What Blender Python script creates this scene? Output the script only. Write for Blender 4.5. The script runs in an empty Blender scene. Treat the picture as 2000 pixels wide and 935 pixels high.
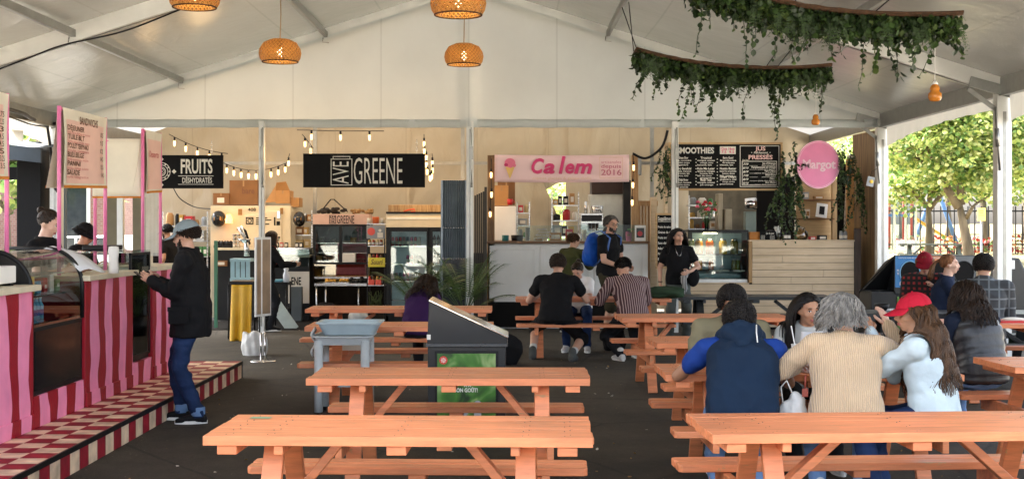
import bpy, bmesh, math, random
import numpy as np
from mathutils import Vector, Matrix, Euler, noise
R = math.radians
random.seed(7)
SC = bpy.context.scene
COL = SC.collection
# ---------------------------------------------------------------- camera, world, sun, exposure
FPX, CX, CY, EYE = 2500.0, 1000.0, 438.0, 1.70
cam_d = bpy.data.cameras.new('camera')
cam_d.sensor_width = 36.0
cam_d.lens = 45.0
cam_d.shift_y = -(467.5-CY)/2000.0
cam_d.clip_end = 600
cam = bpy.data.objects.new('camera', cam_d)
cam.location = (0, 0, EYE)
cam.rotation_euler = (R(90), 0, 0)
COL.objects.link(cam)
SC.camera = cam
SUN_EL, SUN_AZ = R(48), R(-48)          # azimuth measured from +Y (north) towards +X
world = bpy.data.worlds.new('World')
SC.world = world
world.use_nodes = True
wn = world.node_tree.nodes
bg = wn['Background']
sky = wn.new('ShaderNodeTexSky')
sky.sky_type = 'NISHITA'
sky.sun_disc = False
sky.sun_elevation = SUN_EL
sky.sun_rotation = SUN_AZ
sky.dust_density = 5.0
sky.air_density = 0.8
sky.ozone_density = 0.3
hs = wn.new('ShaderNodeHueSaturation'); hs.inputs['Saturation'].default_value = 0.5
world.node_tree.links.new(sky.outputs[0], hs.inputs['Color']); world.node_tree.links.new(hs.outputs[0], bg.inputs[0])
bg.inputs[1].default_value = 0.15
sd = bpy.data.lights.new('sun', 'SUN')
sd.energy = 2.0
sd.angle = R(0.5)
sd.color = (1.0, 0.96, 0.90)
sun = bpy.data.objects.new('sun', sd)
sv = Vector((math.sin(SUN_AZ)*math.cos(SUN_EL), math.cos(SUN_AZ)*math.cos(SUN_EL), math.sin(SUN_EL)))
sun.rotation_euler = sv.to_track_quat('Z', 'Y').to_euler()
sun.location = (0, 0, 30)
COL.objects.link(sun)
SC.view_settings.view_transform = 'Standard'
SC.view_settings.look = 'None'
SC.view_settings.gamma = 1.0
SC.view_settings.exposure = 3.08
SC.cycles.max_bounces = 8
SC.cycles.diffuse_bounces = 5
SC.cycles.glossy_bounces = 3
SC.cycles.transmission_bounces = 5
SC.cycles.transparent_max_bounces = 16
SC.cycles.sample_clamp_indirect = 4.0
SC.cycles.caustics_reflective = False
SC.cycles.caustics_refractive = False
SC.cycles.use_denoising = True
def P(px, py, d):
 """point at depth d (metres in front of the camera) that the photo shows at px, py"""
 return Vector(((px-CX)*d/FPX, d, EYE-(py-CY)*d/FPX))
# ---------------------------------------------------------------- materials
ORD = ['leftmost', 'second', 'third', 'fourth', 'fifth', 'sixth', 'seventh', 'eighth', 'ninth', 'tenth', 'eleventh', 'twelfth', 'thirteenth', 'fourteenth', 'fifteenth']
def c(r, g, b):
 def f(v):
  v /= 255.0
  return v/12.92 if v <= 0.04045 else ((v+0.055)/1.055)**2.4
 return (f(r), f(g), f(b), 1.0)
def nodes(m):
 m.use_nodes = True
 return m.node_tree.nodes, m.node_tree.links, m.node_tree.nodes['Principled BSDF']
MATS = {}
def pm(name, col, rough=0.6, metal=0.0, var=0.12, vs=6.0, bump=0.15, bs=60.0, spec=0.5, coat=0.0, stretch=(1, 1, 1), emit=None, es=0.0, sheen=0.0, spots=0.0, alpha=None, bdist=0.01):
 """principled material with noise in colour, roughness and bump"""
 if name in MATS: return MATS[name]
 m = bpy.data.materials.new(name)
 MATS[name] = m
 n, l, b = nodes(m)
 b.inputs['Metallic'].default_value = metal
 b.inputs['Specular IOR Level'].default_value = spec
 b.inputs['Coat Weight'].default_value = coat
 if sheen: b.inputs['Sheen Weight'].default_value = sheen
 tc = n.new('ShaderNodeTexCoord'); mp = n.new('ShaderNodeMapping')
 mp.inputs['Scale'].default_value = stretch
 l.new(tc.outputs['Object'], mp.inputs[0])
 t = n.new('ShaderNodeTexNoise'); t.inputs['Scale'].default_value = vs; t.inputs['Detail'].default_value = 6
 l.new(mp.outputs[0], t.inputs['Vector'])
 rmp = n.new('ShaderNodeMapRange')
 rmp.inputs['From Min'].default_value = 0.3; rmp.inputs['From Max'].default_value = 0.7
 rmp.inputs['To Min'].default_value = 1-var; rmp.inputs['To Max'].default_value = 1+var*0.8
 l.new(t.outputs['Fac'], rmp.inputs['Value'])
 mx = n.new('ShaderNodeMix'); mx.data_type = 'RGBA'; mx.blend_type = 'MULTIPLY'
 mx.inputs[0].default_value = 1.0
 mx.inputs[6].default_value = col
 l.new(rmp.outputs[0], mx.inputs[7])
 out = mx.outputs[2]
 if spots:
  t3 = n.new('ShaderNodeTexNoise'); t3.inputs['Scale'].default_value = vs*7; t3.inputs['Detail'].default_value = 3
  l.new(mp.outputs[0], t3.inputs['Vector'])
  r3 = n.new('ShaderNodeMapRange'); r3.inputs['From Min'].default_value = 0.66; r3.inputs['From Max'].default_value = 0.72
  l.new(t3.outputs['Fac'], r3.inputs['Value'])
  mul = n.new('ShaderNodeMath'); mul.operation = 'MULTIPLY'; mul.inputs[1].default_value = spots
  l.new(r3.outputs[0], mul.inputs[0])
  mx3 = n.new('ShaderNodeMix'); mx3.data_type = 'RGBA'
  l.new(mul.outputs[0], mx3.inputs[0]); l.new(out, mx3.inputs[6])
  mx3.inputs[7].default_value = (col[0]*.45, col[1]*.45, col[2]*.45, 1)
  out = mx3.outputs[2]
 l.new(out, b.inputs['Base Color'])
 rr = n.new('ShaderNodeMapRange')
 rr.inputs['To Min'].default_value = max(0.02, rough-0.1); rr.inputs['To Max'].default_value = min(1, rough+0.1)
 l.new(t.outputs['Fac'], rr.inputs['Value']); l.new(rr.outputs[0], b.inputs['Roughness'])
 if bump:
  t2 = n.new('ShaderNodeTexNoise'); t2.inputs['Scale'].default_value = bs; t2.inputs['Detail'].default_value = 4
  l.new(mp.outputs[0], t2.inputs['Vector'])
  bp = n.new('ShaderNodeBump'); bp.inputs['Strength'].default_value = bump; bp.inputs['Distance'].default_value = bdist
  l.new(t2.outputs['Fac'], bp.inputs['Height']); l.new(bp.outputs[0], b.inputs['Normal'])
 if emit:
  b.inputs['Emission Color'].default_value = emit
  b.inputs['Emission Strength'].default_value = es
 if alpha is not None: b.inputs['Alpha'].default_value = alpha
 return m
def wood(name, base, dark, rough=0.55, scale=3.0, axis=0, plank=0.0, knots=0.4, coat=0.0):
 """grained wood: fibres stretched along one axis"""
 if name in MATS: return MATS[name]
 m = bpy.data.materials.new(name); MATS[name] = m
 n, l, b = nodes(m)
 tc = n.new('ShaderNodeTexCoord'); mp = n.new('ShaderNodeMapping')
 st = [14, 14, 14]; st[axis] = 1.0
 mp.inputs['Scale'].default_value = st
 l.new(tc.outputs['Object'], mp.inputs[0])
 t = n.new('ShaderNodeTexNoise'); t.inputs['Scale'].default_value = scale; t.inputs['Detail'].default_value = 8; t.inputs['Roughness'].default_value = 0.65
 t.inputs['Distortion'].default_value = 0.6
 l.new(mp.outputs[0], t.inputs['Vector'])
 cr = n.new('ShaderNodeValToRGB')
 cr.color_ramp.elements[0].position = 0.35; cr.color_ramp.elements[0].color = dark
 cr.color_ramp.elements[1].position = 0.62; cr.color_ramp.elements[1].color = base
 l.new(t.outputs['Fac'], cr.inputs[0])
 t2 = n.new('ShaderNodeTexNoise'); t2.inputs['Scale'].default_value = 2.2; t2.inputs['Detail'].default_value = 3
 l.new(tc.outputs['Object'], t2.inputs['Vector'])
 r2 = n.new('ShaderNodeMapRange'); r2.inputs['To Min'].default_value = 0.75; r2.inputs['To Max'].default_value = 1.2
 l.new(t2.outputs['Fac'], r2.inputs['Value'])
 mx = n.new('ShaderNodeMix'); mx.data_type = 'RGBA'; mx.blend_type = 'MULTIPLY'; mx.inputs[0].default_value = 1
 l.new(cr.outputs[0], mx.inputs[6]); l.new(r2.outputs[0], mx.inputs[7])
 l.new(mx.outputs[2], b.inputs['Base Color'])
 b.inputs['Roughness'].default_value = rough
 b.inputs['Coat Weight'].default_value = coat
 bp = n.new('ShaderNodeBump'); bp.inputs['Strength'].default_value = 0.25; bp.inputs['Distance'].default_value = 0.004
 l.new(t.outputs['Fac'], bp.inputs['Height']); l.new(bp.outputs[0], b.inputs['Normal'])
 return m
def glass(name, tint=(0.9, 0.97, 0.95, 1), rough=0.02, alpha=0.22):
 """thin pane: mostly see-through with a mirror-like skin"""
 if name in MATS: return MATS[name]
 m = bpy.data.materials.new(name); MATS[name] = m
 n, l, b = nodes(m)
 n.remove(b)
 tr = n.new('ShaderNodeBsdfTransparent'); tr.inputs[0].default_value = tint
 gl = n.new('ShaderNodeBsdfGlossy'); gl.inputs['Roughness'].default_value = rough
 fr = n.new('ShaderNodeFresnel'); fr.inputs['IOR'].default_value = 1.5
 ad = n.new('ShaderNodeMath'); ad.operation = 'ADD'; ad.inputs[1].default_value = alpha*0.25
 l.new(fr.outputs[0], ad.inputs[0])
 ms = n.new('ShaderNodeMixShader')
 l.new(ad.outputs[0], ms.inputs[0]); l.new(tr.outputs[0], ms.inputs[1]); l.new(gl.outputs[0], ms.inputs[2])
 l.new(ms.outputs[0], n['Material Output'].inputs['Surface'])
 return m
def emis(name, col, s):
 if name in MATS: return MATS[name]
 m = bpy.data.materials.new(name); MATS[name] = m
 n, l, b = nodes(m)
 b.inputs['Base Color'].default_value = col
 b.inputs['Emission Color'].default_value = col
 b.inputs['Emission Strength'].default_value = s
 return m
# ---------------------------------------------------------------- objects
WM = {}       # world matrices of roots and parts as placed
def _props(o, label=None, cat=None, group=None, kind=None):
 if label: o['label'] = label
 if cat: o['category'] = cat
 if group: o['group'] = group
 if kind: o['kind'] = kind
 return o
def thing(name, label, cat, loc=(0, 0, 0), rz=0.0, group=None):
 o = bpy.data.objects.new(name, None)
 COL.objects.link(o)
 o.empty_display_size = 0.1
 o.location = loc; o.rotation_euler = (0, 0, rz)
 WM[o.name] = Matrix.Translation(Vector(loc)) @ Matrix.Rotation(rz, 4, 'Z')
 return _props(o, label, cat, group)
def world_of(o): return WM.get(o.name, Matrix.Identity(4))
def copy_tree(o, parent=None):
 n = o.copy(); COL.objects.link(n)
 if parent is not None: n.parent = parent
 for ch in list(o.children): copy_tree(ch, n)
 return n
class MB:
 """collects shapes in world (or root-local) coordinates, then links them as one mesh"""
 def __init__(s): s.v = []; s.f = []; s.m = []; s.sm = []; s.uv = None
 def add(s, vs, fs, m=0, smooth=False, mat=None):
  k = len(s.v)
  for p in vs:
   p = Vector(p)
   s.v.append(mat @ p if mat is not None else p)
  for f in fs:
   s.f.append(tuple(i+k for i in f)); s.m.append(m); s.sm.append(smooth)
  return s
 def box(s, cx, cy, cz, sx, sy, sz, m=0, rot=None, mat=None):
  M = Matrix.Translation((cx, cy, cz))
  if rot is not None: M = M @ Euler(rot).to_matrix().to_4x4()
  if mat is not None: M = mat @ M
  vs = [(x*sx/2, y*sy/2, z*sz/2) for x in (-1, 1) for y in (-1, 1) for z in (-1, 1)]
  fs = [(0, 1, 3, 2), (4, 6, 7, 5), (0, 4, 5, 1), (2, 3, 7, 6), (0, 2, 6, 4), (1, 5, 7, 3)]
  return s.add(vs, fs, m, False, M)
 def bb(s, x0, x1, y0, y1, z0, z1, m=0, mat=None):
  return s.box((x0+x1)/2, (y0+y1)/2, (z0+z1)/2, abs(x1-x0), abs(y1-y0), abs(z1-z0), m, None, mat)
 def px(s, x0, x1, y0, y1, d, t=0.05, m=0):
  """box whose front face (depth d) covers the pixel rectangle; t = thickness away from the camera"""
  a = P(x0, y0, d); b = P(x1, y1, d)
  return s.bb(a.x, b.x, d, d+t, b.z, a.z, m)
 def beam(s, p0, p1, w, h, m=0, up=(0, 0, 1)):
  p0 = Vector(p0); p1 = Vector(p1); d = (p1-p0); L = d.length; d.normalize()
  u = Vector(up); x = d.cross(u)
  if x.length < 1e-4: x = d.cross(Vector((0, 1, 0)))
  x.normalize(); z = x.cross(d)
  M = Matrix((x, d, z)).transposed().to_4x4(); M.translation = (p0+p1)/2
  return s.box(0, 0, 0, w, L, h, m, None, M)
 def tube(s, pts, r, n=8, m=0, caps=True, smooth=True, flat=1.0):
  pts = [Vector(p) for p in pts]
  k = len(pts)
  rs = r if isinstance(r, (list, tuple)) else [r]*k
  vs = []; fs = []
  prev = None
  for i, p in enumerate(pts):
   t = (pts[min(i+1, k-1)]-pts[max(i-1, 0)])
   if t.length < 1e-9: t = Vector((0, 0, 1))
   t.normalize()
   if prev is None:
    a = Vector((0, 0, 1)) if abs(t.z) < 0.9 else Vector((1, 0, 0))
    x = t.cross(a).normalized()
   else:
    x = prev - t*prev.dot(t)
    if x.length < 1e-6: x = t.orthogonal()
    x.normalize()
   prev = x; y = t.cross(x)
   for j in range(n):
    an = 2*math.pi*j/n
    vs.append(p + x*math.cos(an)*rs[i] + y*math.sin(an)*rs[i]*flat)
  for i in range(k-1):
   for j in range(n):
    a = i*n+j; b = i*n+(j+1) % n
    fs.append((a, b, b+n, a+n))
  if caps:
   fs.append(tuple(range(n-1, -1, -1))); fs.append(tuple((k-1)*n+j for j in range(n)))
  return s.add(vs, fs, m, smooth)
 def cyl(s, p0, p1, r0, r1=None, n=16, m=0, smooth=True):
  return s.tube([p0, p1], [r0, r0 if r1 is None else r1], n, m, True, smooth)
 def lathe(s, prof, c0, n=20, m=0, smooth=True, mat=None, closed=False):
  """profile [(r, z)] about a vertical axis through c0"""
  vs = []; fs = []
  for (r, z) in prof:
   for j in range(n):
    a = 2*math.pi*j/n
    vs.append(Vector((c0[0]+r*math.cos(a), c0[1]+r*math.sin(a), c0[2]+z)))
  for i in range(len(prof)-1):
   for j in range(n):
    a = i*n+j; b = i*n+(j+1) % n
    fs.append((a, b, b+n, a+n))
  if closed:
   fs.append(tuple(range(n-1, -1, -1))); fs.append(tuple((len(prof)-1)*n+j for j in range(n)))
  return s.add(vs, fs, m, smooth, mat)
 def ball(s, ctr, rx, ry=None, rz=None, m=0, n=12, k=8, mat=None):
  ry = rx if ry is None else ry; rz = rx if rz is None else rz
  vs = []; fs = []
  for i in range(k+1):
   th = math.pi*i/k
   for j in range(n):
    a = 2*math.pi*j/n
    vs.append(Vector((rx*math.sin(th)*math.cos(a), ry*math.sin(th)*math.sin(a), -rz*math.cos(th))))
  for i in range(k):
   for j in range(n):
    a = i*n+j; b = i*n+(j+1) % n
    fs.append((a, b, b+n, a+n))
  M = Matrix.Translation(Vector(ctr))
  if mat is not None: M = mat @ M
  return s.add(vs, fs, m, True, M)
 def quad(s, a, b, c_, d, m=0): return s.add([a, b, c_, d], [(0, 1, 2, 3)], m)
 def prism(s, poly, y0, y1, m=0, mat=None):
  """polygon [(x, z)] extruded along y"""
  k = len(poly)
  vs = [(x, y0, z) for x, z in poly]+[(x, y1, z) for x, z in poly]
  fs = [tuple(range(k)), tuple(range(2*k-1, k-1, -1))]+[(i, i+k, (i+1) % k+k, (i+1) % k) for i in range(k)]
  return s.add(vs, fs, m, False, mat)
 def prismz(s, poly, z0, z1, m=0, mat=None):
  k = len(poly)
  vs = [(x, y, z0) for x, y in poly]+[(x, y, z1) for x, y in poly]
  fs = [tuple(range(k-1, -1, -1)), tuple(range(k, 2*k))]+[(i, (i+1) % k, (i+1) % k+k, i+k) for i in range(k)]
  return s.add(vs, fs, m, False, mat)
 def sheet(s, fn, nu, nv, m=0, smooth=True):
  vs = [fn(i/nu, j/nv) for j in range(nv+1) for i in range(nu+1)]
  fs = [(j*(nu+1)+i, j*(nu+1)+i+1, (j+1)*(nu+1)+i+1, (j+1)*(nu+1)+i) for j in range(nv) for i in range(nu)]
  return s.add(vs, fs, m, smooth)
 def build(s, name, mats, parent=None, bevel=0.0, label=None, cat=None, group=None, kind=None, solid=0.0, origin=None, local=False):
  me = bpy.data.meshes.new(name)
  if parent is not None:
   inv = Matrix.Identity(4) if local else world_of(parent).inverted()
   vs = [inv @ v for v in s.v]
   W = world_of(parent)
  else:
   if origin is None:
    xs = [v.x for v in s.v]; ys = [v.y for v in s.v]; zs = [v.z for v in s.v]
    origin = Vector(((min(xs)+max(xs))/2, (min(ys)+max(ys))/2, min(zs)))
   origin = Vector(origin)
   vs = [v-origin for v in s.v]
   W = Matrix.Translation(origin)
  me.from_pydata([tuple(v) for v in vs], [], s.f)
  if not isinstance(mats, (list, tuple)): mats = [mats]
  for q in mats: me.materials.append(q)
  me.polygons.foreach_set('material_index', s.m)
  me.polygons.foreach_set('use_smooth', s.sm)
  me.update()
  bm = bmesh.new(); bm.from_mesh(me)
  if not any(len(f.verts) == 2 for f in bm.faces):
   bmesh.ops.recalc_face_normals(bm, faces=bm.faces)
  bm.to_mesh(me); bm.free()
  o = bpy.data.objects.new(name, me)
  COL.objects.link(o)
  if parent is not None: o.parent = parent
  else: o.location = origin
  WM[o.name] = W
  if solid:
   md = o.modifiers.new('solid', 'SOLIDIFY'); md.thickness = solid; md.offset = 0
  if bevel:
   md = o.modifiers.new('bevel', 'BEVEL'); md.width = bevel; md.segments = 2; md.limit_method = 'ANGLE'; md.angle_limit = R(40)
  return _props(o, label, cat, group, kind)
def add_text(mb, s, x, z, y, h, w=None, m=0, bold=0.0, shear=0.0, align='LEFT', spacing=1.0, M=None, ext=0.0012, mono=None):
 """letters in the XZ plane facing -Y; h = cap height, w = total width (fits by scaling)"""
 cu = bpy.data.curves.new('lettering', 'FONT')
 cu.body = s; cu.size = 1.0; cu.resolution_u = 3; cu.offset = bold; cu.shear = shear
 cu.space_character = spacing; cu.extrude = 0
 o = bpy.data.objects.new('lettering', cu)
 me = bpy.data.meshes.new_from_object(o)
 n = len(me.vertices)
 if n == 0:
  bpy.data.objects.remove(o); return
 co = np.empty(n*3); me.vertices.foreach_get('co', co); co = co.reshape(-1, 3)
 x0, x1 = co[:, 0].min(), co[:, 0].max()
 sy = h/0.70
 sx = sy if w is None else w/(x1-x0)
 W = (x1-x0)*sx
 off = 0 if align == 'LEFT' else (-W/2 if align == 'CENTER' else -W)
 vs = [Vector(((p[0]-x0)*sx+off, 0, p[1]*sy)) for p in co]
 T = Matrix.Translation((x, y, z))
 if M is not None: T = M @ T
 mb.add(vs, [tuple(pl.vertices) for pl in me.polygons], m, False, T)
 bpy.data.objects.remove(o); bpy.data.meshes.remove(me); bpy.data.curves.remove(cu)
# ================================================================ setting: ground, road, hills
def asphalt():
 m = bpy.data.materials.new('worn_asphalt'); n, l, b = nodes(m)
 tc = n.new('ShaderNodeTexCoord')
 t1 = n.new('ShaderNodeTexNoise'); t1.inputs['Scale'].default_value = 0.7; t1.inputs['Detail'].default_value = 8; t1.inputs['Roughness'].default_value = .7
 t2 = n.new('ShaderNodeTexVoronoi'); t2.inputs['Scale'].default_value = 110
 t3 = n.new('ShaderNodeTexNoise'); t3.inputs['Scale'].default_value = 45; t3.inputs['Detail'].default_value = 5
 for t in (t1, t2, t3): l.new(tc.outputs['Object'], t.inputs['Vector'])
 cr = n.new('ShaderNodeValToRGB')
 cr.color_ramp.elements[0].position = .35; cr.color_ramp.elements[0].color = (0.018, 0.015, 0.009, 1)
 cr.color_ramp.elements[1].position = .7; cr.color_ramp.elements[1].color = (0.062, 0.052, 0.034, 1)
 l.new(t1.outputs['Fac'], cr.inputs[0])
 r3 = n.new('ShaderNodeMapRange'); r3.inputs['To Min'].default_value = .55; r3.inputs['To Max'].default_value = 1.5
 l.new(t3.outputs['Fac'], r3.inputs['Value'])
 mx = n.new('ShaderNodeMix'); mx.data_type = 'RGBA'; mx.blend_type = 'MULTIPLY'; mx.inputs[0].default_value = 1
 l.new(cr.outputs[0], mx.inputs[6]); l.new(r3.outputs[0], mx.inputs[7])
 v3 = n.new('ShaderNodeTexVoronoi'); v3.feature = 'DISTANCE_TO_EDGE'; v3.inputs['Scale'].default_value = .55; nz = n.new('ShaderNodeMix'); nz.data_type = 'RGBA'; nz.inputs[0].default_value = .12
 l.new(tc.outputs['Object'], nz.inputs[6]); l.new(t1.outputs['Color'], nz.inputs[7]); l.new(nz.outputs[2], v3.inputs['Vector'])
 ck = n.new('ShaderNodeMapRange'); ck.inputs['From Max'].default_value = .012; ck.inputs['To Min'].default_value = .35; l.new(v3.outputs['Distance'], ck.inputs['Value'])
 mk = n.new('ShaderNodeMix'); mk.data_type = 'RGBA'; mk.blend_type = 'MULTIPLY'; mk.inputs[0].default_value = 1; l.new(mx.outputs[2], mk.inputs[6]); l.new(ck.outputs[0], mk.inputs[7]); mx = mk
 # small pale crumbs and specks
 v2 = n.new('ShaderNodeTexVoronoi'); v2.inputs['Scale'].default_value = 9
 l.new(tc.outputs['Object'], v2.inputs['Vector'])
 lt = n.new('ShaderNodeMath'); lt.operation = 'LESS_THAN'; lt.inputs[1].default_value = 0.045
 l.new(v2.outputs['Distance'], lt.inputs[0])
 mx2 = n.new('ShaderNodeMix'); mx2.data_type = 'RGBA'
 l.new(lt.outputs[0], mx2.inputs[0]); l.new(mx.outputs[2], mx2.inputs[6]); mx2.inputs[7].default_value = (.24, .21, .15, 1)
 l.new(mx2.outputs[2], b.inputs['Base Color'])
 b.inputs['Roughness'].default_value = .85
 bp = n.new('ShaderNodeBump'); bp.inputs['Strength'].default_value = .6; bp.inputs['Distance'].default_value = .006
 l.new(t2.outputs['Distance'], bp.inputs['Height']); l.new(bp.outputs[0], b.inputs['Normal'])
 return m
M_ASPH = asphalt()
g = MB(); g.bb(-12, 9.5, 1.2, 27, -0.3, 0.0)
g.build('ground', M_ASPH, kind='structure')
M_PALE = pm('pale_paving', c(205, 198, 182), .9, var=.2, vs=3, bump=.3, bs=40)
M_GRASS = pm('dry_lawn', (0.20, 0.17, 0.075, 1), .95, var=.6, vs=1.6, bump=.8, bs=25, bdist=.05)
g = MB(); g.bb(-150, 150, -60, 260, -0.6, -0.02); g.build('terrain', M_PALE, kind='structure')  # unseen stretch on the camera side made pale to bounce light into the tent
# rising lawn on the right, street on the left
def lawn(u, v):
 x = 3.0+u*110; y = 27.0+v*150
 t = min(1, max(0, (y-27)/9.0))
 z = 0.02+0.62*t*t*(3-2*t)+0.10*noise.noise(Vector((x*.25, y*.25, 0)))*t + max(0, y-45)*0.008
 return Vector((x, y, z))
g = MB(); g.sheet(lawn, 90, 90); g.build('lawn', M_GRASS, kind='structure')
g = MB(); g.bb(9.5, 70, 15, 27.2, -0.3, -0.005); g.build('pavement', M_PALE, kind='structure')
M_ROAD = pm('street_asphalt', (0.11, 0.105, 0.10, 1), .85, var=.2, vs=2, bump=.3, bs=90)
g = MB(); g.bb(-80, -13, -20, 120, -0.3, -0.012); g.build('road', M_ROAD, kind='structure')
# ================================================================ the marquee tent
TX, HWID = -0.68, 6.54
ZE, ZR = 3.34, 5.42
FR = [20.3, 15.3, 10.3, 5.3]
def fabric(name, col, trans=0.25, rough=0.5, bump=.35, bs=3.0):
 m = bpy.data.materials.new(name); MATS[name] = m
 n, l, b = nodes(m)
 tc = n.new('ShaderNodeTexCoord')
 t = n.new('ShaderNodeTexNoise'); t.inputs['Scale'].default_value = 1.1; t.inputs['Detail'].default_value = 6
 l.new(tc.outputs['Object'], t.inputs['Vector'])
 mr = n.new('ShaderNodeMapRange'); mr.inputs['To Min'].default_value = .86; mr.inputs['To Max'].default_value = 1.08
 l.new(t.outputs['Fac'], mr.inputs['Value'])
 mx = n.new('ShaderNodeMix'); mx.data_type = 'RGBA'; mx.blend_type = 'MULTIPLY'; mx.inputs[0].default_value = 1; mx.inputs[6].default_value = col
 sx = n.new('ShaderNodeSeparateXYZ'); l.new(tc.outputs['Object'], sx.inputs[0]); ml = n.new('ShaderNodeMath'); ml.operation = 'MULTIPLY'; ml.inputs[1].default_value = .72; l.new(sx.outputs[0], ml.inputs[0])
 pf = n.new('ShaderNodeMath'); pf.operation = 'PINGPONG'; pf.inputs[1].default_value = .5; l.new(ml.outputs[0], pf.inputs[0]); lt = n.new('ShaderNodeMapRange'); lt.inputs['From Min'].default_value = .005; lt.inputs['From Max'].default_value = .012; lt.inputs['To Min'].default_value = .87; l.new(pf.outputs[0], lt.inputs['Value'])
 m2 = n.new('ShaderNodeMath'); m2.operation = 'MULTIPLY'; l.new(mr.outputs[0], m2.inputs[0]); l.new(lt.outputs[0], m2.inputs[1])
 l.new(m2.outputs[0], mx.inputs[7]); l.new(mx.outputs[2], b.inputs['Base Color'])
 b.inputs['Roughness'].default_value = rough
 mp = n.new('ShaderNodeMapping'); mp.inputs['Scale'].default_value = (1, 1, .35)
 l.new(tc.outputs['Object'], mp.inputs[0])
 t2 = n.new('ShaderNodeTexNoise'); t2.inputs['Scale'].default_value = bs; t2.inputs['Detail'].default_value = 5; t2.inputs['Distortion'].default_value = .8
 l.new(mp.outputs[0], t2.inputs['Vector'])
 bp = n.new('ShaderNodeBump'); bp.inputs['Strength'].default_value = bump; bp.inputs['Distance'].default_value = .05
 l.new(t2.outputs['Fac'], bp.inputs['Height']); l.new(bp.outputs[0], b.inputs['Normal'])
 tr = n.new('ShaderNodeBsdfTranslucent'); l.new(mx.outputs[2], tr.inputs[0])
 ms = n.new('ShaderNodeMixShader'); ms.inputs[0].default_value = trans
 l.new(b.outputs[0], ms.inputs[1]); l.new(tr.outputs[0], ms.inputs[2])
 l.new(ms.outputs[0], n['Material Output'].inputs['Surface'])
 return m
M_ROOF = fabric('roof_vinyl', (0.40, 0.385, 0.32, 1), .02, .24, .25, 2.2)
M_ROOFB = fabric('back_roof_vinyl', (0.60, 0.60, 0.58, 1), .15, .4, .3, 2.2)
M_GABLE = fabric('gable_vinyl', (0.76, 0.80, 0.79, 1), .38, .55, .3, 2.5)
M_VAL = fabric('valance_vinyl', (0.74, 0.70, 0.60, 1), .25, .6, .4, 6)
M_BACK = fabric('back_curtain_vinyl', (0.42, 0.345, 0.235, 1), .03, .5, .9, 2.2)
M_ALU = pm('painted_aluminium', c(226, 227, 222), .42, .15, var=.08, vs=3, bump=.05)
M_ALU_D = pm('bare_aluminium', c(150, 150, 145), .35, .8, var=.15, vs=9, bump=.1)
M_BLACKM = pm('black_metal', (0.006, 0.006, 0.0065, 1), .45, .0, var=.2, bump=.05, spec=.3)
M_STEEL = pm('brushed_steel', (0.55, 0.55, 0.54, 1), .28, 1.0, var=.15, vs=3, bump=.1, bs=120, stretch=(1, 12, 12))
M_SHADE = pm('shade_black', (.010, .009, .008, 1), .9, spec=.1)
tent = thing('marquee_tent', 'large white frame marquee with pitched vinyl roof sheltering the food court', 'tent', (TX, 12.8, 0))
def roofz(x): return ZR-(ZR-ZE)*abs(x-TX)/HWID
# roof panels between frames, slightly slack
YS = [25.4]+FR
for i in range(len(YS)-1):
 y1, y0 = YS[i], YS[i+1]
 for sgn in (-1, 1):
  def fn(u, v, y0=y0, y1=y1, sgn=sgn):
   x = TX+sgn*HWID*u; y = y0+(y1-y0)*v
   sag = 0.05*math.sin(math.pi*v)*(0.4+0.6*math.sin(math.pi*u))
   w = 0.012*noise.noise(Vector((x*.9, y*.35, i)))+0.004*noise.noise(Vector((x*5, y*1.2, i+5)))
   return Vector((x, y, roofz(x)+.098-sag*.6*math.sin(math.pi*u)+w*math.sin(math.pi*v)))
  r = MB(); r.sheet(fn, 44, 30)
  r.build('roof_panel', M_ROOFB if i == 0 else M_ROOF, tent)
# frames: rafters, knee brackets, posts
for k, y in enumerate(YS):
 for sgn in (-1, 1):
  xe = TX+sgn*HWID
  r = MB()
  r.beam((TX, y, ZR), (xe, y, ZE), 0.13, 0.20)
  r.beam((TX, y, ZR-.102), (xe, y, ZE-.102), 0.05, 0.02, 1)
  r.build('rafter', [M_ALU, M_ALU_D], tent, bevel=.008)
  if y > 21: continue
  p = MB(); p.bb(xe-.085, xe+.085, y-.075, y+.075, 0, ZE-.02)
  p.bb(xe-.02, xe+.02, y-.0775, y-.0745, 0.1, ZE-.3, 1)
  p.build('post', [M_ALU, M_ALU_D], tent, bevel=.01)
  p = MB()
  p.bb(xe-.16, xe+.16, y-.11, y+.11, 0, .02)
  p.beam((xe-sgn*.42, y-.03, ZE-.03), (xe-sgn*.02, y-.03, ZE-.32), .03, .05)
  p.beam((xe-sgn*.42, y-.09, ZE+.06), (xe+sgn*.08, y-.09, ZE-.08), .02, .12)
  for q in (-.06, .0, .06): p.cyl((xe+q, y-.1, ZE-.1), (xe+q, y-.07, ZE-.1), .014, n=8)
  p.build('corner_bracket', M_ALU_D, tent)
  p = MB(); p.cyl((xe-sgn*.12, y-.09, ZE-.25), (xe-sgn*.06, y-.09, ZE-1.0), .012, n=6)
  p.cyl((xe-sgn*.10, y-.09, ZE-.5), (xe-sgn*.085, y-.09, ZE-.72), .028, n=6)
  p.build('tension_rod', M_ALU_D, tent)
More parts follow.
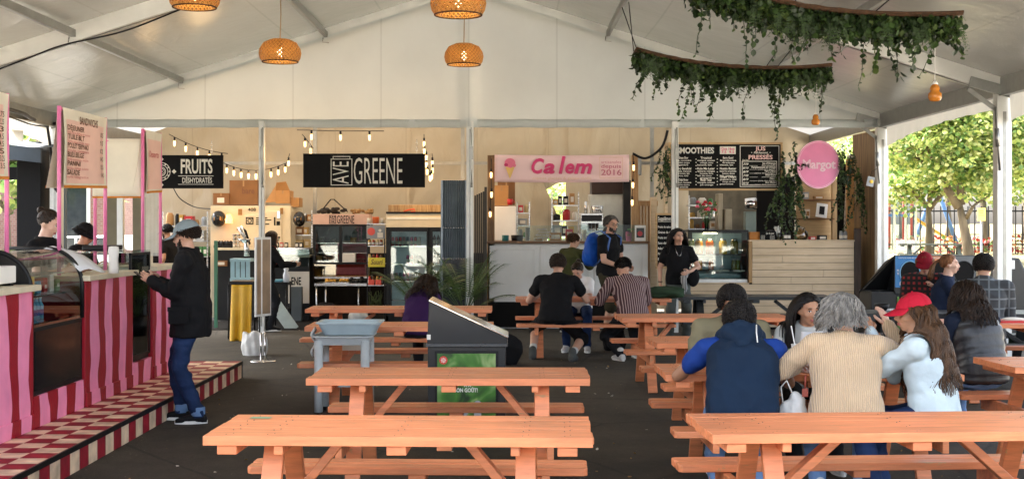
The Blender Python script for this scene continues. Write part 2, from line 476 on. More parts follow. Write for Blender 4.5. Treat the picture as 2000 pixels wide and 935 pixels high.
# purlins and eave beams
for i in range(len(YS)-1):
 y1, y0 = YS[i], YS[i+1]
 for off in (-4.54, -2.26, 2.2, 4.45):
  x = TX+off; z = roofz(x)
  p = MB(); p.beam((x, y0, z-.005), (x, y1, z-.005), .055, .09)
  p.tube([(x-.04, y1-.1, z-.05), (x-.05, y1-.1, z-.13), (x+.05, y1-.1, z-.14)], .01, 6, 1)
  p.build('purlin', [M_ALU_D, M_STEEL], tent, bevel=.005)
 p = MB(); p.beam((TX, y0, ZR-.06), (TX, y1, ZR-.06), .1, .12); p.build('ridge_beam', M_ALU, tent, bevel=.008)
 for sgn in (-1, 1):
  xe = TX+sgn*HWID
  p = MB(); p.beam((xe, y0, ZE+.0), (xe, y1, ZE+.0), .10, .22); p.build('eave_beam', M_ALU_D, tent, bevel=.008)
  # hanging valance with a gently curved hem
  if y1 > 24: continue
  def vf(u, v, y0=y0, y1=y1, xe=xe, sgn=sgn):
   y = y0+.1+(y1-y0-.2)*u
   hem = .13+.20*u**3+.03*(1-u)**4+.006*math.sin(u*40)
   return Vector((xe+sgn*(.05+.015*math.sin(u*70)*v), y, ZE-.09-hem*v))
  p = MB(); p.sheet(vf, 90, 6); p.build('side_valance', M_VAL, tent)
# gable curtain above the stalls (y = 20.3)
GY = 20.22
def gab(u, v):
 x = TX+(2*u-1)*HWID*.985
 zt = roofz(x)-.03; zb = 3.235
 z = zb+(zt-zb)*v
 y = GY+.02*noise.noise(Vector((x*1.3, 0, z*1.1)))+.008*noise.noise(Vector((x*6, 3, z*1.5)))
 d = abs(x-TX)
 if d < .16: y += -.09*math.cos(d/.16*math.pi/2)+.02*noise.noise(Vector((x*20, 1, z*9)))
 return Vector((x, y, z))
g = MB(); g.sheet(gab, 170, 26)
g.build('gable_curtain', M_GABLE, tent)
def hem(u, v):
 x = TX+(2*u-1)*HWID*.985
 return Vector((x, GY-.012+.012*noise.noise(Vector((x*2.2, 7, 0))), 3.225+.13*v+.004*math.sin(x*9)))
g = MB(); g.sheet(hem, 150, 2); g.build('gable_hem', M_GABLE, tent, solid=.008)
# intermediate gable posts with ratchet ropes
for px, w in ((512, .085), (918, .11), (1318, .10)):
 x = (px-1000)/FPX*20.2
 p = MB(); p.bb(x-w/2, x+w/2, 20.14, 20.14+w, 0, 3.32)
 p.bb(x-w*.12, x+w*.12, 20.137, 20.1405, .1, 3.2, 1)
 for q in range(9): p.cyl((x, 20.132, .5+q*.31), (x, 20.139, .5+q*.31), .009, n=8, m=1)
 p.build('gable_post', [M_ALU, M_ALU_D], tent, bevel=.008)
 p = MB(); p.tube([(x+.02, 20.1, 3.22), (x+.025, 20.09, 2.9), (x+.02, 20.09, 2.6), (x+.03, 20.09, 2.35)], .008, 6)
 p.bb(x-.01, x+.05, 20.07, 20.11, 2.72, 2.92)
 p.cyl((x+.025, 20.09, 2.35), (x+.03, 20.09, 2.28), .018, n=8)
 p.build('ratchet_strap', M_ALU_D, tent)
# back wall of the stall area, hung in lengths with deep creases
def backf(x0, x1, k):
 def f(u, v):
  x = x0+(x1-x0)*u; z = .05+v*(roofz(x)+.05)
  cr = .10*noise.noise(Vector((x*1.2+z*.8, k, z*.9)))+.045*noise.noise(Vector((x*3.6-z*1.5, k+3, z*2.3)))
  sag = .03*math.sin(x*7+noise.noise(Vector((x, z, 2)))*3)*(1-v)
  return Vector((x, 25.0+cr+sag, z))
 return f
for k, (a, b) in enumerate([(-7.2, -4.8), (-4.8, -2.0), (-2.0, .62), (1.05, 3.0), (3.0, 5.86)]):
 g = MB(); g.sheet(backf(a, b+.04, k), 50, 60); g.build('back_curtain', M_BACK, tent)
g = MB(); g.sheet(lambda u, v: Vector((.6+.5*u, 24.97+.03*math.sin(u*9+v*4), 2.35+.25*u+v*2.8)), 8, 12); g.build('back_curtain', M_BACK, tent)
def flap(u, v):      # the torn-open flap over the ice cream stall
 x = .45+.60*u*(1-1.6*abs(v-.5)); z = .9+v*1.7
 return Vector((x-.25*(1-v), 24.9-.3*u*math.sin(v*3.1)+.04*noise.noise(Vector((x*5, z*3, 0))), z))
g = MB(); g.sheet(flap, 16, 30); g.build('back_curtain', M_BACK, tent)
# horizontal rails across the back wall
g = MB()
for z in (2.88,):
 g.beam((-6.6, 24.75, z), (5.6, 24.75, z), .04, .06)
g.beam((-.95, 24.7, .0), (-.95, 24.7, 4.6), .07, .07); g.beam((2.7, 24.7, 0), (2.7, 24.7, 4.2), .07, .07); g.beam((-3.8, 24.7, 0), (-3.8, 24.7, 4.0), .07, .07)
g.build('wall_rail', M_ALU_D, tent)
g = MB(); g.sheet(lambda u, v: Vector((-6.9+7.4*u, 24.6+.04*math.sin(u*60), 1.15*v)), 120, 3); g.build('shade_sheet', M_SHADE, tent)  # added black sheet standing in for the shade low behind the stalls
# ================================================================ picnic tables
def paint(name, col, chip, gloss=.38):
 m = bpy.data.materials.new(name); MATS[name] = m
 n, l, b = nodes(m)
 tc = n.new('ShaderNodeTexCoord'); oi = n.new('ShaderNodeObjectInfo')
 vm = n.new('ShaderNodeVectorMath'); vm.operation = 'ADD'
 sc = n.new('ShaderNodeVectorMath'); sc.operation = 'SCALE'; sc.inputs[0].default_value = (37, 19, 5)
 l.new(oi.outputs['Random'], sc.inputs['Scale']); l.new(tc.outputs['Object'], vm.inputs[0]); l.new(sc.outputs[0], vm.inputs[1])
 mp = n.new('ShaderNodeMapping'); mp.inputs['Scale'].default_value = (1, 9, 9); l.new(vm.outputs[0], mp.inputs[0])
 t = n.new('ShaderNodeTexNoise'); t.inputs['Scale'].default_value = 3; t.inputs['Detail'].default_value = 8; t.inputs['Roughness'].default_value = .65
 l.new(mp.outputs[0], t.inputs['Vector'])
 big = n.new('ShaderNodeTexNoise'); big.inputs['Scale'].default_value = 1.7; big.inputs['Detail'].default_value = 3; l.new(vm.outputs[0], big.inputs['Vector'])
 r = n.new('ShaderNodeMapRange'); r.inputs['From Min'].default_value = .3; r.inputs['From Max'].default_value = .7; r.inputs['To Min'].default_value = .68; r.inputs['To Max'].default_value = 1.14
 l.new(t.outputs['Fac'], r.inputs['Value'])
 r2 = n.new('ShaderNodeMapRange'); r2.inputs['From Min'].default_value = .3; r2.inputs['From Max'].default_value = .7; r2.inputs['To Min'].default_value = .82; r2.inputs['To Max'].default_value = 1.08
 l.new(big.outputs['Fac'], r2.inputs['Value'])
 mu = n.new('ShaderNodeMath'); mu.operation = 'MULTIPLY'; l.new(r.outputs[0], mu.inputs[0]); l.new(r2.outputs[0], mu.inputs[1])
 mx = n.new('ShaderNodeMix'); mx.data_type = 'RGBA'; mx.blend_type = 'MULTIPLY'; mx.inputs[0].default_value = 1; mx.inputs[6].default_value = col
 l.new(mu.outputs[0], mx.inputs[7])
 rv = n.new('ShaderNodeMapRange'); rv.inputs['To Min'].default_value = .86; rv.inputs['To Max'].default_value = 1.06; l.new(oi.outputs['Random'], rv.inputs['Value']); mv = n.new('ShaderNodeMath'); mv.operation = 'MULTIPLY'; l.new(mu.outputs[0], mv.inputs[0]); l.new(rv.outputs[0], mv.inputs[1]); l.new(mv.outputs[0], mx.inputs[7])
 # chips: paint worn to bare wood
 ch = n.new('ShaderNodeTexNoise'); ch.inputs['Scale'].default_value = 9; ch.inputs['Detail'].default_value = 7; ch.inputs['Roughness'].default_value = .7
 mp2 = n.new('ShaderNodeMapping'); mp2.inputs['Scale'].default_value = (.7, 2.2, 2.2); l.new(vm.outputs[0], mp2.inputs[0]); l.new(mp2.outputs[0], ch.inputs['Vector'])
 cr = n.new('ShaderNodeMapRange'); cr.inputs['From Min'].default_value = .635; cr.inputs['From Max'].default_value = .66; l.new(ch.outputs['Fac'], cr.inputs['Value'])
 mx2 = n.new('ShaderNodeMix'); mx2.data_type = 'RGBA'; l.new(cr.outputs[0], mx2.inputs[0]); l.new(mx.outputs[2], mx2.inputs[6]); mx2.inputs[7].default_value = chip
 # knots and dark nicks
 vo = n.new('ShaderNodeTexVoronoi'); vo.inputs['Scale'].default_value = 5.5; l.new(vm.outputs[0], vo.inputs['Vector'])
 lt = n.new('ShaderNodeMath'); lt.operation = 'LESS_THAN'; lt.inputs[1].default_value = .035; l.new(vo.outputs['Distance'], lt.inputs[0])
 mx3 = n.new('ShaderNodeMix'); mx3.data_type = 'RGBA'; l.new(lt.outputs[0], mx3.inputs[0]); l.new(mx2.outputs[2], mx3.inputs[6]); mx3.inputs[7].default_value = (col[0]*.35, col[1]*.3, col[2]*.3, 1)
 l.new(mx3.outputs[2], b.inputs['Base Color'])
 rr = n.new('ShaderNodeMapRange'); rr.inputs['To Min'].default_value = gloss-.12; rr.inputs['To Max'].default_value = gloss+.2; l.new(big.outputs['Fac'], rr.inputs['Value']); l.new(rr.outputs[0], b.inputs['Roughness'])
 bp = n.new('ShaderNodeBump'); bp.inputs['Strength'].default_value = .35; bp.inputs['Distance'].default_value = .004
 l.new(t.outputs['Fac'], bp.inputs['Height']); l.new(bp.outputs[0], b.inputs['Normal'])
 return m
M_CORAL = paint('coral_paint', (0.80, 0.275, 0.115, 1), (0.48, 0.27, 0.12, 1))
M_GREY_T = paint('charcoal_paint', (0.016, 0.020, 0.022, 1), (0.10, 0.10, 0.09, 1), .4)
def picnic_parts(root, mat, L=1.76, W=.66, bw=.24, seat_y=.63, seed=0, end_cleats=True):
 rnd = random.Random(seed)
 H0, SH = .745, .45
 def plank(mb, x0, x1, y0, y1, z1, t=.042, ch=.0):
  # plank with chamfered corners, seen from above
  j = rnd.uniform(-.006, .006)
  if ch:
   poly = [(x0+ch, y0), (x1-ch, y0), (x1, y0+ch*.8), (x1, y1-ch*.8), (x1-ch, y1), (x0+ch, y1), (x0, y1-ch*.8), (x0, y0+ch*.8)]
  else:
   poly = [(x0+j, y0), (x1+j, y0), (x1+j, y1), (x0+j, y1)]
  mb.prismz(poly, z1-t, z1+rnd.uniform(-.0015, .0015))
 top = MB(); n = 5; w = (W-.004*(n-1))/n
 for i in range(n):
  y0 = -W/2+i*(w+.004); plank(top, -L/2, L/2, y0, y0+w, H0)
 for i in range(n):
  for x in (-L/2+.30, -L/2+.11, 0, L/2-.11, L/2-.30):
   for dx in (-.012, .014): top.cyl((x+dx, -W/2+i*(w+.004)+w*(.5+dx*9), H0-.002), (x+dx, -W/2+i*(w+.004)+w*(.5+dx*9), H0+.0022), .0034, n=7, m=1)
 top.build('tabletop', [mat, M_SCREW], root, bevel=.005, local=True)
 for sgn in (-1, 1):
  b = MB(); hw = (bw-.006)/2
  ys = [seat_y-bw/2, seat_y+.003]
  for y0 in ys:
   y0s, y1s = sgn*y0, sgn*(y0+hw)
   plank(b, -L/2-.0, L/2+.0, min(y0s, y1s), max(y0s, y1s), SH, .04, .02)
  b.build('bench_seat', mat, root, bevel=.005, local=True)
 for sx in (-1, 1):
  x = sx*(L/2-.30)
  for sy in (-1, 1):
   lg = MB(); lg.beam((x, sy*.17, H0-.05), (x, sy*.50, .0), .042, .092, up=(1, 0, 0))
   lg.v = [Vector((v.x, v.y, max(v.z, 0))) for v in lg.v]
   lg.build('leg', mat, root, bevel=.004, local=True)
  cb = MB(); cb.bb(x+sx*.044-.02, x+sx*.044+.02, -seat_y-bw/2+.02, seat_y+bw/2-.02, SH-.135, SH-.045)
  cb.build('seat_beam', mat, root, bevel=.004, local=True)
  tb = MB(); tb.bb(x-sx*.044-.021, x-sx*.044+.021, -W/2+.015, W/2-.015, H0-.085, H0-.044)
  tb.bb(x+sx*.19-.045, x+sx*.19+.045, -W/2+.012, W/2-.012, H0-.085, H0-.044)
  tb.build('cleat', mat, root, bevel=.004, local=True)
  br = MB(); br.beam((sx*.30, 0, H0-.07), (x-sx*.01, 0, SH-.10), .042, .085, up=(0, 1, 0))
  br.build('brace', mat, root, bevel=.004, local=True)
 ct = MB(); ct.bb(-.045, .045, -W/2+.012, W/2-.012, H0-.085, H0-.044)
 ct.build('cleat', mat, root, bevel=.004, local=True)
 for sgn in (-1, 1):
  ct = MB(); ct.bb(-.045, .045, sgn*seat_y-bw/2+.02, sgn*seat_y+bw/2-.02, SH-.08, SH-.042)
  ct.build('seat_cleat', mat, root, bevel=.004, local=True)
 return root
def ctr(pxc, scale_front, W=.66):   # centre of a table from its front edge
 d = FPX/scale_front
 return ((pxc-1000)/FPX*(d), d+W/2)
TABLES = []
M_SCREW = pm('screw_head', (.12, .07, .05, 1), .5, bump=0)
def table(label, x, y, rz, mat=None, group='coral picnic tables', src=[None], L=1.76):
 mat = mat or M_CORAL
 t = thing('picnic_table', label, 'picnic table', (x, y, 0), rz, group)
 picnic_parts(t, mat, L=L, seed=len(TABLES))
 TABLES.append(t); return t
table('empty coral picnic table nearest the camera, in front of the poster bin', -.51, 6.08, R(-2.0))
table('empty coral picnic table directly in front of the poster bin and the tray cart', -.39, 8.25, R(-.6))
table('coral picnic table behind the slanted metal bin, beside the tray cart', -1.06, 12.25, R(.5))
table('farthest left coral picnic table, where the woman in purple sits', -1.28, 14.75, R(0), L=2.1)
table('coral picnic table of the black tee and striped shirt men by the ice cream counter', 1.05, 16.75, R(.5), L=2.0)
table('coral picnic table in front of the black table at the juice stall', 1.98, 13.4, R(2))
table('coral picnic table behind the man in the olive tee', 2.03, 10.65, R(2))
table('coral picnic table where the hooded man and the grey haired woman eat', 1.93, 8.47, R(0), L=1.9)
table('empty coral picnic table at the lower right with seats showing scuffed paint', 1.87, 6.2, R(3.2), L=1.95)
table('coral picnic table cut by the right edge, beside the black puffer vest woman', 4.22, 8.95, R(4))
table('coral picnic table with a red paper tray, right edge of the photo', 5.0, 12.6, R(-4))
GG = 'charcoal picnic tables'
table('black picnic table in front of the blond plank juice counter', 3.23, 17.2, R(-1.5), M_GREY_T, GG, L=2.05)
table('dark picnic table with a black bowl, in front of the recycling station', 4.85, 14.0, R(-2), M_GREY_T, GG, L=2.2)
table('weathered grey picnic table outside on the lawn by the big tree', 11.7, 35.5, R(-14), paint('grey_weathered_paint', (0.09, 0.10, 0.09, 1), (.2, .2, .18, 1)), GG, L=1.9)
TABLES[-1].location.z = .42
# ================================================================ sandwich stall on the left
XF = -3.54                      # plane of the striped fronts
M_CREAMTOP = pm('cream_worktop', c(222, 212, 185), .45, var=.12, vs=5, bump=.08)
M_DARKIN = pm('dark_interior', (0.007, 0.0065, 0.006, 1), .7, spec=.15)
M_GLASS = glass('display_glass')
M_PINKM = pm('pink_enamel', c(225, 120, 165), .35, var=.08, bump=.05, spots=.3)
M_WHITE = pm('white_laminate', c(238, 238, 234), .4, var=.05, vs=3, bump=.04)
M_CHROME = pm('chrome_trim', (0.7, 0.7, 0.7, 1), .15, 1.0, var=.05, bump=0)
def stripes(name, axis_scale, wavy, ca, cb, off=0.0):
 m = bpy.data.materials.new(name); MATS[name] = m
 n, l, b = nodes(m)
 g = n.new('ShaderNodeNewGeometry'); sep = n.new('ShaderNodeSeparateXYZ'); l.new(g.outputs['Position'], sep.inputs[0])
 no = n.new('ShaderNodeTexNoise'); no.noise_dimensions = '3D'; no.inputs['Scale'].default_value = 1.9; no.inputs['Detail'].default_value = 1.5
 cmb = n.new('ShaderNodeCombineXYZ'); m8 = n.new('ShaderNodeMath'); m8.operation = 'MULTIPLY'; m8.inputs[1].default_value = 1.6
 l.new(sep.outputs[1], m8.inputs[0]); l.new(m8.outputs[0], cmb.inputs[0]); l.new(sep.outputs[2], cmb.inputs[2]); l.new(cmb.outputs[0], no.inputs['Vector'])
 w = n.new('ShaderNodeMath'); w.operation = 'MULTIPLY'; w.inputs[1].default_value = wavy; l.new(no.outputs['Fac'], w.inputs[0])
 a = n.new('ShaderNodeMath'); a.operation = 'ADD'; l.new(sep.outputs[1], a.inputs[0]); l.new(w.outputs[0], a.inputs[1])
 sc = n.new('ShaderNodeMath'); sc.operation = 'MULTIPLY_ADD'; sc.inputs[1].default_value = axis_scale; sc.inputs[2].default_value = off; l.new(a.outputs[0], sc.inputs[0])
 fr = n.new('ShaderNodeMath'); fr.operation = 'FRACT'; l.new(sc.outputs[0], fr.inputs[0])
 gt = n.new('ShaderNodeMath'); gt.operation = 'GREATER_THAN'; gt.inputs[1].default_value = .54; l.new(fr.outputs[0], gt.inputs[0])
 mx = n.new('ShaderNodeMix'); mx.data_type = 'RGBA'; mx.inputs[6].default_value = ca; mx.inputs[7].default_value = cb; l.new(gt.outputs[0], mx.inputs[0])
 t2 = n.new('ShaderNodeTexNoise'); t2.inputs['Scale'].default_value = 5; t2.inputs['Detail'].default_value = 7; l.new(g.outputs['Position'], t2.inputs['Vector'])
 mr = n.new('ShaderNodeMapRange'); mr.inputs['To Min'].default_value = .75; mr.inputs['To Max'].default_value = 1.15; l.new(t2.outputs['Fac'], mr.inputs['Value'])
 mu = n.new('ShaderNodeMix'); mu.data_type = 'RGBA'; mu.blend_type = 'MULTIPLY'; mu.inputs[0].default_value = 1; l.new(mx.outputs[2], mu.inputs[6]); l.new(mr.outputs[0], mu.inputs[7])
 l.new(mu.outputs[2], b.inputs['Base Color']); b.inputs['Roughness'].default_value = .45
 t3 = n.new('ShaderNodeTexNoise'); t3.inputs['Scale'].default_value = 50; l.new(g.outputs['Position'], t3.inputs['Vector'])
 bp = n.new('ShaderNodeBump'); bp.inputs['Strength'].default_value = .2; bp.inputs['Distance'].default_value = .01; l.new(t3.outputs['Fac'], bp.inputs['Height']); l.new(bp.outputs[0], b.inputs['Normal'])
 return m
M_STRIPE = stripes('striped_paint', 2.55, .28, c(252, 150, 188), c(160, 8, 34), .22)
def checker(name):
 m = bpy.data.materials.new(name); MATS[name] = m
 n, l, b = nodes(m)
 g = n.new('ShaderNodeNewGeometry')
 vm = n.new('ShaderNodeVectorMath'); vm.operation = 'ADD'; vm.inputs[1].default_value = (42.91, .05, 39.9022)
 l.new(g.outputs['Position'], vm.inputs[0])
 ck = n.new('ShaderNodeTexChecker'); ck.inputs['Scale'].default_value = 1/.19
 ck.inputs['Color1'].default_value = c(158, 14, 40); ck.inputs['Color2'].default_value = c(240, 212, 178)
 l.new(vm.outputs[0], ck.inputs['Vector'])
 t2 = n.new('ShaderNodeTexNoise'); t2.inputs['Scale'].default_value = 6; t2.inputs['Detail'].default_value = 8; l.new(g.outputs['Position'], t2.inputs['Vector'])
 mr = n.new('ShaderNodeMapRange'); mr.inputs['From Min'].default_value = .3; mr.inputs['From Max'].default_value = .7; mr.inputs['To Min'].default_value = .6; mr.inputs['To Max'].default_value = 1.15; l.new(t2.outputs['Fac'], mr.inputs['Value'])
 mu = n.new('ShaderNodeMix'); mu.data_type = 'RGBA'; mu.blend_type = 'MULTIPLY'; mu.inputs[0].default_value = 1; l.new(ck.outputs[0], mu.inputs[6]); l.new(mr.outputs[0], mu.inputs[7])
 l.new(mu.outputs[2], b.inputs['Base Color']); b.inputs['Roughness'].default_value = .55
 return m
M_CHECK = checker('checkered_paint')
# step platform
t = thing('step_platform', 'low checkered red and cream step running along the striped counters', 'platform', (-3.4, 10, 0))
q = MB(); q.bb(-4.6, -3.0, 4.0, 14.2, 0.0, .168); q.build('riser', M_CHECK, t)
q = MB(); q.bb(-4.6, -2.998, 3.998, 14.202, .168, .184); q.build('deck', M_CHECK, t)
q = MB(); q.bb(-3.003, -2.988, 3.99, 14.21, .150, .187); q.bb(-3.6, -2.99, 14.2, 14.212, .0, .186); q.build('edge_trim', M_BLACKM, t)
def counter(label, y0, y1, ztop=1.255, rail=True):
 t = thing('striped_counter', label, 'counter', (XF-.3, (y0+y1)/2, .184), 0, 'striped sandwich stall counters')
 q = MB(); q.bb(XF-.7, XF, y0, y1, .186, ztop-.045); q.bb(XF, XF+.012, y0, y1, .186, .30)
 q.build('front_panel', M_STRIPE, t, bevel=.004)
 q = MB(); q.bb(XF-.75, XF+.05, y0-.03, y1+.03, ztop-.045, ztop); q.build('worktop', M_CREAMTOP, t, bevel=.006)
 return t
counter('striped counter nearest the camera, left of the curved glass case', 6.9, 9.47)
counter('striped counter between the curved glass case and the flat glass case', 10.62, 11.95, 1.275)
counter('striped counter at the far end beside the man in the grey cap', 12.62, 13.72, 1.285)
M_CAN = [pm('bottle_blue', c(120, 190, 225), .15, var=.2, bump=0), pm('bottle_label', c(40, 70, 150), .4), pm('jar_red', c(170, 30, 30), .4), pm('jar_yellow', c(225, 185, 60), .4), pm('pack_white', c(220, 220, 215), .5), pm('pack_green', c(60, 120, 60), .5)]
def bottle(name, label, cat, x, y, z, h, r, mats, group, capmat=2):
 q = MB()
 q.lathe([(0, 0), (r, 0), (r, h*.62), (r*.45, h*.8), (r*.38, h*.95), (0, h*.95)], (x, y, z), 10)
 q.lathe([(r*1.02, h*.18), (r*1.02, h*.45)], (x, y, z), 10, 1)
 q.lathe([(0, h*.93), (r*.48, h*.93), (r*.48, h), (0, h)], (x, y, z), 8, capmat)
 return q.build(name, mats, None, label=label, cat=cat, group=group, origin=(x, y, z))
# curved glass case
t = thing('curved_display_case', 'curved glass pastry case set between two striped counters', 'display case', (XF-.3, 10.05, .184))
y0, y1 = 9.48, 10.6
q = MB(); q.bb(XF-.7, XF, y0, y1, .186, .42); q.build('base', M_STRIPE, t)
q = MB(); q.bb(XF-.68, XF-.02, y0, y1, .42, .93); q.build('compressor_housing', M_BLACKM, t)
q = MB(); q.bb(XF-.021, XF-.012, y0+.06, y1-.06, .46, .90); q.build('access_panel', pm('black_gloss', (.012, .011, .011, 1), .15, var=.1, bump=0), t)
q = MB(); q.bb(XF-.68, XF-.02, y0, y1, .93, .96); q.bb(XF-.66, XF-.10, y0+.02, y1-.02, 1.14, 1.155); q.bb(XF-.66, XF-.16, y0+.02, y1-.02, 1.30, 1.31); q.build('shelf', M_CHROME, t)
q = MB(); q.bb(XF-.68, XF-.66, y0, y1, .93, 1.5); q.build('back_panel', M_WHITE, t)
def arc(k):
 a = math.pi/2*k
 return (XF-.02-.30*(1-math.cos(a*1.0)), 1.20+.30*math.sin(a))
def gl(u, v):
 if v < .35: x, z = XF-.02, .95+.25*v/.35
 elif v < .85: x, z = arc((v-.35)/.5)
 else: x, z = XF-.32-.34*(v-.85)/.15, 1.5
 return Vector((x, y0+(y1-y0)*u, z))
q = MB(); q.sheet(gl, 2, 24); q.build('curved_glass', M_GLASS, t)
for yy, nm in ((y0, 'end_frame'), (y1, 'end_frame')):
 pts = [Vector((XF-.02, yy, .93))]+[gl(0, .35+.5*k/10)+Vector((0, yy-y0, 0)) for k in range(11)]+[Vector((XF-.66, yy, 1.5))]
 q = MB(); q.tube(pts, .018, 8); q.build(nm, M_BLACKM, t)
q = MB(); pl = [(p.x, p.z) for p in pts]+[(XF-.66, .93)]
q.prism(pl, y0-.01, y0+.004); q.build('end_panel', pm('dark_glass', (.02, .02, .02, 1), .1, var=0, bump=0), t)
# things on its shelves
rn = random.Random(3)
G1 = 'water bottles in the curved glass case'
for i in range(7):
 for k in range(2):
  bottle('water_bottle', '%s water bottle of the %s row on the lower shelf of the curved glass case' % (ORD[i].replace('leftmost', 'nearest'), ('front', 'back')[k]), 'bottle', XF-.16-.09*k, y0+.10+i*.075, .962, .17, .03, [M_CAN[0], M_CAN[1], M_CAN[4]], G1)
for i in range(7):
 q = MB(); x = XF-.2; y = y0+.12+i*.14; z = 1.157
 cm = [M_CAN[2], M_CAN[4], M_CAN[3], M_CAN[0], M_CAN[2], M_CAN[4], M_CAN[5]][i]
 q.bb(x-.04, x+.04, y-.045, y+.045, z, z+.10+.02*(i % 3)); q.bb(x-.041, x+.041, y-.03, y+.03, z+.03, z+.07, 1)
 q.build('snack_pack', [cm, M_CAN[4]], bevel=.008, label='%s snack pack from the near end on the middle shelf of the curved case' % ORD[i].replace('leftmost', 'first'), cat='food pack', group='snack packs in the curved glass case')
# flat glass case
t = thing('flat_display_case', 'flat fronted glass drinks and pastry case beside the far striped counter', 'display case', (XF-.3, 12.28, .184))
y2, y3 = 11.97, 12.6
q = MB(); q.bb(XF-.7, XF, y2, y3, .186, .40); q.build('base', M_STRIPE, t)
q = MB(); q.bb(XF-.68, XF-.04, y2, y3, .40, .44); q.bb(XF-.68, XF-.64, y2, y3, .44, 1.42); q.build('cabinet', M_BLACKM, t)
for z in (.70, .93, 1.13): 
 q = MB(); q.bb(XF-.62, XF-.06, y2+.03, y3-.03, z, z+.012); q.build('shelf', M_CHROME, t)
q = MB()
for yy in (y2+.012, y3-.012):
 q.bb(XF-.045, XF-.02, yy-.012, yy+.012, .44, 1.42); q.bb(XF-.64, XF-.61, yy-.012, yy+.012, .44, 1.42)
for z in (.45, 1.42): q.bb(XF-.045, XF-.02, y2, y3, z-.012, z+.012)
q.build('frame', M_BLACKM, t)
q = MB(); q.bb(XF-.03, XF-.026, y2+.02, y3-.02, .46, 1.41); q.build('front_glass', M_GLASS, t)
q = MB(); q.bb(XF-.6, XF-.05, y2+.0, y2+.004, .46, 1.41); q.build('side_glass', M_GLASS, t)
q = MB(); q.bb(XF-.64, XF-.02, y2, y3, 1.432, 1.45); q.build('top_glass', M_GLASS, t)
for s_ in range(3):
 for i in range(5):
  y = y2+.09+i*.115; z = (.45, .713, .943)[s_]+.003
  q = MB()
  if (i+s_) % 2: q.ball((XF-.2, y, z+.035), .045, .04, .035)
  else: q.bb(XF-.25, XF-.15, y-.04, y+.04, z, z+.06)
  q.build('pastry', [pm('pastry_crust', c(205, 150, 80), .6, var=.4, vs=30), pm('pastry_icing', c(215, 120, 110), .5), M_CAN[5]][(i*2+s_) % 3], bevel=.01,
    label='%s pastry on the %s shelf of the flat fronted glass case' % (ORD[i].replace('leftmost', 'nearest'), ('bottom', 'middle', 'top')[s_]), cat='pastry', group='pastries in the flat glass case')
# glass sneeze guards on the counters
def guard(label, x0, x1, y0, y1, z0, z1):
 t = thing('glass_guard', label, 'glass screen', ((x0+x1)/2, (y0+y1)/2, z0))
 q = MB(); q.bb(x0, x1, y0, y1, z0, z1-.015); q.build('pane', glass('greenish_glass', (.8, .93, .9, 1)), t)
 q = MB(); q.bb(x0-.01, x1+.01, y0-.01, y1+.01, z1-.015, z1+.005); q.build('top_rail', M_BLACKM, t)
guard('low glass screen on the middle striped counter behind the paper towel roll', XF-.42, XF-.41, 10.75, 12.0, 1.277, 1.42)
guard('low glass screen on the far striped counter by the pink poles', XF-.42, XF-.41, 12.68, 13.6, 1.287, 1.43)
# pink framed hanging menus
M_CLOTH = pm('cream_cloth', c(228, 220, 200), .8, var=.1, vs=3, bump=.25, bs=12)
M_MPRINT = pm('menu_pink_print', c(236, 196, 180), .8, var=.08, vs=3, bump=.2, bs=12)
M_OCHRE = pm('ochre_ribbon', c(205, 125, 30), .7)
M_INK = pm('brown_ink', c(110, 75, 55), .8, var=0, bump=0)
M_INKP = pm('faded_pink_ink', c(205, 120, 115), .8, var=0, bump=0)
def menu(label, ya, yb, xm, ztop, zbot, lines, title=None, zfoot=1.28, slope=.03):
 """cloth menu between two poles, facing +X (the aisle)"""
 t = thing('menu_banner', label, 'menu banner', (xm, (ya+yb)/2, zfoot), 0, 'pink framed menus over the sandwich stall')
 for y in (ya, yb):
  q = MB(); q.tube([(xm, y, zfoot), (xm, y, ztop+.02)], .017, 10); q.build('pole', M_PINKM, t)
 q = MB(); q.tube([(xm, ya, ztop), (xm, yb, ztop)], .015, 8); q.build('top_bar', M_PINKM, t)
 W_ = yb-ya
 def wave(u, v): return .015*math.sin(u*9+1)*v+.01*math.sin(v*4+u*3)
 def cl(u, v):
  return Vector((xm+.022+wave(u, v), ya+.02+(W_-.04)*u, ztop+.012-(ztop-zbot)*v-slope*(1-u)*v))
 q = MB(); q.sheet(cl, 16, 16); 
 def cb(u, v): return cl(u, v)-Vector((.044+.10*v*(1-u), 0, 0))
 q.sheet(cb, 16, 16)
 q.build('cloth', M_CLOTH, t)
 def pr(u, v): return cl(.05+.86*u, .14+.80*v)+Vector((.004, 0, 0))
 q = MB(); q.sheet(pr, 12, 12); q.build('printed_panel', M_MPRINT, t)
 def rb(u, v): return cl(u, .965+.035*v)+Vector((.006, 0, 0))
 q = MB(); q.sheet(rb, 12, 1); 
 q.sheet(lambda u, v: cb(u, .965+.035*v)-Vector((.006, 0, 0)), 12, 1); q.build('ribbon_hem', M_OCHRE, t)
 # lettering follows the cloth
 q = MB()
 def put(s_, v0, h, w, u0, m, bold=.0):
  k = MB(); add_text(k, s_, 0, 0, 0, h, w, 0, bold)
  vs = []
  for p in k.v:
   u = u0+p.x/W_; v = v0-p.z/(ztop-zbot)
   vs.append(cl(u, v)+Vector((.009, 0, 0)))
  q.add(vs, k.f, m)
 for (s_, v0, h, w, u0, m, bo) in lines: put(s_, v0, h, w, u0, m, bo)
 q.build('lettering', [M_INK, M_INKP], t)
 return t
L_ = []
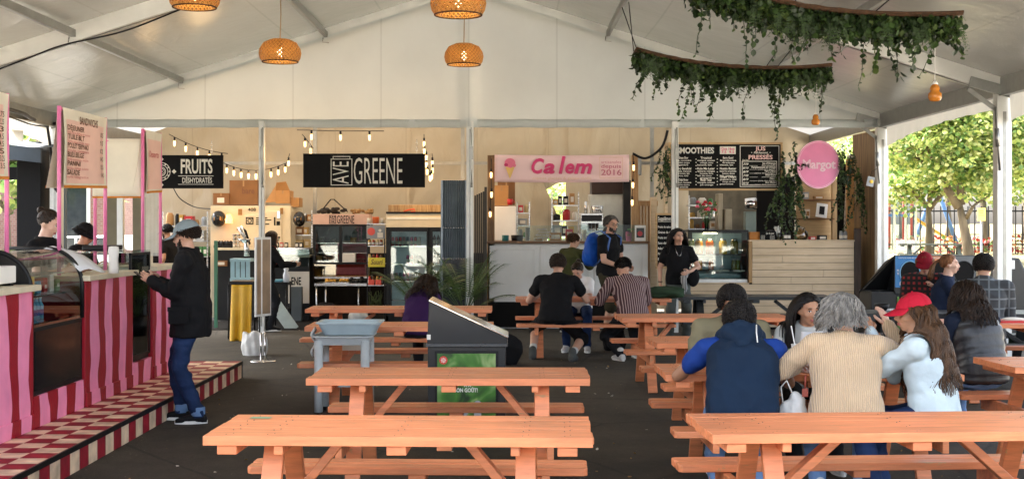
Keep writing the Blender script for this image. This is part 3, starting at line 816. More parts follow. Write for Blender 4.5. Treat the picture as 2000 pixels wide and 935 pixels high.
if True:
 L_.append(('SANDWICHS', .17, .062, .50, .32, 0, .01))
 its = [('DÉJEUNER', 'oeuf, bacon, fromage et tomate', '8.5'), ('TUILE BLT', 'bacon, laitue, tomate, mayo', '9.5'), ('POULET TERIYAKI', 'poulet, carottes', '12'), ('BLEU BELGE', 'brie, pommes, noix', '14.5'), ('PANINI', 'jambon, fromage suisse', '15.5'), ('SALADE', 'verte, vinaigrette', '14.5')]
 for i, (a_, b_, c_) in enumerate(its):
  v = .27+i*.112
  L_.append((a_, v, .040, .30+.02*len(a_), .05, 0, .012)); L_.append((b_, v+.045, .022, .62, .05, 1, .0)); L_.append((c_, v+.02, .040, .09, .82, 0, .012))
menu('cream cloth menu headed SANDWICHS on pink poles', 10.6, 11.8, -3.75, 2.66, 2.02, L_)
L2 = [('BOISSONS', .17, .06, .4, .4, 0, .01)]+[(s_, .28+i*.085, .04, .10, .84, 0, .012) for i, s_ in enumerate(['.75', '2.25', '3', '4.5', '4.5', '5', '3.25', '3.5'])]+[(s_, .28+i*.085, .035, .5, .1, 0, .01) for i, s_ in enumerate(['CAFÉ', 'THÉ', 'LATTE', 'MOKA', 'CHAI', 'JUS', 'EAU', 'LIMONADE'])]
menu('cream cloth price menu cut by the left edge of the photo', 8.3, 9.5, -3.75, 2.65, 2.02, L2)
menu('narrow cream and pink menu with red script, farthest on pink poles', 13.0, 13.65, -3.75, 2.65, 2.03, [('Desserts', .42, .06, .42, .1, 1, .02)])
# the cream sheet that faces the aisle end
t = thing('menu_banner', 'blank cream menu sheet turned towards the camera between pink poles', 'menu banner', (-4.0, 13.05, 1.28), 0, 'pink framed menus over the sandwich stall')
q = MB(); q.tube([(-4.25, 13.05, 1.28), (-4.25, 13.05, 2.55)], .017, 10); q.build('pole', M_PINKM, t)
q = MB(); q.tube([(-4.25, 13.05, 2.55), (-3.79, 13.05, 2.55)], .014, 8); q.build('top_bar', M_PINKM, t)
q = MB(); q.sheet(lambda u, v: Vector((-4.27+.50*u, 13.03+.012*math.sin(u*7), 2.57-.60*v)), 10, 8); q.build('cloth', M_CLOTH, t, solid=.004)
q = MB(); q.sheet(lambda u, v: Vector((-4.27+.50*u, 13.022+.012*math.sin(u*7), 1.985-.018*v)), 10, 1); q.build('ribbon_hem', M_OCHRE, t, solid=.004)
# small items on the counters
t = thing('till', 'white till box with a rounded screen on the near striped counter', 'till', (-3.78, 9.1, 1.255))
q = MB(); q.bb(-3.95, -3.62, 8.75, 9.35, 1.275, 1.40); q.build('body', M_WHITE, t, bevel=.01)
for y_ in (8.78, 9.26): q = MB(); q.bb(-3.94, -3.63, y_, y_+.06, 1.255, 1.275); q.build('foot', M_BLACKM, t)
q = MB(); q.bb(-3.93, -3.78, 8.95, 9.15, 1.40, 1.55); q.build('screen', M_WHITE, t, bevel=.01)
t = thing('coffee_machine', 'black coffee machine with round front at the left edge', 'coffee machine', (-4.15, 8.9, 1.255))
q = MB(); q.bb(-4.3, -3.98, 8.4, 9.3, 1.258, 1.72); q.build('body', M_BLACKM, t, bevel=.03)
q = MB(); q.cyl((-4.1, 9.36, 1.4), (-4.1, 9.30, 1.4), .06, n=16); q.build('dial', M_CHROME, t)
q = MB()
for i in range(5): q.cyl((-4.25+.06*i, 8.6, 1.72), (-4.25+.06*i, 8.6, 1.79), .028, n=10)
q.build('cups', M_WHITE, t)
q = MB(); z = 1.275; x0 = (222-1000)/FPX*11.1
q.lathe([(0, 0), (.042, 0), (.044, .04), (.038, .12), (.046, .20), (.042, .23), (.02, .235), (0, .23)], (x0, 11.1, z), 14)
q.build('paper_towel_roll', pm('tissue', c(228, 226, 220), .9, var=.05, bump=.5, bs=25), label='upright white paper towel roll on the middle striped counter', cat='paper roll')
q = MB(); q.sheet(lambda u, v: Vector((-3.86+.30*u+.1*v, 10.55+.35*v, 1.50-.19*u**1.5+.02*math.sin(v*5))), 8, 6)
q.build('paper_sheet', pm('paper', c(225, 228, 232), .8, var=.03, bump=.1), label='white paper sheet sagging off the curved glass case', cat='paper', solid=.002)
q = MB(); q.bb(-4.05, -3.80, 12.05, 12.5, 1.452, 1.50); q.build('baking_tray', M_BLACKM, bevel=.01, label='dark baking tray lying on top of the flat glass case', cat='tray')
# ================================================================ what stands outside on the left
M_BRICK = None
def bricks(name, a, b_, mo, sc=4.0):
 m = bpy.data.materials.new(name); MATS[name] = m
 n, l, b = nodes(m)
 tc = n.new('ShaderNodeTexCoord'); sp = n.new('ShaderNodeSeparateXYZ'); cm = n.new('ShaderNodeCombineXYZ'); ad = n.new('ShaderNodeMath'); ad.operation = 'ADD'
 l.new(tc.outputs['Object'], sp.inputs[0]); l.new(sp.outputs[0], ad.inputs[0]); l.new(sp.outputs[1], ad.inputs[1]); l.new(ad.outputs[0], cm.inputs[0]); l.new(sp.outputs[2], cm.inputs[1])
 t = n.new('ShaderNodeTexBrick'); t.inputs['Scale'].default_value = sc; t.inputs['Color1'].default_value = a; t.inputs['Color2'].default_value = b_; t.inputs['Mortar'].default_value = mo
 t.inputs['Mortar Size'].default_value = .02
 l.new(cm.outputs[0], t.inputs['Vector']); l.new(t.outputs[0], b.inputs['Base Color']); b.inputs['Roughness'].default_value = .85
 return m
M_BRICK = bricks('pink_brick', (.36, .19, .15, 1), (.28, .13, .10, 1), (.35, .32, .28, 1))
M_WINGL = pm('window_glass', (.03, .04, .045, 1), .05, var=.2, bump=0, spec=.8)
def building(label, x0, x1, y, h, mat, cols, rows, depth=10):
 t = thing('brick_building', label, 'building', ((x0+x1)/2, y, 0))
 q = MB(); q.bb(x0, x1, y, y+depth, 0, h); q.build('wall', mat, t)
 q = MB(); q.bb(x0-.2, x1+.2, y-.25, y+depth+.1, h, h+.35); q.build('roof', M_ALU, t)
 W_ = (x1-x0)/cols
 for i in range(cols):
  for j in range(rows):
   cx = x0+W_*(i+.5); z = 1.1+j*3.2
   f = MB(); w2 = W_*.28
   for a, b_ in ((cx-w2, cx-w2+.1), (cx+w2-.1, cx+w2), (cx-.04, cx+.04)): f.bb(a, b_, y-.06, y+.02, z, z+1.7)
   f.bb(cx-w2, cx+w2, y-.062, y+.02, z-.05, z+.05); f.bb(cx-w2, cx+w2, y-.062, y+.02, z+1.65, z+1.75)
   fo = f.build('window', M_ALU, t)
   g_ = MB(); g_.bb(cx-w2+.1, cx+w2-.1, y-.01, y+.0, z+.05, z+1.65); g_.build('pane', M_WINGL, fo)
 return t
building('pink brick building across the street beyond the sandwich stall', -27, -11.5, 37, 8.5, M_BRICK, 5, 2)
building('far pink brick building at the left edge beyond the trees', -45, -29, 42, 9, bricks('brown_brick', (.30, .17, .12, 1), (.22, .12, .09, 1), (.35, .32, .28, 1)), 4, 2)
# black steel columns and canopy of the market hall next to the tent
M_BLKPAINT = pm('black_paint', (.005, .005, .006, 1), .6, var=.3, bump=.1, spec=.2)
q = MB(); q.bb(-7.78, -7.40, 20.1, 20.5, 0, 3.0); q.bb(-7.8, -7.38, 20.08, 20.52, 2.85, 2.9)
q.build('black_column', M_BLKPAINT, bevel=.01, label='thick black square column left of the white tent post', cat='column')
q = MB(); q.bb(-7.41, -7.3, 20.9, 21.0, 0, 2.9); q.bb(-7.39, -7.32, 20.895, 20.9, .2, 2.8, 1)
q.build('steel_column', [pm('slate_paint', c(80, 95, 110), .5), M_ALU_D], bevel=.006, label='slim blue grey steel post right behind the thick black column', cat='column')
t = thing('awning', 'slate blue awning with folded arms behind the cloth menus', 'awning', (-8.2, 19.5, 2.8))
q = MB(); q.sheet(lambda u, v: Vector((-9.6+2.55*u, 19.2+1.0*v, 3.18-.33*u-.02*math.sin(u*9)+.1*v)), 14, 4); q.prism([(-9.6, 3.16), (-7.05, 2.83), (-7.05, 2.62), (-9.6, 2.9)], 19.15, 19.2); q.build('canopy', pm('slate_cloth', c(62, 72, 82), .8, bump=.2), t)
q = MB(); q.tube([(-9.2, 19.6, 2.75), (-8.3, 19.7, 2.6), (-7.3, 19.6, 2.75)], .03, 8); q.build('arm', M_ALU_D, t)
q = MB(); q.sheet(lambda u, v: Vector((-9.2+2.1*u, 18.6, 3.28-.22*u-.16*v)), 12, 2); q.build('striped_valance', M_VAL, t)
q = MB(); q.bb(-8.6, -7.2, 20.6, 20.75, 2.42, 2.62); q.build('steel_beam', M_BLKPAINT, label='black steel beam crossing behind the awning', cat='beam')
# cables bundled at the left eave corner
def cable(label, pts, r=.014, mat=None):
 q = MB()
 # smooth the path
 P_ = [Vector(p) for p in pts]; out = []
 for i in range(len(P_)-1):
  a = P_[max(i-1, 0)]; b = P_[i]; c_ = P_[i+1]; d = P_[min(i+2, len(P_)-1)]
  for k in range(8):
   u = k/8
   out.append(.5*((2*b)+(-a+c_)*u+(2*a-5*b+4*c_-d)*u*u+(-a+3*b-3*c_+d)*u**3))
 out.append(P_[-1])
 q.tube(out, r, 6)
 return q.build('cable', mat or M_BLACKM, label=label, cat='cable')
cable('black cable swooping along the left rafter towards the bamboo lamp', [P(-40, 150, 14.9), P(60, 112, 15), P(125, 88, 15.1), P(240, 62, 15.1), P(350, 20, 15.0), P(390, 5, 14.8)], .011)
cable('thick black cable looping from the sandwich menus to the tent corner', [P(10, 212, 17), P(45, 222, 18), P(62, 232, 19), P(85, 240, 20), P(110, 242, 20)], .028)
cable('thin black cable running to the tent corner under the awning', [P(10, 225, 17), P(60, 243, 19), P(95, 248, 20)], .012)
cable('black cable hanging in loops down the left tent post', [P(92, 245, 20), P(100, 300, 20), P(103, 355, 20), P(113, 375, 20)], .022)
cable('black cable drooping beside the ice cream banner', [P(1236, 300, 20.6), P(1262, 309, 20.6), P(1292, 288, 20.5), P(1304, 255, 20.4)], .022)
# white walls and posts at the far left
q = MB(); q.px(209, 228, 385, 490, 20.5, .3); q.build('wall_panel', pm('olive_board', c(120, 112, 88), .7), label='olive grey board standing right of the paper towel roll', cat='wall panel')
q = MB(); q.px(228, 240, 385, 490, 20.45, .1); q.build('white_post', M_ALU, bevel=.006, label='narrow white post beside the olive grey board', cat='post')
q = MB(); q.px(259, 279, 385, 490, 20.4, .2); q.build('wall_panel', pm('olive_board', c(120, 112, 88), .7), label='olive board left of the hanging clear strips', cat='wall panel')
q = MB()
for i in range(12):
 x = (279+i*2.6-1000)/FPX*20.3
 q.bb(x, x+.013, 20.3, 20.31, 1.2, 2.2)
q.build('strip_curtain', pm('grey_vinyl', c(190, 190, 180), .3), label='curtain of narrow grey plastic strips beside the fruit stall', cat='strip curtain')
# parked white car across the street
t = thing('parked_car', 'white car parked on the street behind the sandwich stall', 'car', (-9.9, 30, 0))
M_CARW = pm('white_car_paint', c(225, 228, 230), .25, coat=.6, var=.03, bump=0)
pr = [(-2.2, .35), (-2.15, .85), (-1.3, .95), (-.7, 1.42), (.8, 1.45), (1.5, .98), (2.1, .9), (2.25, .4)]
q = MB(); q.prism([(x-9.9, z) for x, z in pr], 29.1, 30.9); q.build('body', M_CARW, t, bevel=.08)
q = MB(); q.prism([(-11.1, 1.0), (-10.55, 1.37), (-9.95, 1.39), (-9.95, 1.0)], 29.085, 29.095); q.prism([(-9.88, 1.0), (-9.88, 1.39), (-9.15, 1.39), (-8.6, 1.02)], 29.085, 29.095); q.build('side_windows', M_WINGL, t)
for x in (-11.25, -8.5):
 q = MB(); q.cyl((x, 29.05, .33), (x, 29.3, .33), .33, n=20); w_ = q.build('wheel', M_BLACKM, t)
 q = MB(); q.cyl((x, 29.03, .33), (x, 29.05, .33), .19, n=12); q.build('rim', M_STEEL, w_)
q = MB(); q.bb(-12.08, -12.02, 29.2, 29.5, .62, .76); q.build('headlight', M_CHROME, t)
# ================================================================ stalls at the back of the tent
BS = FPX/20.6
M_SIGNB = pm('black_sign_board', (0.004, 0.004, 0.0045, 1), .6, var=.2, bump=.1, spec=.15)
M_CHALK = pm('chalk_white', c(228, 225, 215), .8, var=.12, vs=20, bump=0)
M_CARD = pm('cardboard', c(176, 132, 84), .85, var=.12, vs=4, bump=.1)
M_CARD2 = pm('dark_cardboard', c(130, 92, 58), .85, var=.15, vs=4, bump=.1)
M_CREAMP = pm('cream_paint', c(222, 208, 178), .45, var=.06, bump=.05)
M_PINE = wood('pine', (.44, .27, .12, 1), (.30, .165, .065, 1), axis=2)
M_POST = wood('stained_post', (.26, .145, .055, 1), (.13, .065, .025, 1), axis=2)
M_LIGHTW = wood('blond_planks', (.64, .49, .32, 1), (.54, .40, .24, 1), axis=0, rough=.5, scale=2.0)
M_PLY = wood('plywood', (.50, .33, .16, 1), (.36, .22, .10, 1), axis=2, rough=.6, scale=1.5)
M_PLYH = wood('plywood_shelf', (.55, .38, .19, 1), (.44, .28, .13, 1), axis=0, rough=.6, scale=1.5)
M_FRAMEW = wood('oak_frame', (.55, .37, .18, 1), (.40, .24, .10, 1), axis=0, rough=.5)
M_MAT = pm('black_rubber_mat', (0.005, 0.005, 0.005, 1), .8, var=.3, bump=.3, spec=.15)
M_GREYP = pm('grey_plastic', c(150, 155, 158), .5)
M_LABELW = pm('label_paper', c(225, 218, 205), .7, var=.05, bump=0)
M_REDP = pm('red_plastic', c(190, 35, 40), .35, bump=0)
M_BLUEP = pm('light_blue_paint', c(170, 205, 215), .55, bump=.1, var=.15)
M_WARMB = emis('warm_bulb', (1.0, .62, .24, 1), .5)
M_FOLIAGE = None
q = MB(); q.px(300, 950, 690, 691, 20.5, 4.3); q.v = [Vector((v.x, v.y, .012 if v.z > -1 and i % 2 else .004)) for i, v in enumerate(q.v)]
q = MB(); q.bb(-5.7, -.45, 20.6, 24.9, .002, .014); q.build('rubber_mat', M_MAT, label='black rubber flooring inside the fruit and Greene stalls', cat='floor mat')
def hang(t, x0, x1, y, ztop, z0):
 for x in (x0, x1):
  q = MB()
  k = int((z0-ztop)/.06)
  z = ztop
  for i in range(max(k, 2)):
   q.tube([(x-.012, y, z), (x-.012, y, z+.05), (x+.012, y, z+.05), (x+.012, y, z), (x-.012, y, z)], .004, 5, caps=False) if i % 2 else q.tube([(x, y-.012, z), (x, y-.012, z+.05), (x, y+.012, z+.05), (x, y+.012, z), (x, y-.012, z)], .004, 5, caps=False)
   z += .045
  q.build('chain', M_STEEL, t)
def sign(name, label, x0, x1, y0, y1, d, paint_fn, chains=None, mats=None, t=.03):
 a = P(x0, y0, d); b = P(x1, y1, d)
 th = thing(name, label, 'sign', ((a.x+b.x)/2, d, b.z))
 q = MB(); q.px(x0, x1, y0, y1, d, t); q.build('board', M_SIGNB, th, bevel=.004)
 q = MB()
 paint_fn(q, d-.004)
 q.build('lettering', mats or [M_CHALK], th)
 if chains: hang(th, (chains[0]-1000)/FPX*d, (chains[1]-1000)/FPX*d, d+.015, a.z, a.z+.33)
 return th
def txt(q, s, px0, px1, ybase, ytop, d, m=0, bold=0, shear=0):
 a = P(px0, ybase, d); b = P(px1, ytop, d)
 add_text(q, s, a.x, a.z, d, b.z-a.z, b.x-a.x, m, bold, shear)
def rect(q, px0, px1, y0, y1, d, m=0, lw=None):
 a = P(px0, y0, d); b = P(px1, y1, d)
 if lw is None: q.quad((a.x, d, b.z), (b.x, d, b.z), (b.x, d, a.z), (a.x, d, a.z), m)
 else:
  w = lw*d/FPX
  for (x0_, x1_, z0_, z1_) in ((a.x, b.x, a.z-w, a.z), (a.x, b.x, b.z, b.z+w), (a.x, a.x+w, b.z+w, a.z-w), (b.x-w, b.x, b.z+w, a.z-w)):
   q.quad((x0_, d, z0_), (x1_, d, z0_), (x1_, d, z1_), (x0_, d, z1_), m)
def ring(q, cx, cy, r0, r1, d, m=0, n=36, a0=0, a1=2*math.pi):
 C = P(cx, cy, d); s_ = d/FPX
 for i in range(n):
  a = a0+(a1-a0)*i/n; b = a0+(a1-a0)*(i+1)/n
  q.quad((C.x+r0*s_*math.cos(a), d, C.z+r0*s_*math.sin(a)), (C.x+r1*s_*math.cos(a), d, C.z+r1*s_*math.sin(a)),
   (C.x+r1*s_*math.cos(b), d, C.z+r1*s_*math.sin(b)), (C.x+r0*s_*math.cos(b), d, C.z+r0*s_*math.sin(b)), m)
def disc(q, cx, cy, r, d, m=0, n=24, ry=None):
 C = P(cx, cy, d); s_ = d/FPX; ry = ry or r
 q.add([(C.x+r*s_*math.cos(2*math.pi*i/n), d, C.z+ry*s_*math.sin(2*math.pi*i/n)) for i in range(n)], [tuple(range(n))], m)
def fr(q, d):
 txt(q, 'FRUITS', 353, 415, 338, 311, d, 0, .025)
 rect(q, 348, 417, 343.0, 344.2, d); txt(q, 'DÉSHYDRATÉS', 356, 414, 357, 347, d, 0, .02); rect(q, 348, 417, 359.5, 360.5, d)
 for r_ in (18, 13.5, 9): ring(q, 315, 335, r_-1.3, r_, d)
 for k in range(12):
  a = k*math.pi/6; disc(q, 315+15.5*math.cos(a), 335+15.5*math.sin(a), 1.4, d); disc(q, 315+6*math.cos(a), 335+6*math.sin(a), 1.1, d)
 disc(q, 315, 335, 2.5, d)
 for cx, cy in ((315, 311), (340, 335), (315, 361)):
  C = P(cx, cy, d); w = 4.5*d/FPX; q.quad((C.x-w, d, C.z), (C.x, d, C.z-w), (C.x+w, d, C.z), (C.x, d, C.z+w))
sign('hanging_sign', 'black hanging sign reading FRUITS DÉSHYDRATÉS with a white rosette', 290, 436, 303, 368, 20.6, fr, (312, 413))
def gr(q, d):
 # stacked AVE inside a boxed frame, rotated a quarter turn
 for s_, yb, yt in (('E', 335, 312),):
  pass
 M = None
 k = MB(); add_text(k, 'AVE', 0, 0, 0, .30, .36, 0, -.005)
 a = P(681, 359, d); q.add([Vector((a.x-p.z*.88, d, a.z+p.x)) for p in k.v], k.f, 0)
 rect(q, 646, 688, 310, 362, d, 0, 1.4); rect(q, 650, 684, 305, 311, d, 0, 1.2)
 txt(q, 'GREENE', 691, 786, 359, 307, d, 0, -.006)
 C = P(706, 335, d)
sign('hanging_sign', 'long black hanging sign reading AVE GREENE in tall white letters', 592, 830, 300, 366, 20.62, gr, (606, 814))
# ---------------- string lights
def string_lights(label, pts, n, drop=.05, bulb=.018, light=()):
 t = thing('string_lights', label, 'string lights', pts[0], 0, 'strings of warm bulbs')
 P_ = [Vector(p) for p in pts]
 q = MB(); q.tube(P_, .006, 5); q.build('cord', M_BLACKM, t)
 L = [0]
 for i in range(1, len(P_)): L.append(L[-1]+(P_[i]-P_[i-1]).length)
 for k in range(n):
  s_ = L[-1]*(k+.5)/n
  for i in range(1, len(P_)):
   if s_ <= L[i]: break
  u = (s_-L[i-1])/max(1e-6, L[i]-L[i-1]); p = P_[i-1].lerp(P_[i], u)
  q = MB(); q.lathe([(.0, 0), (.018, 0), (.016, -.05), (0.014, -.055)], (p.x, p.y, p.z-.005), 8); so = q.build('socket', M_BLACKM, t)
  q = MB(); q.lathe([(.012, -.052), (.022, -.075), (bulb, -.10), (.020, -.13), (.008, -.15), (0, -.152)], (p.x, p.y, p.z-.005), 10); q.build('bulb', M_WARMB, so)
 return t
def sagline(a, b, sag, n=10):
 a = Vector(a); b = Vector(b)
 return [a.lerp(b, i/n)-Vector((0, 0, sag*4*(i/n)*(1-i/n))) for i in range(n+1)]
string_lights('string of warm bulbs sagging over the fruit stall boxes', sagline(P(436, 318, 22), P(560, 318, 22), .13)+[P(566, 300, 22)], 10)
string_lights('string of warm bulbs behind the fruit stall sign near the tent hem', sagline(P(330, 262, 21.5), P(445, 300, 21.5), .06), 5)
string_lights('string of warm bulbs climbing to the hem between the two black signs', [P(590, 262, 20.9), P(600, 274, 20.9), P(612, 290, 20.9)], 2)
string_lights('bunch of warm bulbs hanging at the right end of the long black sign', [P(828, 262, 20.8), P(829, 285, 20.8), P(834, 300, 20.8), P(832, 318, 20.8), P(842, 340, 20.8), P(845, 318, 20.9), P(844, 300, 20.9)], 9)
string_lights('string of bulbs along the hem above the long black sign', [P(580, 254, 20.5), P(670, 256, 20.5), P(750, 256, 20.5)], 3)
string_lights('bulbs wound down the left timber post of the ice cream stall', [P(960, 310, 20.9), P(959, 335, 20.9), P(960, 370, 20.9), P(957, 410, 20.9), P(957, 425, 20.9)], 3)
string_lights('bulbs wound down the right timber post of the ice cream stall', [P(1236, 298, 20.9), P(1238, 320, 20.9), P(1236, 350, 20.9), P(1234, 400, 20.9)], 3)
# the light these lamps give
def lamp(x, y, z, e, r=.25, col=(1, .62, .28)):
 l_ = bpy.data.lights.new('bulb_light', 'POINT'); l_.energy = e*.6; l_.shadow_soft_size = r; l_.color = col
 o = bpy.data.objects.new('bulb_light', l_); o.location = (x, y, z); COL.objects.link(o)
lamp(-4.4, 21.9, 2.62, 9); lamp(-5.4, 21.6, 2.95, 6); lamp(-3.3, 21.2, 2.9, 6); lamp(-1.4, 21.3, 2.6, 8); lamp(-.35, 21.3, 2.4, 2); lamp(-2.2, 22.6, 2.9, 6)
# ---------------- fruit stall interior
d0 = 24.0
t = thing('cold_room', 'cream walled cold store with doors and stickers inside the fruit stall', 'cold store', (P(490, 0, d0).x, d0, 0))
q = MB(); q.px(411, 568, 402, 640, 23.2, 1.3); q.build('wall', M_CREAMP, t, bevel=.01)
q = MB(); q.px(470, 512, 420, 520, 23.17, .03); q.px(514, 550, 412, 520, 23.17, .03); q.build('door', M_CREAMP, t, bevel=.006)
q = MB(); q.px(541, 547, 412, 426, 23.12, .05); q.build('door_handle', M_CHROME, t)
q = MB(); d = 23.16
rect(q, 480, 495, 424, 438, d, 0, 2.0); ring(q, 487.5, 431, 2.6, 4.2, d); disc(q, 492, 427, .9, d)
for i in range(4): rect(q, 500, (522, 530, 518, 526)[i], 424.5+i*4, 426.5+i*4, d)
txt(q, '408', 484, 500, 412, 406, d, 0, .02)
rect(q, 535, 538, 424, 440, d); rect(q, 540, 547, 432, 440, d)
rect(q, 462, 474, 447, 449, d); rect(q, 527, 547, 462, 465, d)
q.build('sticker', [M_SIGNB], t)
q = MB(); rect(q, 465, 473, 408, 420, 23.15, 0); rect(q, 547, 553, 406, 418, 23.15, 0); q.build('gold_tape', pm('gold_tape', c(150, 110, 50), .4), t)
def cbox(label, x0, x1, y0, y1, d, t=.4, mat=None, flap=False, words=None, tag=None):
 th = thing('cardboard_box', label, 'cardboard box', (P((x0+x1)/2, y1, d).x, d, P(0, y1, d).z), 0, 'cardboard boxes')
 q = MB(); q.px(x0, x1, y0, y1, d, t); q.build('carton', mat or M_CARD, th, bevel=.004)
 xm = (x0+x1)/2
 q = MB(); q.px(xm-1.5, xm+1.5, y0-.4, y0+(y1-y0)*.25, d-.003, t*.9); q.build('tape', pm('tan_tape', c(160, 125, 85), .3, bump=0), th)
 if flap:
  a = P(x0, y0, d); b = P(x1, y0, d)
  q = MB(); q.add([(a.x, d, a.z+.002), (b.x, d, a.z+.002), (b.x-.05, d-.12, a.z+.16), (a.x+.04, d-.12, a.z+.14)], [(0, 1, 2, 3)]); q.build('flap', mat or M_CARD, th, solid=.006)
 if words:
  q = MB(); txt(q, words[0], words[1], words[2], words[3], words[4], d-.004, 0, .02); q.build('lettering', words[5] if len(words) > 5 else M_INK, th)
 if tag:
  q = MB(); rect(q, *tag, d-.004, 0); q.build('paper_label', M_LABELW, th)
 return th
cbox('cardboard box printed bare on top of the cream cold store', 448, 503, 352, 400, 23.3, .5, M_CARD2, words=('bare', 473, 497, 378, 367))
cbox('small brown box with a white label left of the box printed bare', 416, 447, 377, 400, 23.25, .4, M_CARD2, tag=(424, 438, 386, 396))
cbox('open brown box leaning right of the box printed bare', 538, 566, 372, 397, 23.3, .4, M_CARD, flap=True)
cbox('low brown box at the right end of the cold store top', 567, 584, 386, 404, 23.4, .4, M_CARD)
q = MB(); a = P(520, 396, 23.4); q.add([(a.x, 23.3, a.z), (a.x+.26, 23.35, a.z+.02), (a.x+.16, 23.5, a.z+.33)], [(0, 1, 2)]); q.build('cardboard_sheet', M_CARD, label='folded triangular piece of cardboard beside the open box', cat='cardboard', solid=.01)
def dispenser(label, x0, x1, y0, y1, d):
 th = thing('towel_dispenser', label, 'towel dispenser', (P((x0+x1)/2, y1, d).x, d, P(0, y1, d).z), 0, 'wall dispensers')
 q = MB(); a = P(x0, y0, d); b = P(x1, y1, d); cx = (a.x+b.x)/2; cz = (a.z+b.z)/2; w = (b.x-a.x)/2; h = (a.z-b.z)/2
 q.ball((cx, d+.05, cz), w, .14, h, n=20, k=10); q.build('case', pm('smoke_black_plastic', (.01, .01, .01, 1), .12, bump=0), th)
 q = MB(); q.cyl((cx-w*.5, d-.03, cz), (cx+w*.5, d-.03, cz), h*.35, n=14); q.build('roll', M_CARD, th)
dispenser('round shouldered black towel dispenser left on the cold store wall', 412, 440, 411, 443, 23.1)
dispenser('black towel dispenser to the right of the cold store door', 571, 596, 413, 443, 23.1)
q = MB(); C = P(447, 428, 23); q.lathe([(.02, .09), (.05, .07), (.045, .03), (.07, 0), (.06, -.05), (.07, -.07)], C, 14); q.build('amber_lamp', pm('amber_glass', (.8, .25, .02, 1), .15, bump=0, emit=(1, .4, .08, 1), es=.8), label='small ribbed amber glass lamp shade beside the black towel dispenser', cat='lamp')
# counters
def work(label, x0, x1, y0, d, t, mats, cat='counter', name='prep_counter'):
 a = P(x0, y0, d); b = P(x1, y0, d)
 th = thing(name, label, cat, ((a.x+b.x)/2, d, 0))
 q = MB(); q.bb(a.x, b.x, d, d+t, .0, a.z-.04); q.build('cabinet', mats[0], th, bevel=.005)
 q = MB(); q.bb(a.x-.02, b.x+.02, d-.03, d+t, a.z-.04, a.z); q.build('worktop', mats[1], th, bevel=.004)
 return th
work('dark fruit stall counter with a pale top under the mixers', 420, 500, 484, 22.6, .5, (M_BLACKM, M_CREAMTOP))
work('long dark stall counter with a pale top right of the menu stand', 525, 604, 498, 22.5, .5, (M_BLACKM, M_CREAMTOP))
# glass topping case on that counter
t = thing('topping_case', 'low glass topping case with an orange round sticker', 'display case', (P(565, 0, 22.4).x, 22.4, P(0, 498, 22.4).z))
q = MB(); q.px(530, 604, 486, 497.5, 22.35, .35); q.build('tray_row', M_STEEL, t)
q = MB(); q.px(530, 606, 484, 486, 22.33, .4); q.build('shelf', M_CHROME, t); q = MB(); q.px(532, 604, 487, 520, 22.28, .004); q.build('pane', M_GLASS, t)
q = MB(); disc(q, 540, 503, 6, 22.27); q.build('sticker', pm('orange_sticker', c(225, 110, 60), .6, bump=0), t)
GJ = 'small label jars on the topping case'
for i, x in enumerate((532, 541, 550, 559, 580, 588)):
 q = MB(); a = P(x, 484, 22.4); q.bb(a.x-.03, a.x+.03, 22.38, 22.44, a.z, a.z+.095); q.bb(a.x-.022, a.x+.022, 22.375, 22.38, a.z+.02, a.z+.075, 1); q.build('tea_tin', [M_BLACKM if i != 2 else M_REDP, M_LABELW], bevel=.003, label='%s tin in the row of small dark tins on the topping case' % ORD[i], cat='tin', group=GJ)
# greek letters panel with black letters below: banner 'ENE'
q = MB(); 
t = thing('counter_banner', 'white counter banner with black letters cut off as ENE', 'banner', (P(580, 548, 22.3).x, 22.3, P(0, 583, 22.3).z))
q = MB(); q.px(563, 604, 530, 592, 22.42, .02); q.build('panel', M_LABELW, t)
q = MB(); txt(q, 'ENE', 569, 588, 556, 541, 22.415, 0, .02); q.build('lettering', M_SIGNB, t)
q = MB(); q.px(566, 589, 560, 627, 22.2, .15); q.build('crate', pm('dark_grey_crate', c(70, 78, 82), .6, bump=.2), bevel=.01, label='dark grey upright crate in front of the white counter banner', cat='crate')
# stacked light blue wooden crate with frames
t = thing('wooden_crate', 'pale blue slatted wooden crate standing behind the yellow liner bag', 'crate', (P(472, 0, 21.4).x, 21.4, P(0, 549, 21.4).z))
for i, x in enumerate((450, 460, 470, 480)):
 q = MB(); q.px(x, x+8, 506, 549, 21.4, .02); q.build('slat', M_BLUEP, t)
q = MB(); q.px(449, 489, 505, 511, 21.38, .3); q.px(449, 489, 543, 549, 21.38, .3); q.build('frame', M_BLUEP, t)
# waste stand with yellow liner
t = thing('waste_stand', 'black waste stand with a long yellow liner bag hanging from it', 'waste stand', (P(472, 0, 18.9).x, 18.9, 0))
q = MB(); q.px(446, 500, 549, 556, 18.75, .45); q.build('ring_frame', M_BLACKM, t, bevel=.01)
q = MB()
for x in (447, 498): 
 for dd in (18.78, 19.15): a = P(x, 552, 18.8); q.tube([(a.x, dd, a.z), (a.x, dd, 0.02)], .012, 6)
q.build('frame_leg', M_BLACKM, t)
def yl(u, v):
 a = P(453, 556, 18.74); b = P(492, 556, 18.74)
 x = a.x+(b.x-a.x)*u-.02*v; z = a.z-(.87-.06*math.sin(u*5))*v
 return Vector((x, 18.74-.03*math.sin(u*13)*(.3+v)-.03*v, z))
M_YEL = pm('yellow_liner', c(215, 165, 25), .45, var=.12, vs=4, bump=.5, bs=9, sheen=.1)
q = MB(); q.sheet(yl, 24, 20); q.build('liner_bag', M_YEL, t, solid=.02)
M_BAGW = pm('white_plastic_bag', c(205, 205, 200), .4, var=.12, vs=7, bump=.8, bs=10)
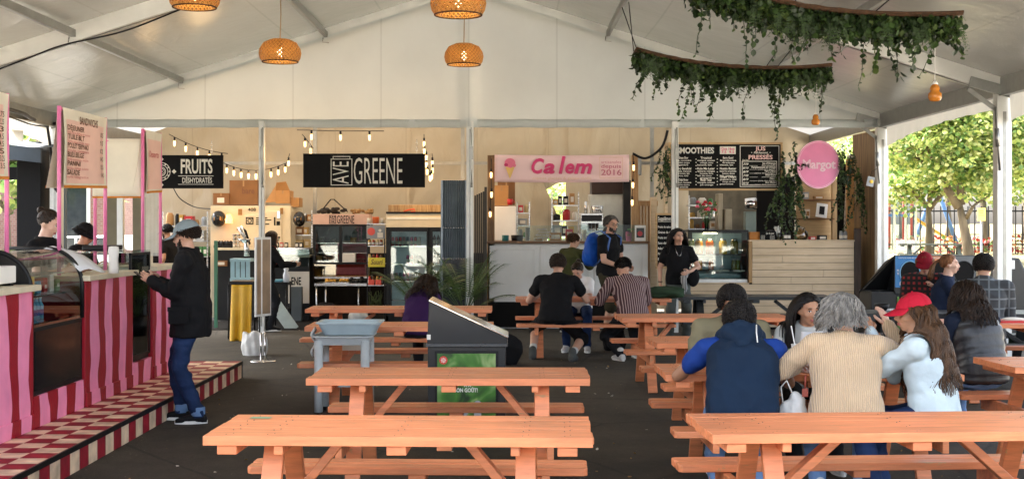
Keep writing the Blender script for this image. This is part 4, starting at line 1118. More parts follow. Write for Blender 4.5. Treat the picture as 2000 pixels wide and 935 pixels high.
def blob_bag(name, label, cat, ctr_, rx, ry, rz, mat, seed=0, tie=True):
 q = MB()
 def f(u, v):
  th = v*math.pi; a = u*2*math.pi
  n_ = 1+.22*noise.noise(Vector((math.cos(a)*1.5+seed, math.sin(a)*1.5, v*4)))+.05*noise.noise(Vector((math.cos(a)*6, math.sin(a)*6+seed, v*10)))
  r_ = math.sin(th)**.6
  return Vector((ctr_[0]+rx*r_*math.cos(a)*n_, ctr_[1]+ry*r_*math.sin(a)*n_, max(ctr_[2]-rz+.0, ctr_[2]-rz*math.cos(th)*n_)))
 q.sheet(f, 40, 24)
 return q.build(name, mat, label=label, cat=cat)
def sack(u, v):
 a = u*2*math.pi; r_ = .150+.012*math.sin(v*5)-.03*max(0, v-.75)*4*.8; pl_ = .010*math.sin(a*9+3*v)+.014*noise.noise(Vector((math.cos(a)*3, math.sin(a)*3, v*5)))
 if v > .9: r_ *= 1-(v-.9)*5
 return Vector((P(494, 687, 16.6).x+(r_+pl_)*math.cos(a), 16.7+(r_+pl_)*.85*math.sin(a), .29*min(v/.85, 1)+.02*math.sin(a*4+1)*v-.05*max(0, v-.9)*8))
q = MB(); q.sheet(sack, 60, 22); q.build('white_sack', M_BAGW, label='slumped white plastic sack on the ground under the yellow liner', cat='sack')
# free-standing menu holder
t = thing('menu_stand', 'tall chrome menu stand with two narrow display frames on a round base', 'menu stand', (P(513, 705, 15.9).x, 15.9, 0))
x = P(514, 705, 15.9).x
q = MB(); q.lathe([(0, .012), (.16, .010), (.165, 0), (0, 0)], (x, 15.9, .0), 28); q.build('base', M_CHROME, t)
q = MB(); q.cyl((x-.028, 15.9, .01), (x-.028, 15.9, .36), .011, n=8); q.cyl((x+.022, 15.9, .01), (x+.022, 15.9, .36), .011, n=8); q.build('pole', M_CHROME, t)
q = MB()
M2 = Matrix.Translation((x-.02, 15.9, 0)) @ Matrix.Rotation(R(62), 4, 'Z')
z0, z1 = P(0, 617, 15.9).z, P(0, 463, 15.9).z
q.box(0, -.02, (z0+z1)/2, .30, .02, z1-z0, 0, mat=M2); q.build('display_frame', M_ALU, t, bevel=.004)
q = MB(); q.box(0, -.034, (z0+z1)/2, .25, .004, z1-z0-.06, 0, mat=M2); q.build('sheet', pm('brown_menu_sheet', c(150, 125, 95), .4, var=.4, vs=3, bump=0), t)
q = MB(); M3 = Matrix.Translation((x-.05, 15.97, 0)) @ Matrix.Rotation(R(-72), 4, 'Z'); q.box(0, 0, (z0+z1)/2, .28, .02, z1-z0, 0, mat=M3); q.build('display_frame', M_ALU, t, bevel=.004)
cbox('low cardboard box printed SERIES on the stall floor', 561, 607, 645, 672, 20.55, .35, words=('SERIES', 566, 588, 668, 663))
# dark prep table with a basin and pots
def ptable(label, x0, x1, y0, d, t, topm, legm):
 a = P(x0, y0, d); b = P(x1, y0, d)
 th = thing('prep_table', label, 'table', ((a.x+b.x)/2, d, 0))
 q = MB(); q.bb(a.x, b.x, d, d+t, a.z-.05, a.z); q.build('top', topm, th, bevel=.004)
 for x in (a.x+.03, b.x-.03):
  for yy in (d+.03, d+t-.03):
   q = MB(); q.cyl((x, yy, 0), (x, yy, a.z-.05), .014, n=8); q.build('leg', legm, th)
 q = MB(); q.bb(a.x+.02, b.x-.02, d+.02, d+t-.02, .3, .32); q.build('lower_shelf', legm, th)
 return th
ptable('black trestle table with blue tray between the menu stand and the crates', 525, 562, 551, 20.9, .45, M_BLACKM, M_BLACKM)
q = MB(); q.px(531, 550, 546, 550.6, 20.95, .25); q.build('blue_tray', pm('blue_tray', c(90, 150, 170), .4), bevel=.01, label='small blue tray on the black trestle table', cat='tray')
q = MB(); a = P(559, 551, 21.0); q.lathe([(0, 0), (.05, 0), (.055, .12), (.03, .18), (.045, .22), (.02, .25), (0, .26)], a, 12); q.build('plastic_jug', pm('clear_plastic', c(225, 228, 232), .2, bump=.3), label='clear plastic wrapped jug on the black trestle table', cat='jug')
cbox('white box with green print under the black trestle table', 524, 540, 576, 610, 20.85, .3, M_LABELW, words=('FRUIT', 526, 538, 602, 597, M_CAN[5]))
q = MB(); a = P(556, 650, 20.8); q.box(a.x, 20.8, a.z+.25, .2, .02, .5, 0, (0, R(-35), 0)); q.build('leaning_panel', pm('pale_print_panel', c(205, 215, 205), .5), label='pale printed panel leaning under the trestle table', cat='panel')
# espresso / juice mixers on the fruit counter
rn = random.Random(5)
def pot(label, px_, py_, d, r, h, mat, name='steel_pot', cat='pot', group=None):
 a = P(px_, py_, d); q = MB(); q.lathe([(0, 0), (r, 0), (r*1.02, h*.9), (r*1.08, h), (r*.92, h), (r*.9, h*.1), (0, h*.1)], a, 16)
 return q.build(name, mat, label=label, cat=cat, group=group)
for i, x in enumerate((458, 466)):
 for k in range(4): pot('steel cup %s in the %s stack on the fruit counter' % (('at the bottom', 'second from the bottom', 'third from the bottom', 'on top')[k], ('left', 'right')[i]), x, 484-k*7, 22.7, .033, .055, M_STEEL, 'steel_cup', 'cup', 'stacked steel cups')
t = thing('juicer', 'steel and black hand juicer on the fruit stall counter', 'juicer', P(480, 500, 21.6))
q = MB(); C = P(482, 500, 21.6); q.cyl(C, C+Vector((0, 0, .25)), .05, .04, 12); q.cyl(C+Vector((0, 0, .25)), C+Vector((-.12, 0, .50)), .03, .05, 12); q.build('body', M_STEEL, t)
q = MB(); q.lathe([(.03, 0), (.10, .05), (.11, .07), (.10, .07), (.02, .03)], C+Vector((-.02, -.08, .22)), 16); q.build('bowl', M_CHROME, t)
q = MB(); q.tube([C+Vector((-.1, 0, .5)), C+Vector((-.02, 0, .42)), C+Vector((.05, 0, .2))], .02, 8); q.build('lever', M_BLACKM, t)
q = MB()
C = P(436, 484, 22.8)
for i in range(6): q.ball(C+Vector((-.12+.05*i, .02*(i % 2), .07)), .04, .04, .06)
q.bb(C.x-.16, C.x+.18, 22.75, 22.9, C.z, C.z+.05); q.build('utensil_rack', M_BLACKM, label='black rack of utensils below the left towel dispenser', cat='rack')
# side cable and dark partition
q = MB(); q.px(418, 424, 470, 700, 20.9, .05); q.build('green_post', pm('green_paint', c(70, 125, 95), .5), label='slim green post behind the man in the grey cap', cat='post')
cable('thin black cable looping across the fruit stall back curtain', [P(338, 366, 24.4), P(352, 388, 24.4), P(380, 404, 24.4), P(412, 408, 23.6)], .01)
# ---------------- Greene stall interior
t = thing('hot_display', 'two door food display with a pink header reading AVE GREENE', 'display cabinet', (P(662, 0, 22.5).x, 22.5, P(0, 580, 22.5).z))
q = MB(); q.px(611, 720, 418, 438, 22.4, .6); q.build('header', pm('dusty_pink_panel', c(205, 170, 155), .5), t, bevel=.004)
q = MB(); txt(q, 'GREENE', 658, 692, 436, 420.5, 22.39, 0, 0); rect(q, 643, 656, 420, 436.5, 22.39, 0, 1); 
k_ = MB(); add_text(k_, 'AVE', 0, 0, 0, .09, .12, 0, .01); a = P(645, 435, 22.39); q.add([Vector((a.x+.085-p.z, 22.39, a.z+p.x)) for p in k_.v], k_.f, 0)
q.build('lettering', M_SIGNB, t)
q = MB(); q.px(611, 722, 438, 442, 22.4, .6); q.px(611, 616, 442, 512, 22.4, .05); q.px(662, 668, 442, 512, 22.4, .05); q.px(717, 722, 442, 512, 22.4, .05); q.px(611, 722, 512, 516, 22.4, .6); q.build('frame', M_BLACKM, t, bevel=.004)
q = MB(); q.px(612, 721, 440, 515, 22.98, .02); q.px(611, 613, 440, 512, 22.45, .55); q.build('cabinet_back', pm('dark_steel', (.05, .05, .05, 1), .3, .7), t)
for z_ in (474, 493): q = MB(); q.px(616, 718, z_, z_+1.5, 22.46, .5); q.build('shelf', M_CHROME, t)
for a, b in ((616, 662), (668, 717)): q = MB(); q.px(a, b, 442, 512, 22.43, .006); q.build('glass_door', M_GLASS, t)
q = MB(); q.px(612, 724, 516, 540, 22.25, .01); q.build('sneeze_guard', glass('warm_glass', (.95, .85, .6, 1)), t)
q = MB(); q.px(614, 722, 540, 544, 22.3, .5); q.px(614, 722, 553, 558.5, 22.1, .7); q.build('serving_deck', M_STEEL, t, bevel=.004)
for x in (618, 636, 700): q = MB(); a = P(x, 558, 22.12); q.cyl((a.x, 22.14, 0), (a.x, 22.14, a.z), .013, n=8); q.build('leg', M_STEEL, t)
q = MB(); a = P(636, 600, 22.12); b = P(700, 600, 22.12); q.cyl((a.x, 22.14, a.z), (b.x, 22.14, a.z), .013, n=8); q.build('stretcher', M_STEEL, t)
rn = random.Random(11)
q = MB()
for (xa, xb) in ((632, 658), (660, 682)):
 a = P(xa, 553, 22.2); b = P(xb, 553, 22.2)
 tr = MB(); tr.bb(a.x, b.x, 22.15, 22.5, a.z, a.z+.02); tr.build('food_tray', M_STEEL, label='%s steel tray of golden food on the serving deck' % ('left' if xa < 640 else 'right'), cat='tray', group='trays of food on the serving deck')
 f = MB()
 for i in range(60): f.ball((rn.uniform(a.x+.02, b.x-.02), rn.uniform(22.17, 22.48), a.z+.03+rn.uniform(0, .03)), rn.uniform(.014, .026), n=6, k=4)
 f.build('golden_food', pm('golden_food', c(215, 160, 60), .5, var=.5, vs=30), label='heap of golden food in the %s steel tray' % ('left' if xa < 640 else 'right'), cat='food', kind='stuff')
q = MB(); a = P(685, 553, 22.2)
for i in range(16): q.ball((a.x+rn.uniform(0, .26), rn.uniform(22.15, 22.35), a.z+rn.uniform(.02, .08)), .04, n=8, k=5)
q.build('dark_fruit', M_BLACKM, label='pile of dark round fruit beside the trays', cat='food', kind='stuff')
q = MB(); q.px(669, 694, 495, 512, 22.38, .12); q.build('white_box', M_LABELW, bevel=.005, label='white box in front of the right door of the display cabinet', cat='box')
for i, (x, r_, h_, mm) in enumerate(((622, .07, .12, M_CARD), (634, .03, .1, M_STEEL), (648, .06, .08, M_CARD2), (683, .03, .14, pm('amber_jar', c(200, 120, 40), .2, bump=0)), (704, .07, .07, M_STEEL), (628, .05, .1, M_STEEL), (690, .05, .09, M_CARD), (650, .05, .08, M_STEEL))):
 pot('%s container on the %s shelf behind the display cabinet doors' % (ORD[i], 'lower' if i < 5 else 'upper'), x, 512 if i < 5 else 474, 22.6, r_, h_, mm, 'food_container', 'container', 'containers inside the display cabinet')
# loose things on top
q = MB(); a = P(615, 416, 22.6)
for i in range(26): q.ball((a.x+rn.uniform(.05, .5), 22.6+rn.uniform(0, .3), a.z+rn.uniform(0, .08)), rn.uniform(.03, .06), .05, .03, n=8, k=5)
q.tube([(a.x+.1, 22.6, a.z+.02), (a.x+.28, 22.6, a.z+.24), (a.x+.34, 22.6, a.z+.24), (a.x+.58, 22.6, a.z+.02)], .012, 6)
q.build('net_bag', pm('dark_netting', (.02, .017, .013, 1), .8, bump=.5), label='dark net bag with a wire handle on the display cabinet', cat='bag')
q = MB()
for i in range(16): q.ball((a.x+rn.uniform(.62, 1.0), 22.6+rn.uniform(0, .3), a.z+rn.uniform(.0, .06)), rn.uniform(.03, .05), .05, .03, n=8, k=5)
q.build('dried_plants', pm('dried_straw', c(140, 110, 70), .9, var=.5, vs=30), label='tangle of dried plants on the right of the cabinet top', cat='dried plants', kind='stuff')
# narrow rack
t = thing('shelf_rack', 'narrow rack of jars, sauces and a yellow card between the two coolers', 'shelf rack', (P(734, 0, 22.0).x, 22.0, 0))
q = MB()
for x in (716, 750):
 for dd in (22.0, 22.35): a = P(x, 440, 22.0); q.bb(a.x, a.x+.02, dd, dd+.02, 0, a.z)
q.build('upright', M_BLACKM, t)
RZ = [438, 481, 516, 558, 600]
for z_ in RZ: q = MB(); q.px(716, 752, z_-1.5, z_, 22.0, .37); q.build('shelf', M_STEEL, t)
q = MB(); q.px(716, 752, 440, 466, 21.98, .02); q.build('picture_panel', pm('grey_print', c(140, 145, 150), .5, bump=0), t)
q = MB(); disc(q, 725, 452, 7.5, 21.975); q.build('red_logo', pm('coral_print', c(215, 85, 75), .5, bump=0), t)
q = MB(); disc(q, 742, 450, 3, 21.975); q.px(737, 748, 454, 464, 21.974, .003); q.build('pale_figure', M_LABELW, t)
t2 = thing('price_card', 'yellow card with curly black script hung on the narrow rack', 'card', P(735, 521, 21.95))
q = MB(); q.px(719, 752, 503, 521, 21.93, .01); q.build('card', pm('yellow_card', c(228, 210, 60), .5, bump=0), t2)
q = MB(); txt(q, 'Suuri', 724, 748, 516, 506, 21.925, 0, .01, .3); q.build('lettering', M_INK, t2)
cols_ = [c(190, 150, 70), c(160, 60, 35), c(200, 175, 120), c(120, 50, 30), c(200, 60, 50), c(90, 60, 30)]
jm = [pm('sauce_%s' % 'abcdef'[i], cc, .2, bump=0) for i, cc in enumerate(cols_)]
for si, z_ in enumerate(RZ[1:4]):
 for i in range(4):
  a = P(722+i*7.5, z_-1.6, 22.1); r_ = .030; h_ = (.10, .16, .15)[si]
  q = MB(); q.lathe([(0, 0), (r_, 0), (r_, h_*.75), (r_*.7, h_*.85), (r_*.7, h_), (0, h_)], a, 10); q.lathe([(r_*1.03, h_*.2), (r_*1.03, h_*.6)], a, 10, 1)
  q.build('jar', [jm[(i+si*2) % 6], M_LABELW], label='%s jar from the left on the %s shelf of the narrow rack' % (('first', 'second', 'third', 'fourth')[i], ('upper', 'middle', 'lower')[si]), cat='jar', group='jars on the narrow rack')
for i in range(2):
 a = P(725+i*14, 556.5, 21.98); q = MB(); q.bb(a.x-.05, a.x+.05, 21.98, 22.05, a.z, a.z+.09); q.build('sauce_carton', pm('coral_carton', c(235, 90, 70), .5), bevel=.004, label='%s bright coral carton on the lower rack shelf' % ('left', 'right')[i], cat='carton')
q = MB()
a = P(734, 600, 22.1)
for i in range(14): q.tube([(a.x+rn.uniform(-.12, .12), 22.1, a.z), (a.x+rn.uniform(-.14, .14), 22.05, a.z+rn.uniform(.15, .32))], [.02, .004], 5)
q.build('wrapped_herbs', pm('herb_mix', c(70, 80, 40), .7, var=.6, vs=20), label='wrapped herbs on the bottom shelf of the narrow rack', cat='herbs', kind='stuff')
pot('terracotta coloured pot on top of the narrow rack', 734, 437, 22.1, .055, .12, pm('terracotta', c(205, 100, 50), .6), 'flower_pot', 'pot')
for i, x in enumerate((721, 747)): pot('%s of the two pale tins beside the terracotta coloured pot' % ('left', 'right')[i], x, 437, 22.1, .035, .10, M_LABELW, 'tin', 'tin')
# drinks fridge
t = thing('drinks_fridge', 'black two door drinks fridge with cream header', 'fridge', (P(812, 0, 21.8).x, 21.8, 0))
q = MB(); q.px(754, 866, 417, 444, 21.8, .7); q.build('header', M_CREAMP, t, bevel=.006)
q = MB(); q.px(756, 864, 424, 428, 21.79, .01); q.build('light_strip', pm('header_gloss', c(240, 235, 220), .2, bump=0), t)
a = P(754, 444, 21.8); b = P(866, 444, 21.8)
q = MB(); q.bb(a.x, a.x+.04, 21.8, 22.5, 0, a.z); q.bb(b.x-.04, b.x, 21.8, 22.5, 0, a.z); q.bb(a.x, b.x, 22.46, 22.5, 0, a.z); q.bb(a.x, b.x, 21.8, 22.5, 0, .15); q.bb(a.x, b.x, 21.8, 22.5, a.z-.05, a.z-.001)
q.px(835, 840, 444, 700, 21.8, .04); q.px(754, 866, 413.5, 417, 21.78, .74); q.build('cabinet', M_BLACKM, t)
q = MB(); q.bb(a.x+.04, b.x-.04, 22.44, 22.455, .15, a.z-.05); q.build('liner', pm('fridge_liner', c(190, 205, 205), .4, emit=(.75, .9, .95, 1), es=.01), t)
for x0_, x1_ in ((757, 836), (839, 863)):
 q = MB(); q.px(x0_, x1_, 446, 452, 21.74, .05); q.px(x0_, x0_+6, 452, 610, 21.74, .05); q.px(x1_-3, x1_, 452, 610, 21.74, .05); q.px(x0_, x1_, 610, 618, 21.74, .05)
 dr = q.build('door', M_BLACKM, t, bevel=.004)
 q = MB(); q.px(x0_+6, x1_-3, 452, 610, 21.77, .006); q.build('glass_pane', M_GLASS, dr)
for z_ in (480, 515, 548, 585): q = MB(); q.px(758, 862, z_, z_+2, 21.95, .45); q.build('shelf', M_CHROME, t)
cm = [c(200, 80, 90), c(205, 200, 190), c(120, 135, 140), c(190, 150, 160), c(70, 80, 95), c(160, 60, 110)]
cmm = [pm('can_%s' % 'abcdef'[i], x_, .3, .3, bump=0) for i, x_ in enumerate(cm)]
for si, z_ in enumerate((480, 515, 548)):
 for i in range(13):
  x = 767+i*7.4
  if 826 < x < 842: continue
  if si == 1 and x < 795: continue
  a = P(x, z_, 22.05); r_, h_ = .028, (.155, .15, .14)[si]
  if x > 842: r_, h_ = .028, .19
  q = MB(); q.lathe([(0, 0), (r_, 0), (r_, h_*.75), (r_*(.9 if x < 842 else .4), h_*.88), (r_*(.8 if x < 842 else .35), h_), (0, h_)], a, 10); q.lathe([(r_*1.03, h_*.2), (r_*1.03, h_*.55)], a, 10, 1)
  ci = (0 if i < 3 and si == 0 else (i+si) % 6) if x < 842 else 4
  q.build('drink_can' if x < 842 else 'dark_bottle', [cmm[ci] if x < 842 else pm('brown_glass', (.03, .012, .006, 1), .1, bump=0), M_LABELW],
    label='%s %s on the %s shelf behind the %s fridge door' % (ORD[i], 'drink can' if x < 842 else 'dark bottle', ('top', 'second', 'third')[si], 'left' if x < 842 else 'right'), cat='can' if x < 842 else 'bottle', group='drinks in the black fridge')
q = MB(); q.px(758, 862, 400, 417, 22.0, .5); q.build('wooden_box', wood('stained_pine_box', (.48, .33, .16, 1), (.25, .14, .06, 1), axis=2), bevel=.006, label='long weathered wooden box on top of the drinks fridge', cat='box')
q = MB(); a = P(802, 413, 21.9); q.tube([a+Vector((-.12, 0, 0)), a+Vector((-.03, 0, .03)), a+Vector((.06, 0, .04)), a+Vector((.08, 0, 0)), a+Vector((0, 0, -.01))], .014, 6); q.build('orange_strap', pm('orange_strap', c(215, 75, 30), .5), label='looped orange strap in front of the weathered wooden box', cat='strap')
# corrugated metal screen and dark wooden partition
t = thing('corrugated_screen', 'tall corrugated steel screen beside the drinks fridge', 'screen', (P(886, 0, 20.9).x, 20.9, 0))
M_CORR = pm('galvanised', (0.20, 0.235, 0.265, 1), .35, .75, var=.3, vs=4, bump=.05)
def cor(zt, zb):
 def f(u, v):
  a = P(863, 352, 20.9); b = P(910, 352, 20.9)
  return Vector((a.x+(b.x-a.x)*u, 20.9+.022*math.sin(u*2*math.pi*11), zb+(zt-zb)*v))
 return f
q = MB(); q.sheet(cor(P(0, 352, 20.9).z, P(0, 505, 20.9).z), 132, 4); q.build('upper_sheet', M_CORR, t)
q = MB(); q.px(863, 910, 506, 660, 20.86, .03); q.build('lower_panel', pm('navy_black_panel', (.012, .018, .022, 1), .25, var=.4, bump=.05), t)
q = MB(); q.px(861, 865, 352, 660, 20.85, .08); q.px(909, 912, 352, 660, 20.85, .08)
q.build('frame', M_CORR, t, bevel=.003)
q = MB(); 
for yy in (445, 505, 563):
 for i in range(9): C = P(866+i*5, yy, 20.85); q.ball(C, .012, .006, .012, n=6, k=4)
q.build('rivets', M_CHROME, t)
t = thing('wooden_partition', 'dark slatted wooden partition between the Greene and ice cream stalls', 'partition', (P(937, 0, 20.5).x, 20.5, 0))
M_DKW = wood('dark_wood', (.05, .042, .03, 1), (.02, .017, .013, 1), axis=2)
a = P(926, 368, 20.45); b = P(949, 368, 20.45)
for i in range(6):
 x0 = a.x+(b.x-a.x)*i/6; q = MB(); q.bb(x0+.002, x0+(b.x-a.x)/6-.002, 20.5+.08*i, 20.54+.08*i, 0, a.z-.03*(5-i)*.6-.02); q.build('board', M_DKW, t)
q = MB(); q.px(946, 951, 365, 690, 20.4, .06); q.build('edge_post', M_DKW, t)
# ---------------- ice cream stall
t = thing('ice_cream_counter', 'white panelled ice cream counter with a thin wooden top', 'counter', (P(1109, 0, 20.9).x, 20.9, 0))
a = P(953, 476, 20.9); b = P(1266, 476, 20.9)
q = MB(); q.bb(a.x, b.x, 20.95, 21.9, .0, a.z); q.build('cabinet', M_WHITE, t, bevel=.004)
zz = P(0, 587, 20.9).z
for (x0_, x1_) in ((956, 1052), (1056, 1158), (1162, 1263)):
 q = MB(); A = P(x0_, 480, 20.9); B = P(x1_, 583, 20.9); w_ = .07
 q.bb(A.x, B.x, 20.93, 20.95, A.z-w_, A.z); q.bb(A.x, B.x, 20.93, 20.95, B.z, B.z+w_); q.bb(A.x, A.x+w_, 20.93, 20.95, B.z+w_, A.z-w_); q.bb(B.x-w_, B.x, 20.93, 20.95, B.z+w_, A.z-w_)
 q.build('panel_frame', M_WHITE, t, bevel=.004)
q = MB(); q.bb(a.x, b.x, 20.925, 20.95, .02, zz-.02); q.build('kick_board', M_DARKIN, t)
q = MB(); q.px(951, 1269, 471, 475.5, 20.85, 1.05); q.build('worktop', wood('walnut_top', (.22, .12, .06, 1), (.14, .075, .035, 1)), t, bevel=.004)
def tpost(label, x0, x1, y0, y1, d, mat=M_POST):
 q = MB(); a = P(x0, y0, d); b = P(x1, y1, d); q.bb(a.x, b.x, d, d+(b.x-a.x), max(0, b.z), a.z); return q.build('timber_post', mat, bevel=.006, label=label, cat='post')
tpost('brown timber post holding the left end of the pink banner', 952, 966, 303, 900, 20.95)
tpost('round shouldered timber post right of the pink banner', 1234, 1247, 303, 470.5, 21.1, M_PINE)
t = thing('pink_banner', 'pale pink ice cream banner reading Ca lem with a cone and depuis 2016', 'banner', (P(1097, 0, 20.8).x, 20.8, P(0, 355, 20.8).z))
M_BPINK = pm('pale_pink_vinyl', c(240, 205, 205), .4, var=.05, vs=2, bump=.15, bs=5)
a = P(966, 302, 20.8); b = P(1229, 355, 20.8)
q = MB(); q.sheet(lambda u, v: Vector((a.x+(b.x-a.x)*u, 20.82+.008*noise.noise(Vector((u*6, v*2, 0))), b.z+(a.z-b.z)*v-.012*math.sin(math.pi*u))), 40, 8); q.build('cloth', M_BPINK, t, solid=.006)
M_HOT = pm('hot_pink_print', c(214, 40, 110), .5, var=.1, vs=9, bump=0); M_SOFTP = pm('soft_pink_print', c(238, 120, 150), .5, bump=0); M_CONE = pm('cone_yellow_print', c(238, 195, 110), .5, bump=0); M_ROSE = pm('rose_print', c(205, 110, 130), .5, bump=0)
q = MB(); D = 20.79
for s_, x0_, x1_, yb, yt in (('C', 1038, 1062, 339, 309), ('a', 1061, 1083, 339, 319), ('l', 1091, 1104, 339, 305), ('e', 1104, 1121, 339, 319), ('m', 1121, 1156, 339, 319)):
 h_ = P(0, yt, D).z-P(0, yb, D).z
 k = MB(); add_text(k, s_, 0, 0, 0, .3, None, 0, .026, .25)
 xs = [p.x for p in k.v]; zs = [p.z for p in k.v]
 for (dx, dy, mm, dd) in ((1.2, 1.0, 2, 0), (0, 0, 0, -.003)):
  A = P(x0_+dx, yb+dy, D+dd); W_ = (x1_-x0_)*D/FPX
  q.add([Vector((A.x+(p.x-min(xs))/(max(xs)-min(xs))*W_, D+dd, A.z+(p.z-min(zs))/(max(zs)-min(zs))*h_)) for p in k.v], k.f, mm)
txt(q, 'artisanales', 1174, 1213, 319, 313.5, D, 2, .0); txt(q, 'depuis', 1174, 1213, 328, 321, D, 2, .015); txt(q, '2016', 1174, 1214, 342, 331, D, 2, .01); rect(q, 1171, 1216, 307, 348, D, 3, .8)
txt(q, 'crèmes glacées & gelato molle', 1040, 1155, 350.5, 345, D, 3, 0)
q.build('lettering', [M_HOT, M_SOFTP, M_ROSE, pm('faint_ochre', c(228, 190, 160), .6, bump=0)], t)
q = MB(); C = P(990, 337, D); A = P(1003, 327, D); B = P(996, 350, D)
q.add([(P(987, 326, D).x, D, P(0, 326, D).z), (P(1005, 326, D).x, D, P(0, 326, D).z), (B.x, D, B.z)], [(0, 2, 1)], 1)
disc(q, 996, 318, 10.5, D-.002, 0, 28, 9); disc(q, 988.5, 322, 4, D-.004, 2, 14, 3.2); disc(q, 1004, 323, 4, D-.003, 0, 14, 3.5); disc(q, 997, 325, 4, D-.0035, 0, 14, 3)
q.build('cone_print', [M_SOFTP, M_CONE, M_HOT], t)
cbox('cardboard box on the white freezer behind the ice cream counter', 966, 993, 362, 402, 22.2, .4)
cbox('open cardboard box behind the left end of the pink banner', 972, 1006, 354, 400, 22.8, .4, M_CARD2)
q = MB(); a = P(996, 400, 22.0); q.lathe([(0, 0), (.045, 0), (.05, .10), (0, .10)], a, 14); q.tube([a+Vector((.045, 0, .03)), a+Vector((.085, 0, .05)), a+Vector((.045, 0, .08))], .008, 6); q.build('red_mug', M_REDP, label='red mug beside the cardboard box on the white freezer', cat='mug')
q = MB(); q.px(966, 1008, 403, 470, 22.1, .6); q.build('white_freezer', M_WHITE, bevel=.015, label='white upright freezer behind the ice cream counter', cat='freezer')
for i, (x0_, x1_, y0_) in enumerate(((980, 994, 460), (998, 1022, 460))):
 a = P(x0_, 471, 21.0); b = P(x1_, 471, 21.0); q = MB()
 q.lathe([(0, 0), ((b.x-a.x)/2*.9, 0), ((b.x-a.x)/2, .10), ((b.x-a.x)/2*.93, .10), ((b.x-a.x)/2*.85, .01), (0, .01)], ((a.x+b.x)/2, 21.1, a.z), 18)
 q.build('bowl', [pm('teal_bowl', c(40, 120, 120), .35), M_BLACKM][i], label=('teal bowl on the left end of the ice cream counter', 'black bowl next to the teal one on the ice cream counter')[i], cat='bowl')
t = thing('glass_guard', 'long clear ice cream guard written with faint menu lines', 'glass screen', (P(1100, 0, 21.0).x, 21.0, P(0, 471, 21).z))
q = MB(); q.px(1010, 1128, 440, 470.5, 21.0, .008); q.build('pane', M_GLASS, t); q = MB(); q.px(1133, 1262, 439, 470.5, 21.0, .008); q.build('pane', M_GLASS, t)
q = MB()
for (x0_, x1_, n_, mm) in ((1046, 1094, 4, 1), (1150, 1178, 4, 0), (1225, 1240, 3, 2)):
 for i in range(n_): txt(q, ('vanille  fraise', 'chocolat noir', 'érable', 'pistache', )[i], x0_+(i % 2)*4, x1_-(i % 3)*5, 449+i*5.5, 445.5+i*5.5, 20.995, mm, .02)
q.build('lettering', [M_CHALK, M_GREYP, M_CAN[5]], t)
t = thing('photo_stand', 'small upright frame with a red dessert photo on the counter', 'photo stand', P(1250, 470, 20.95))
q = MB(); q.px(1240, 1261, 440, 470.5, 20.93, .02); q.build('frame', M_WHITE, t, bevel=.003)
q = MB(); q.px(1243, 1258, 445, 464, 20.925, .004); disc(q, 1250, 456, 5, 20.92, 1); q.build('picture', [pm('dark_print', (.02, .02, .02, 1), .3, bump=0), M_REDP], t)
# machinery behind
t = thing('soft_serve_machine', 'black and steel soft serve machine behind the ice cream counter', 'ice cream machine', (P(1163, 0, 22).x, 22, P(0, 470, 22).z))
q = MB(); q.px(1134, 1178, 416, 468, 22, .6); q.build('body', M_STEEL, t, bevel=.01); q = MB(); q.px(1136, 1176, 420, 432, 21.98, .03); q.build('front_plate', M_BLACKM, t)
q = MB(); 
for i in range(3): C = P(1152+i*7, 436, 21.9); q.cyl(C, C+Vector((0, 0, -.12)), .03, .02, 10)
q.build('nozzle', M_BLACKM, t)
q = MB(); C = P(1166, 416, 22.2); q.lathe([(0, 0), (.09, 0), (.11, .13), (0, .14)], C, 16); q.build('hopper', M_STEEL, t); q = MB(); C = P(1144, 416, 22.2); q.cyl(C, C+Vector((0, 0, .2)), .025, n=8); q.build('syrup_pump', M_CHROME, t)
q = MB(); q.px(1152, 1228, 379, 470, 22.9, .6); q.build('steel_fridge', pm('pale_steel', c(190, 190, 180), .35, .3), bevel=.01, label='pale tall fridge behind the worker in the ice cream stall', cat='fridge')
q = MB(); q.px(1156, 1216, 354, 379, 22.85, .6); q.build('dark_board', pm('dark_brown_board', c(52, 32, 24), .6), label='dark brown board above the pale fridge', cat='board')
q = MB(); q.px(1218, 1232, 352, 470, 22.6, .2); q.build('dark_cupboard', M_BLACKM, label='narrow black cupboard by the right timber post', cat='cupboard')
q = MB(); q.px(1246, 1251, 305, 340, 20.95, .02); q.px(1238, 1253, 305, 342, 21.25, .05, 0)
q.build('fuse_box', M_GREYP, bevel=.004, label='grey electrical box on the right timber post', cat='fuse box')
# slatted pine screen between ice cream and juice
t = thing('slatted_screen', 'pine slatted screen between the ice cream and juice stalls', 'screen', (P(1263, 0, 21.6).x, 21.6, 0))
for i in range(6):
 q = MB(); q.px(1247+i*6, 1251+i*6, 396, 690, 21.6+.02*(i % 2), .03); q.build('slat', M_PINE, t)
q = MB(); q.px(1245, 1285, 392, 402, 21.58, .1); q.build('top_rail', M_PINE, t)
q = MB(); q.px(1271, 1283, 385, 690, 21.4, .12); q.build('board_stack', M_LIGHTW, t)
tpost('slim pale timber upright carrying the vine left of the menu board', 1298, 1304, 280, 690, 20.95, M_LIGHTW)
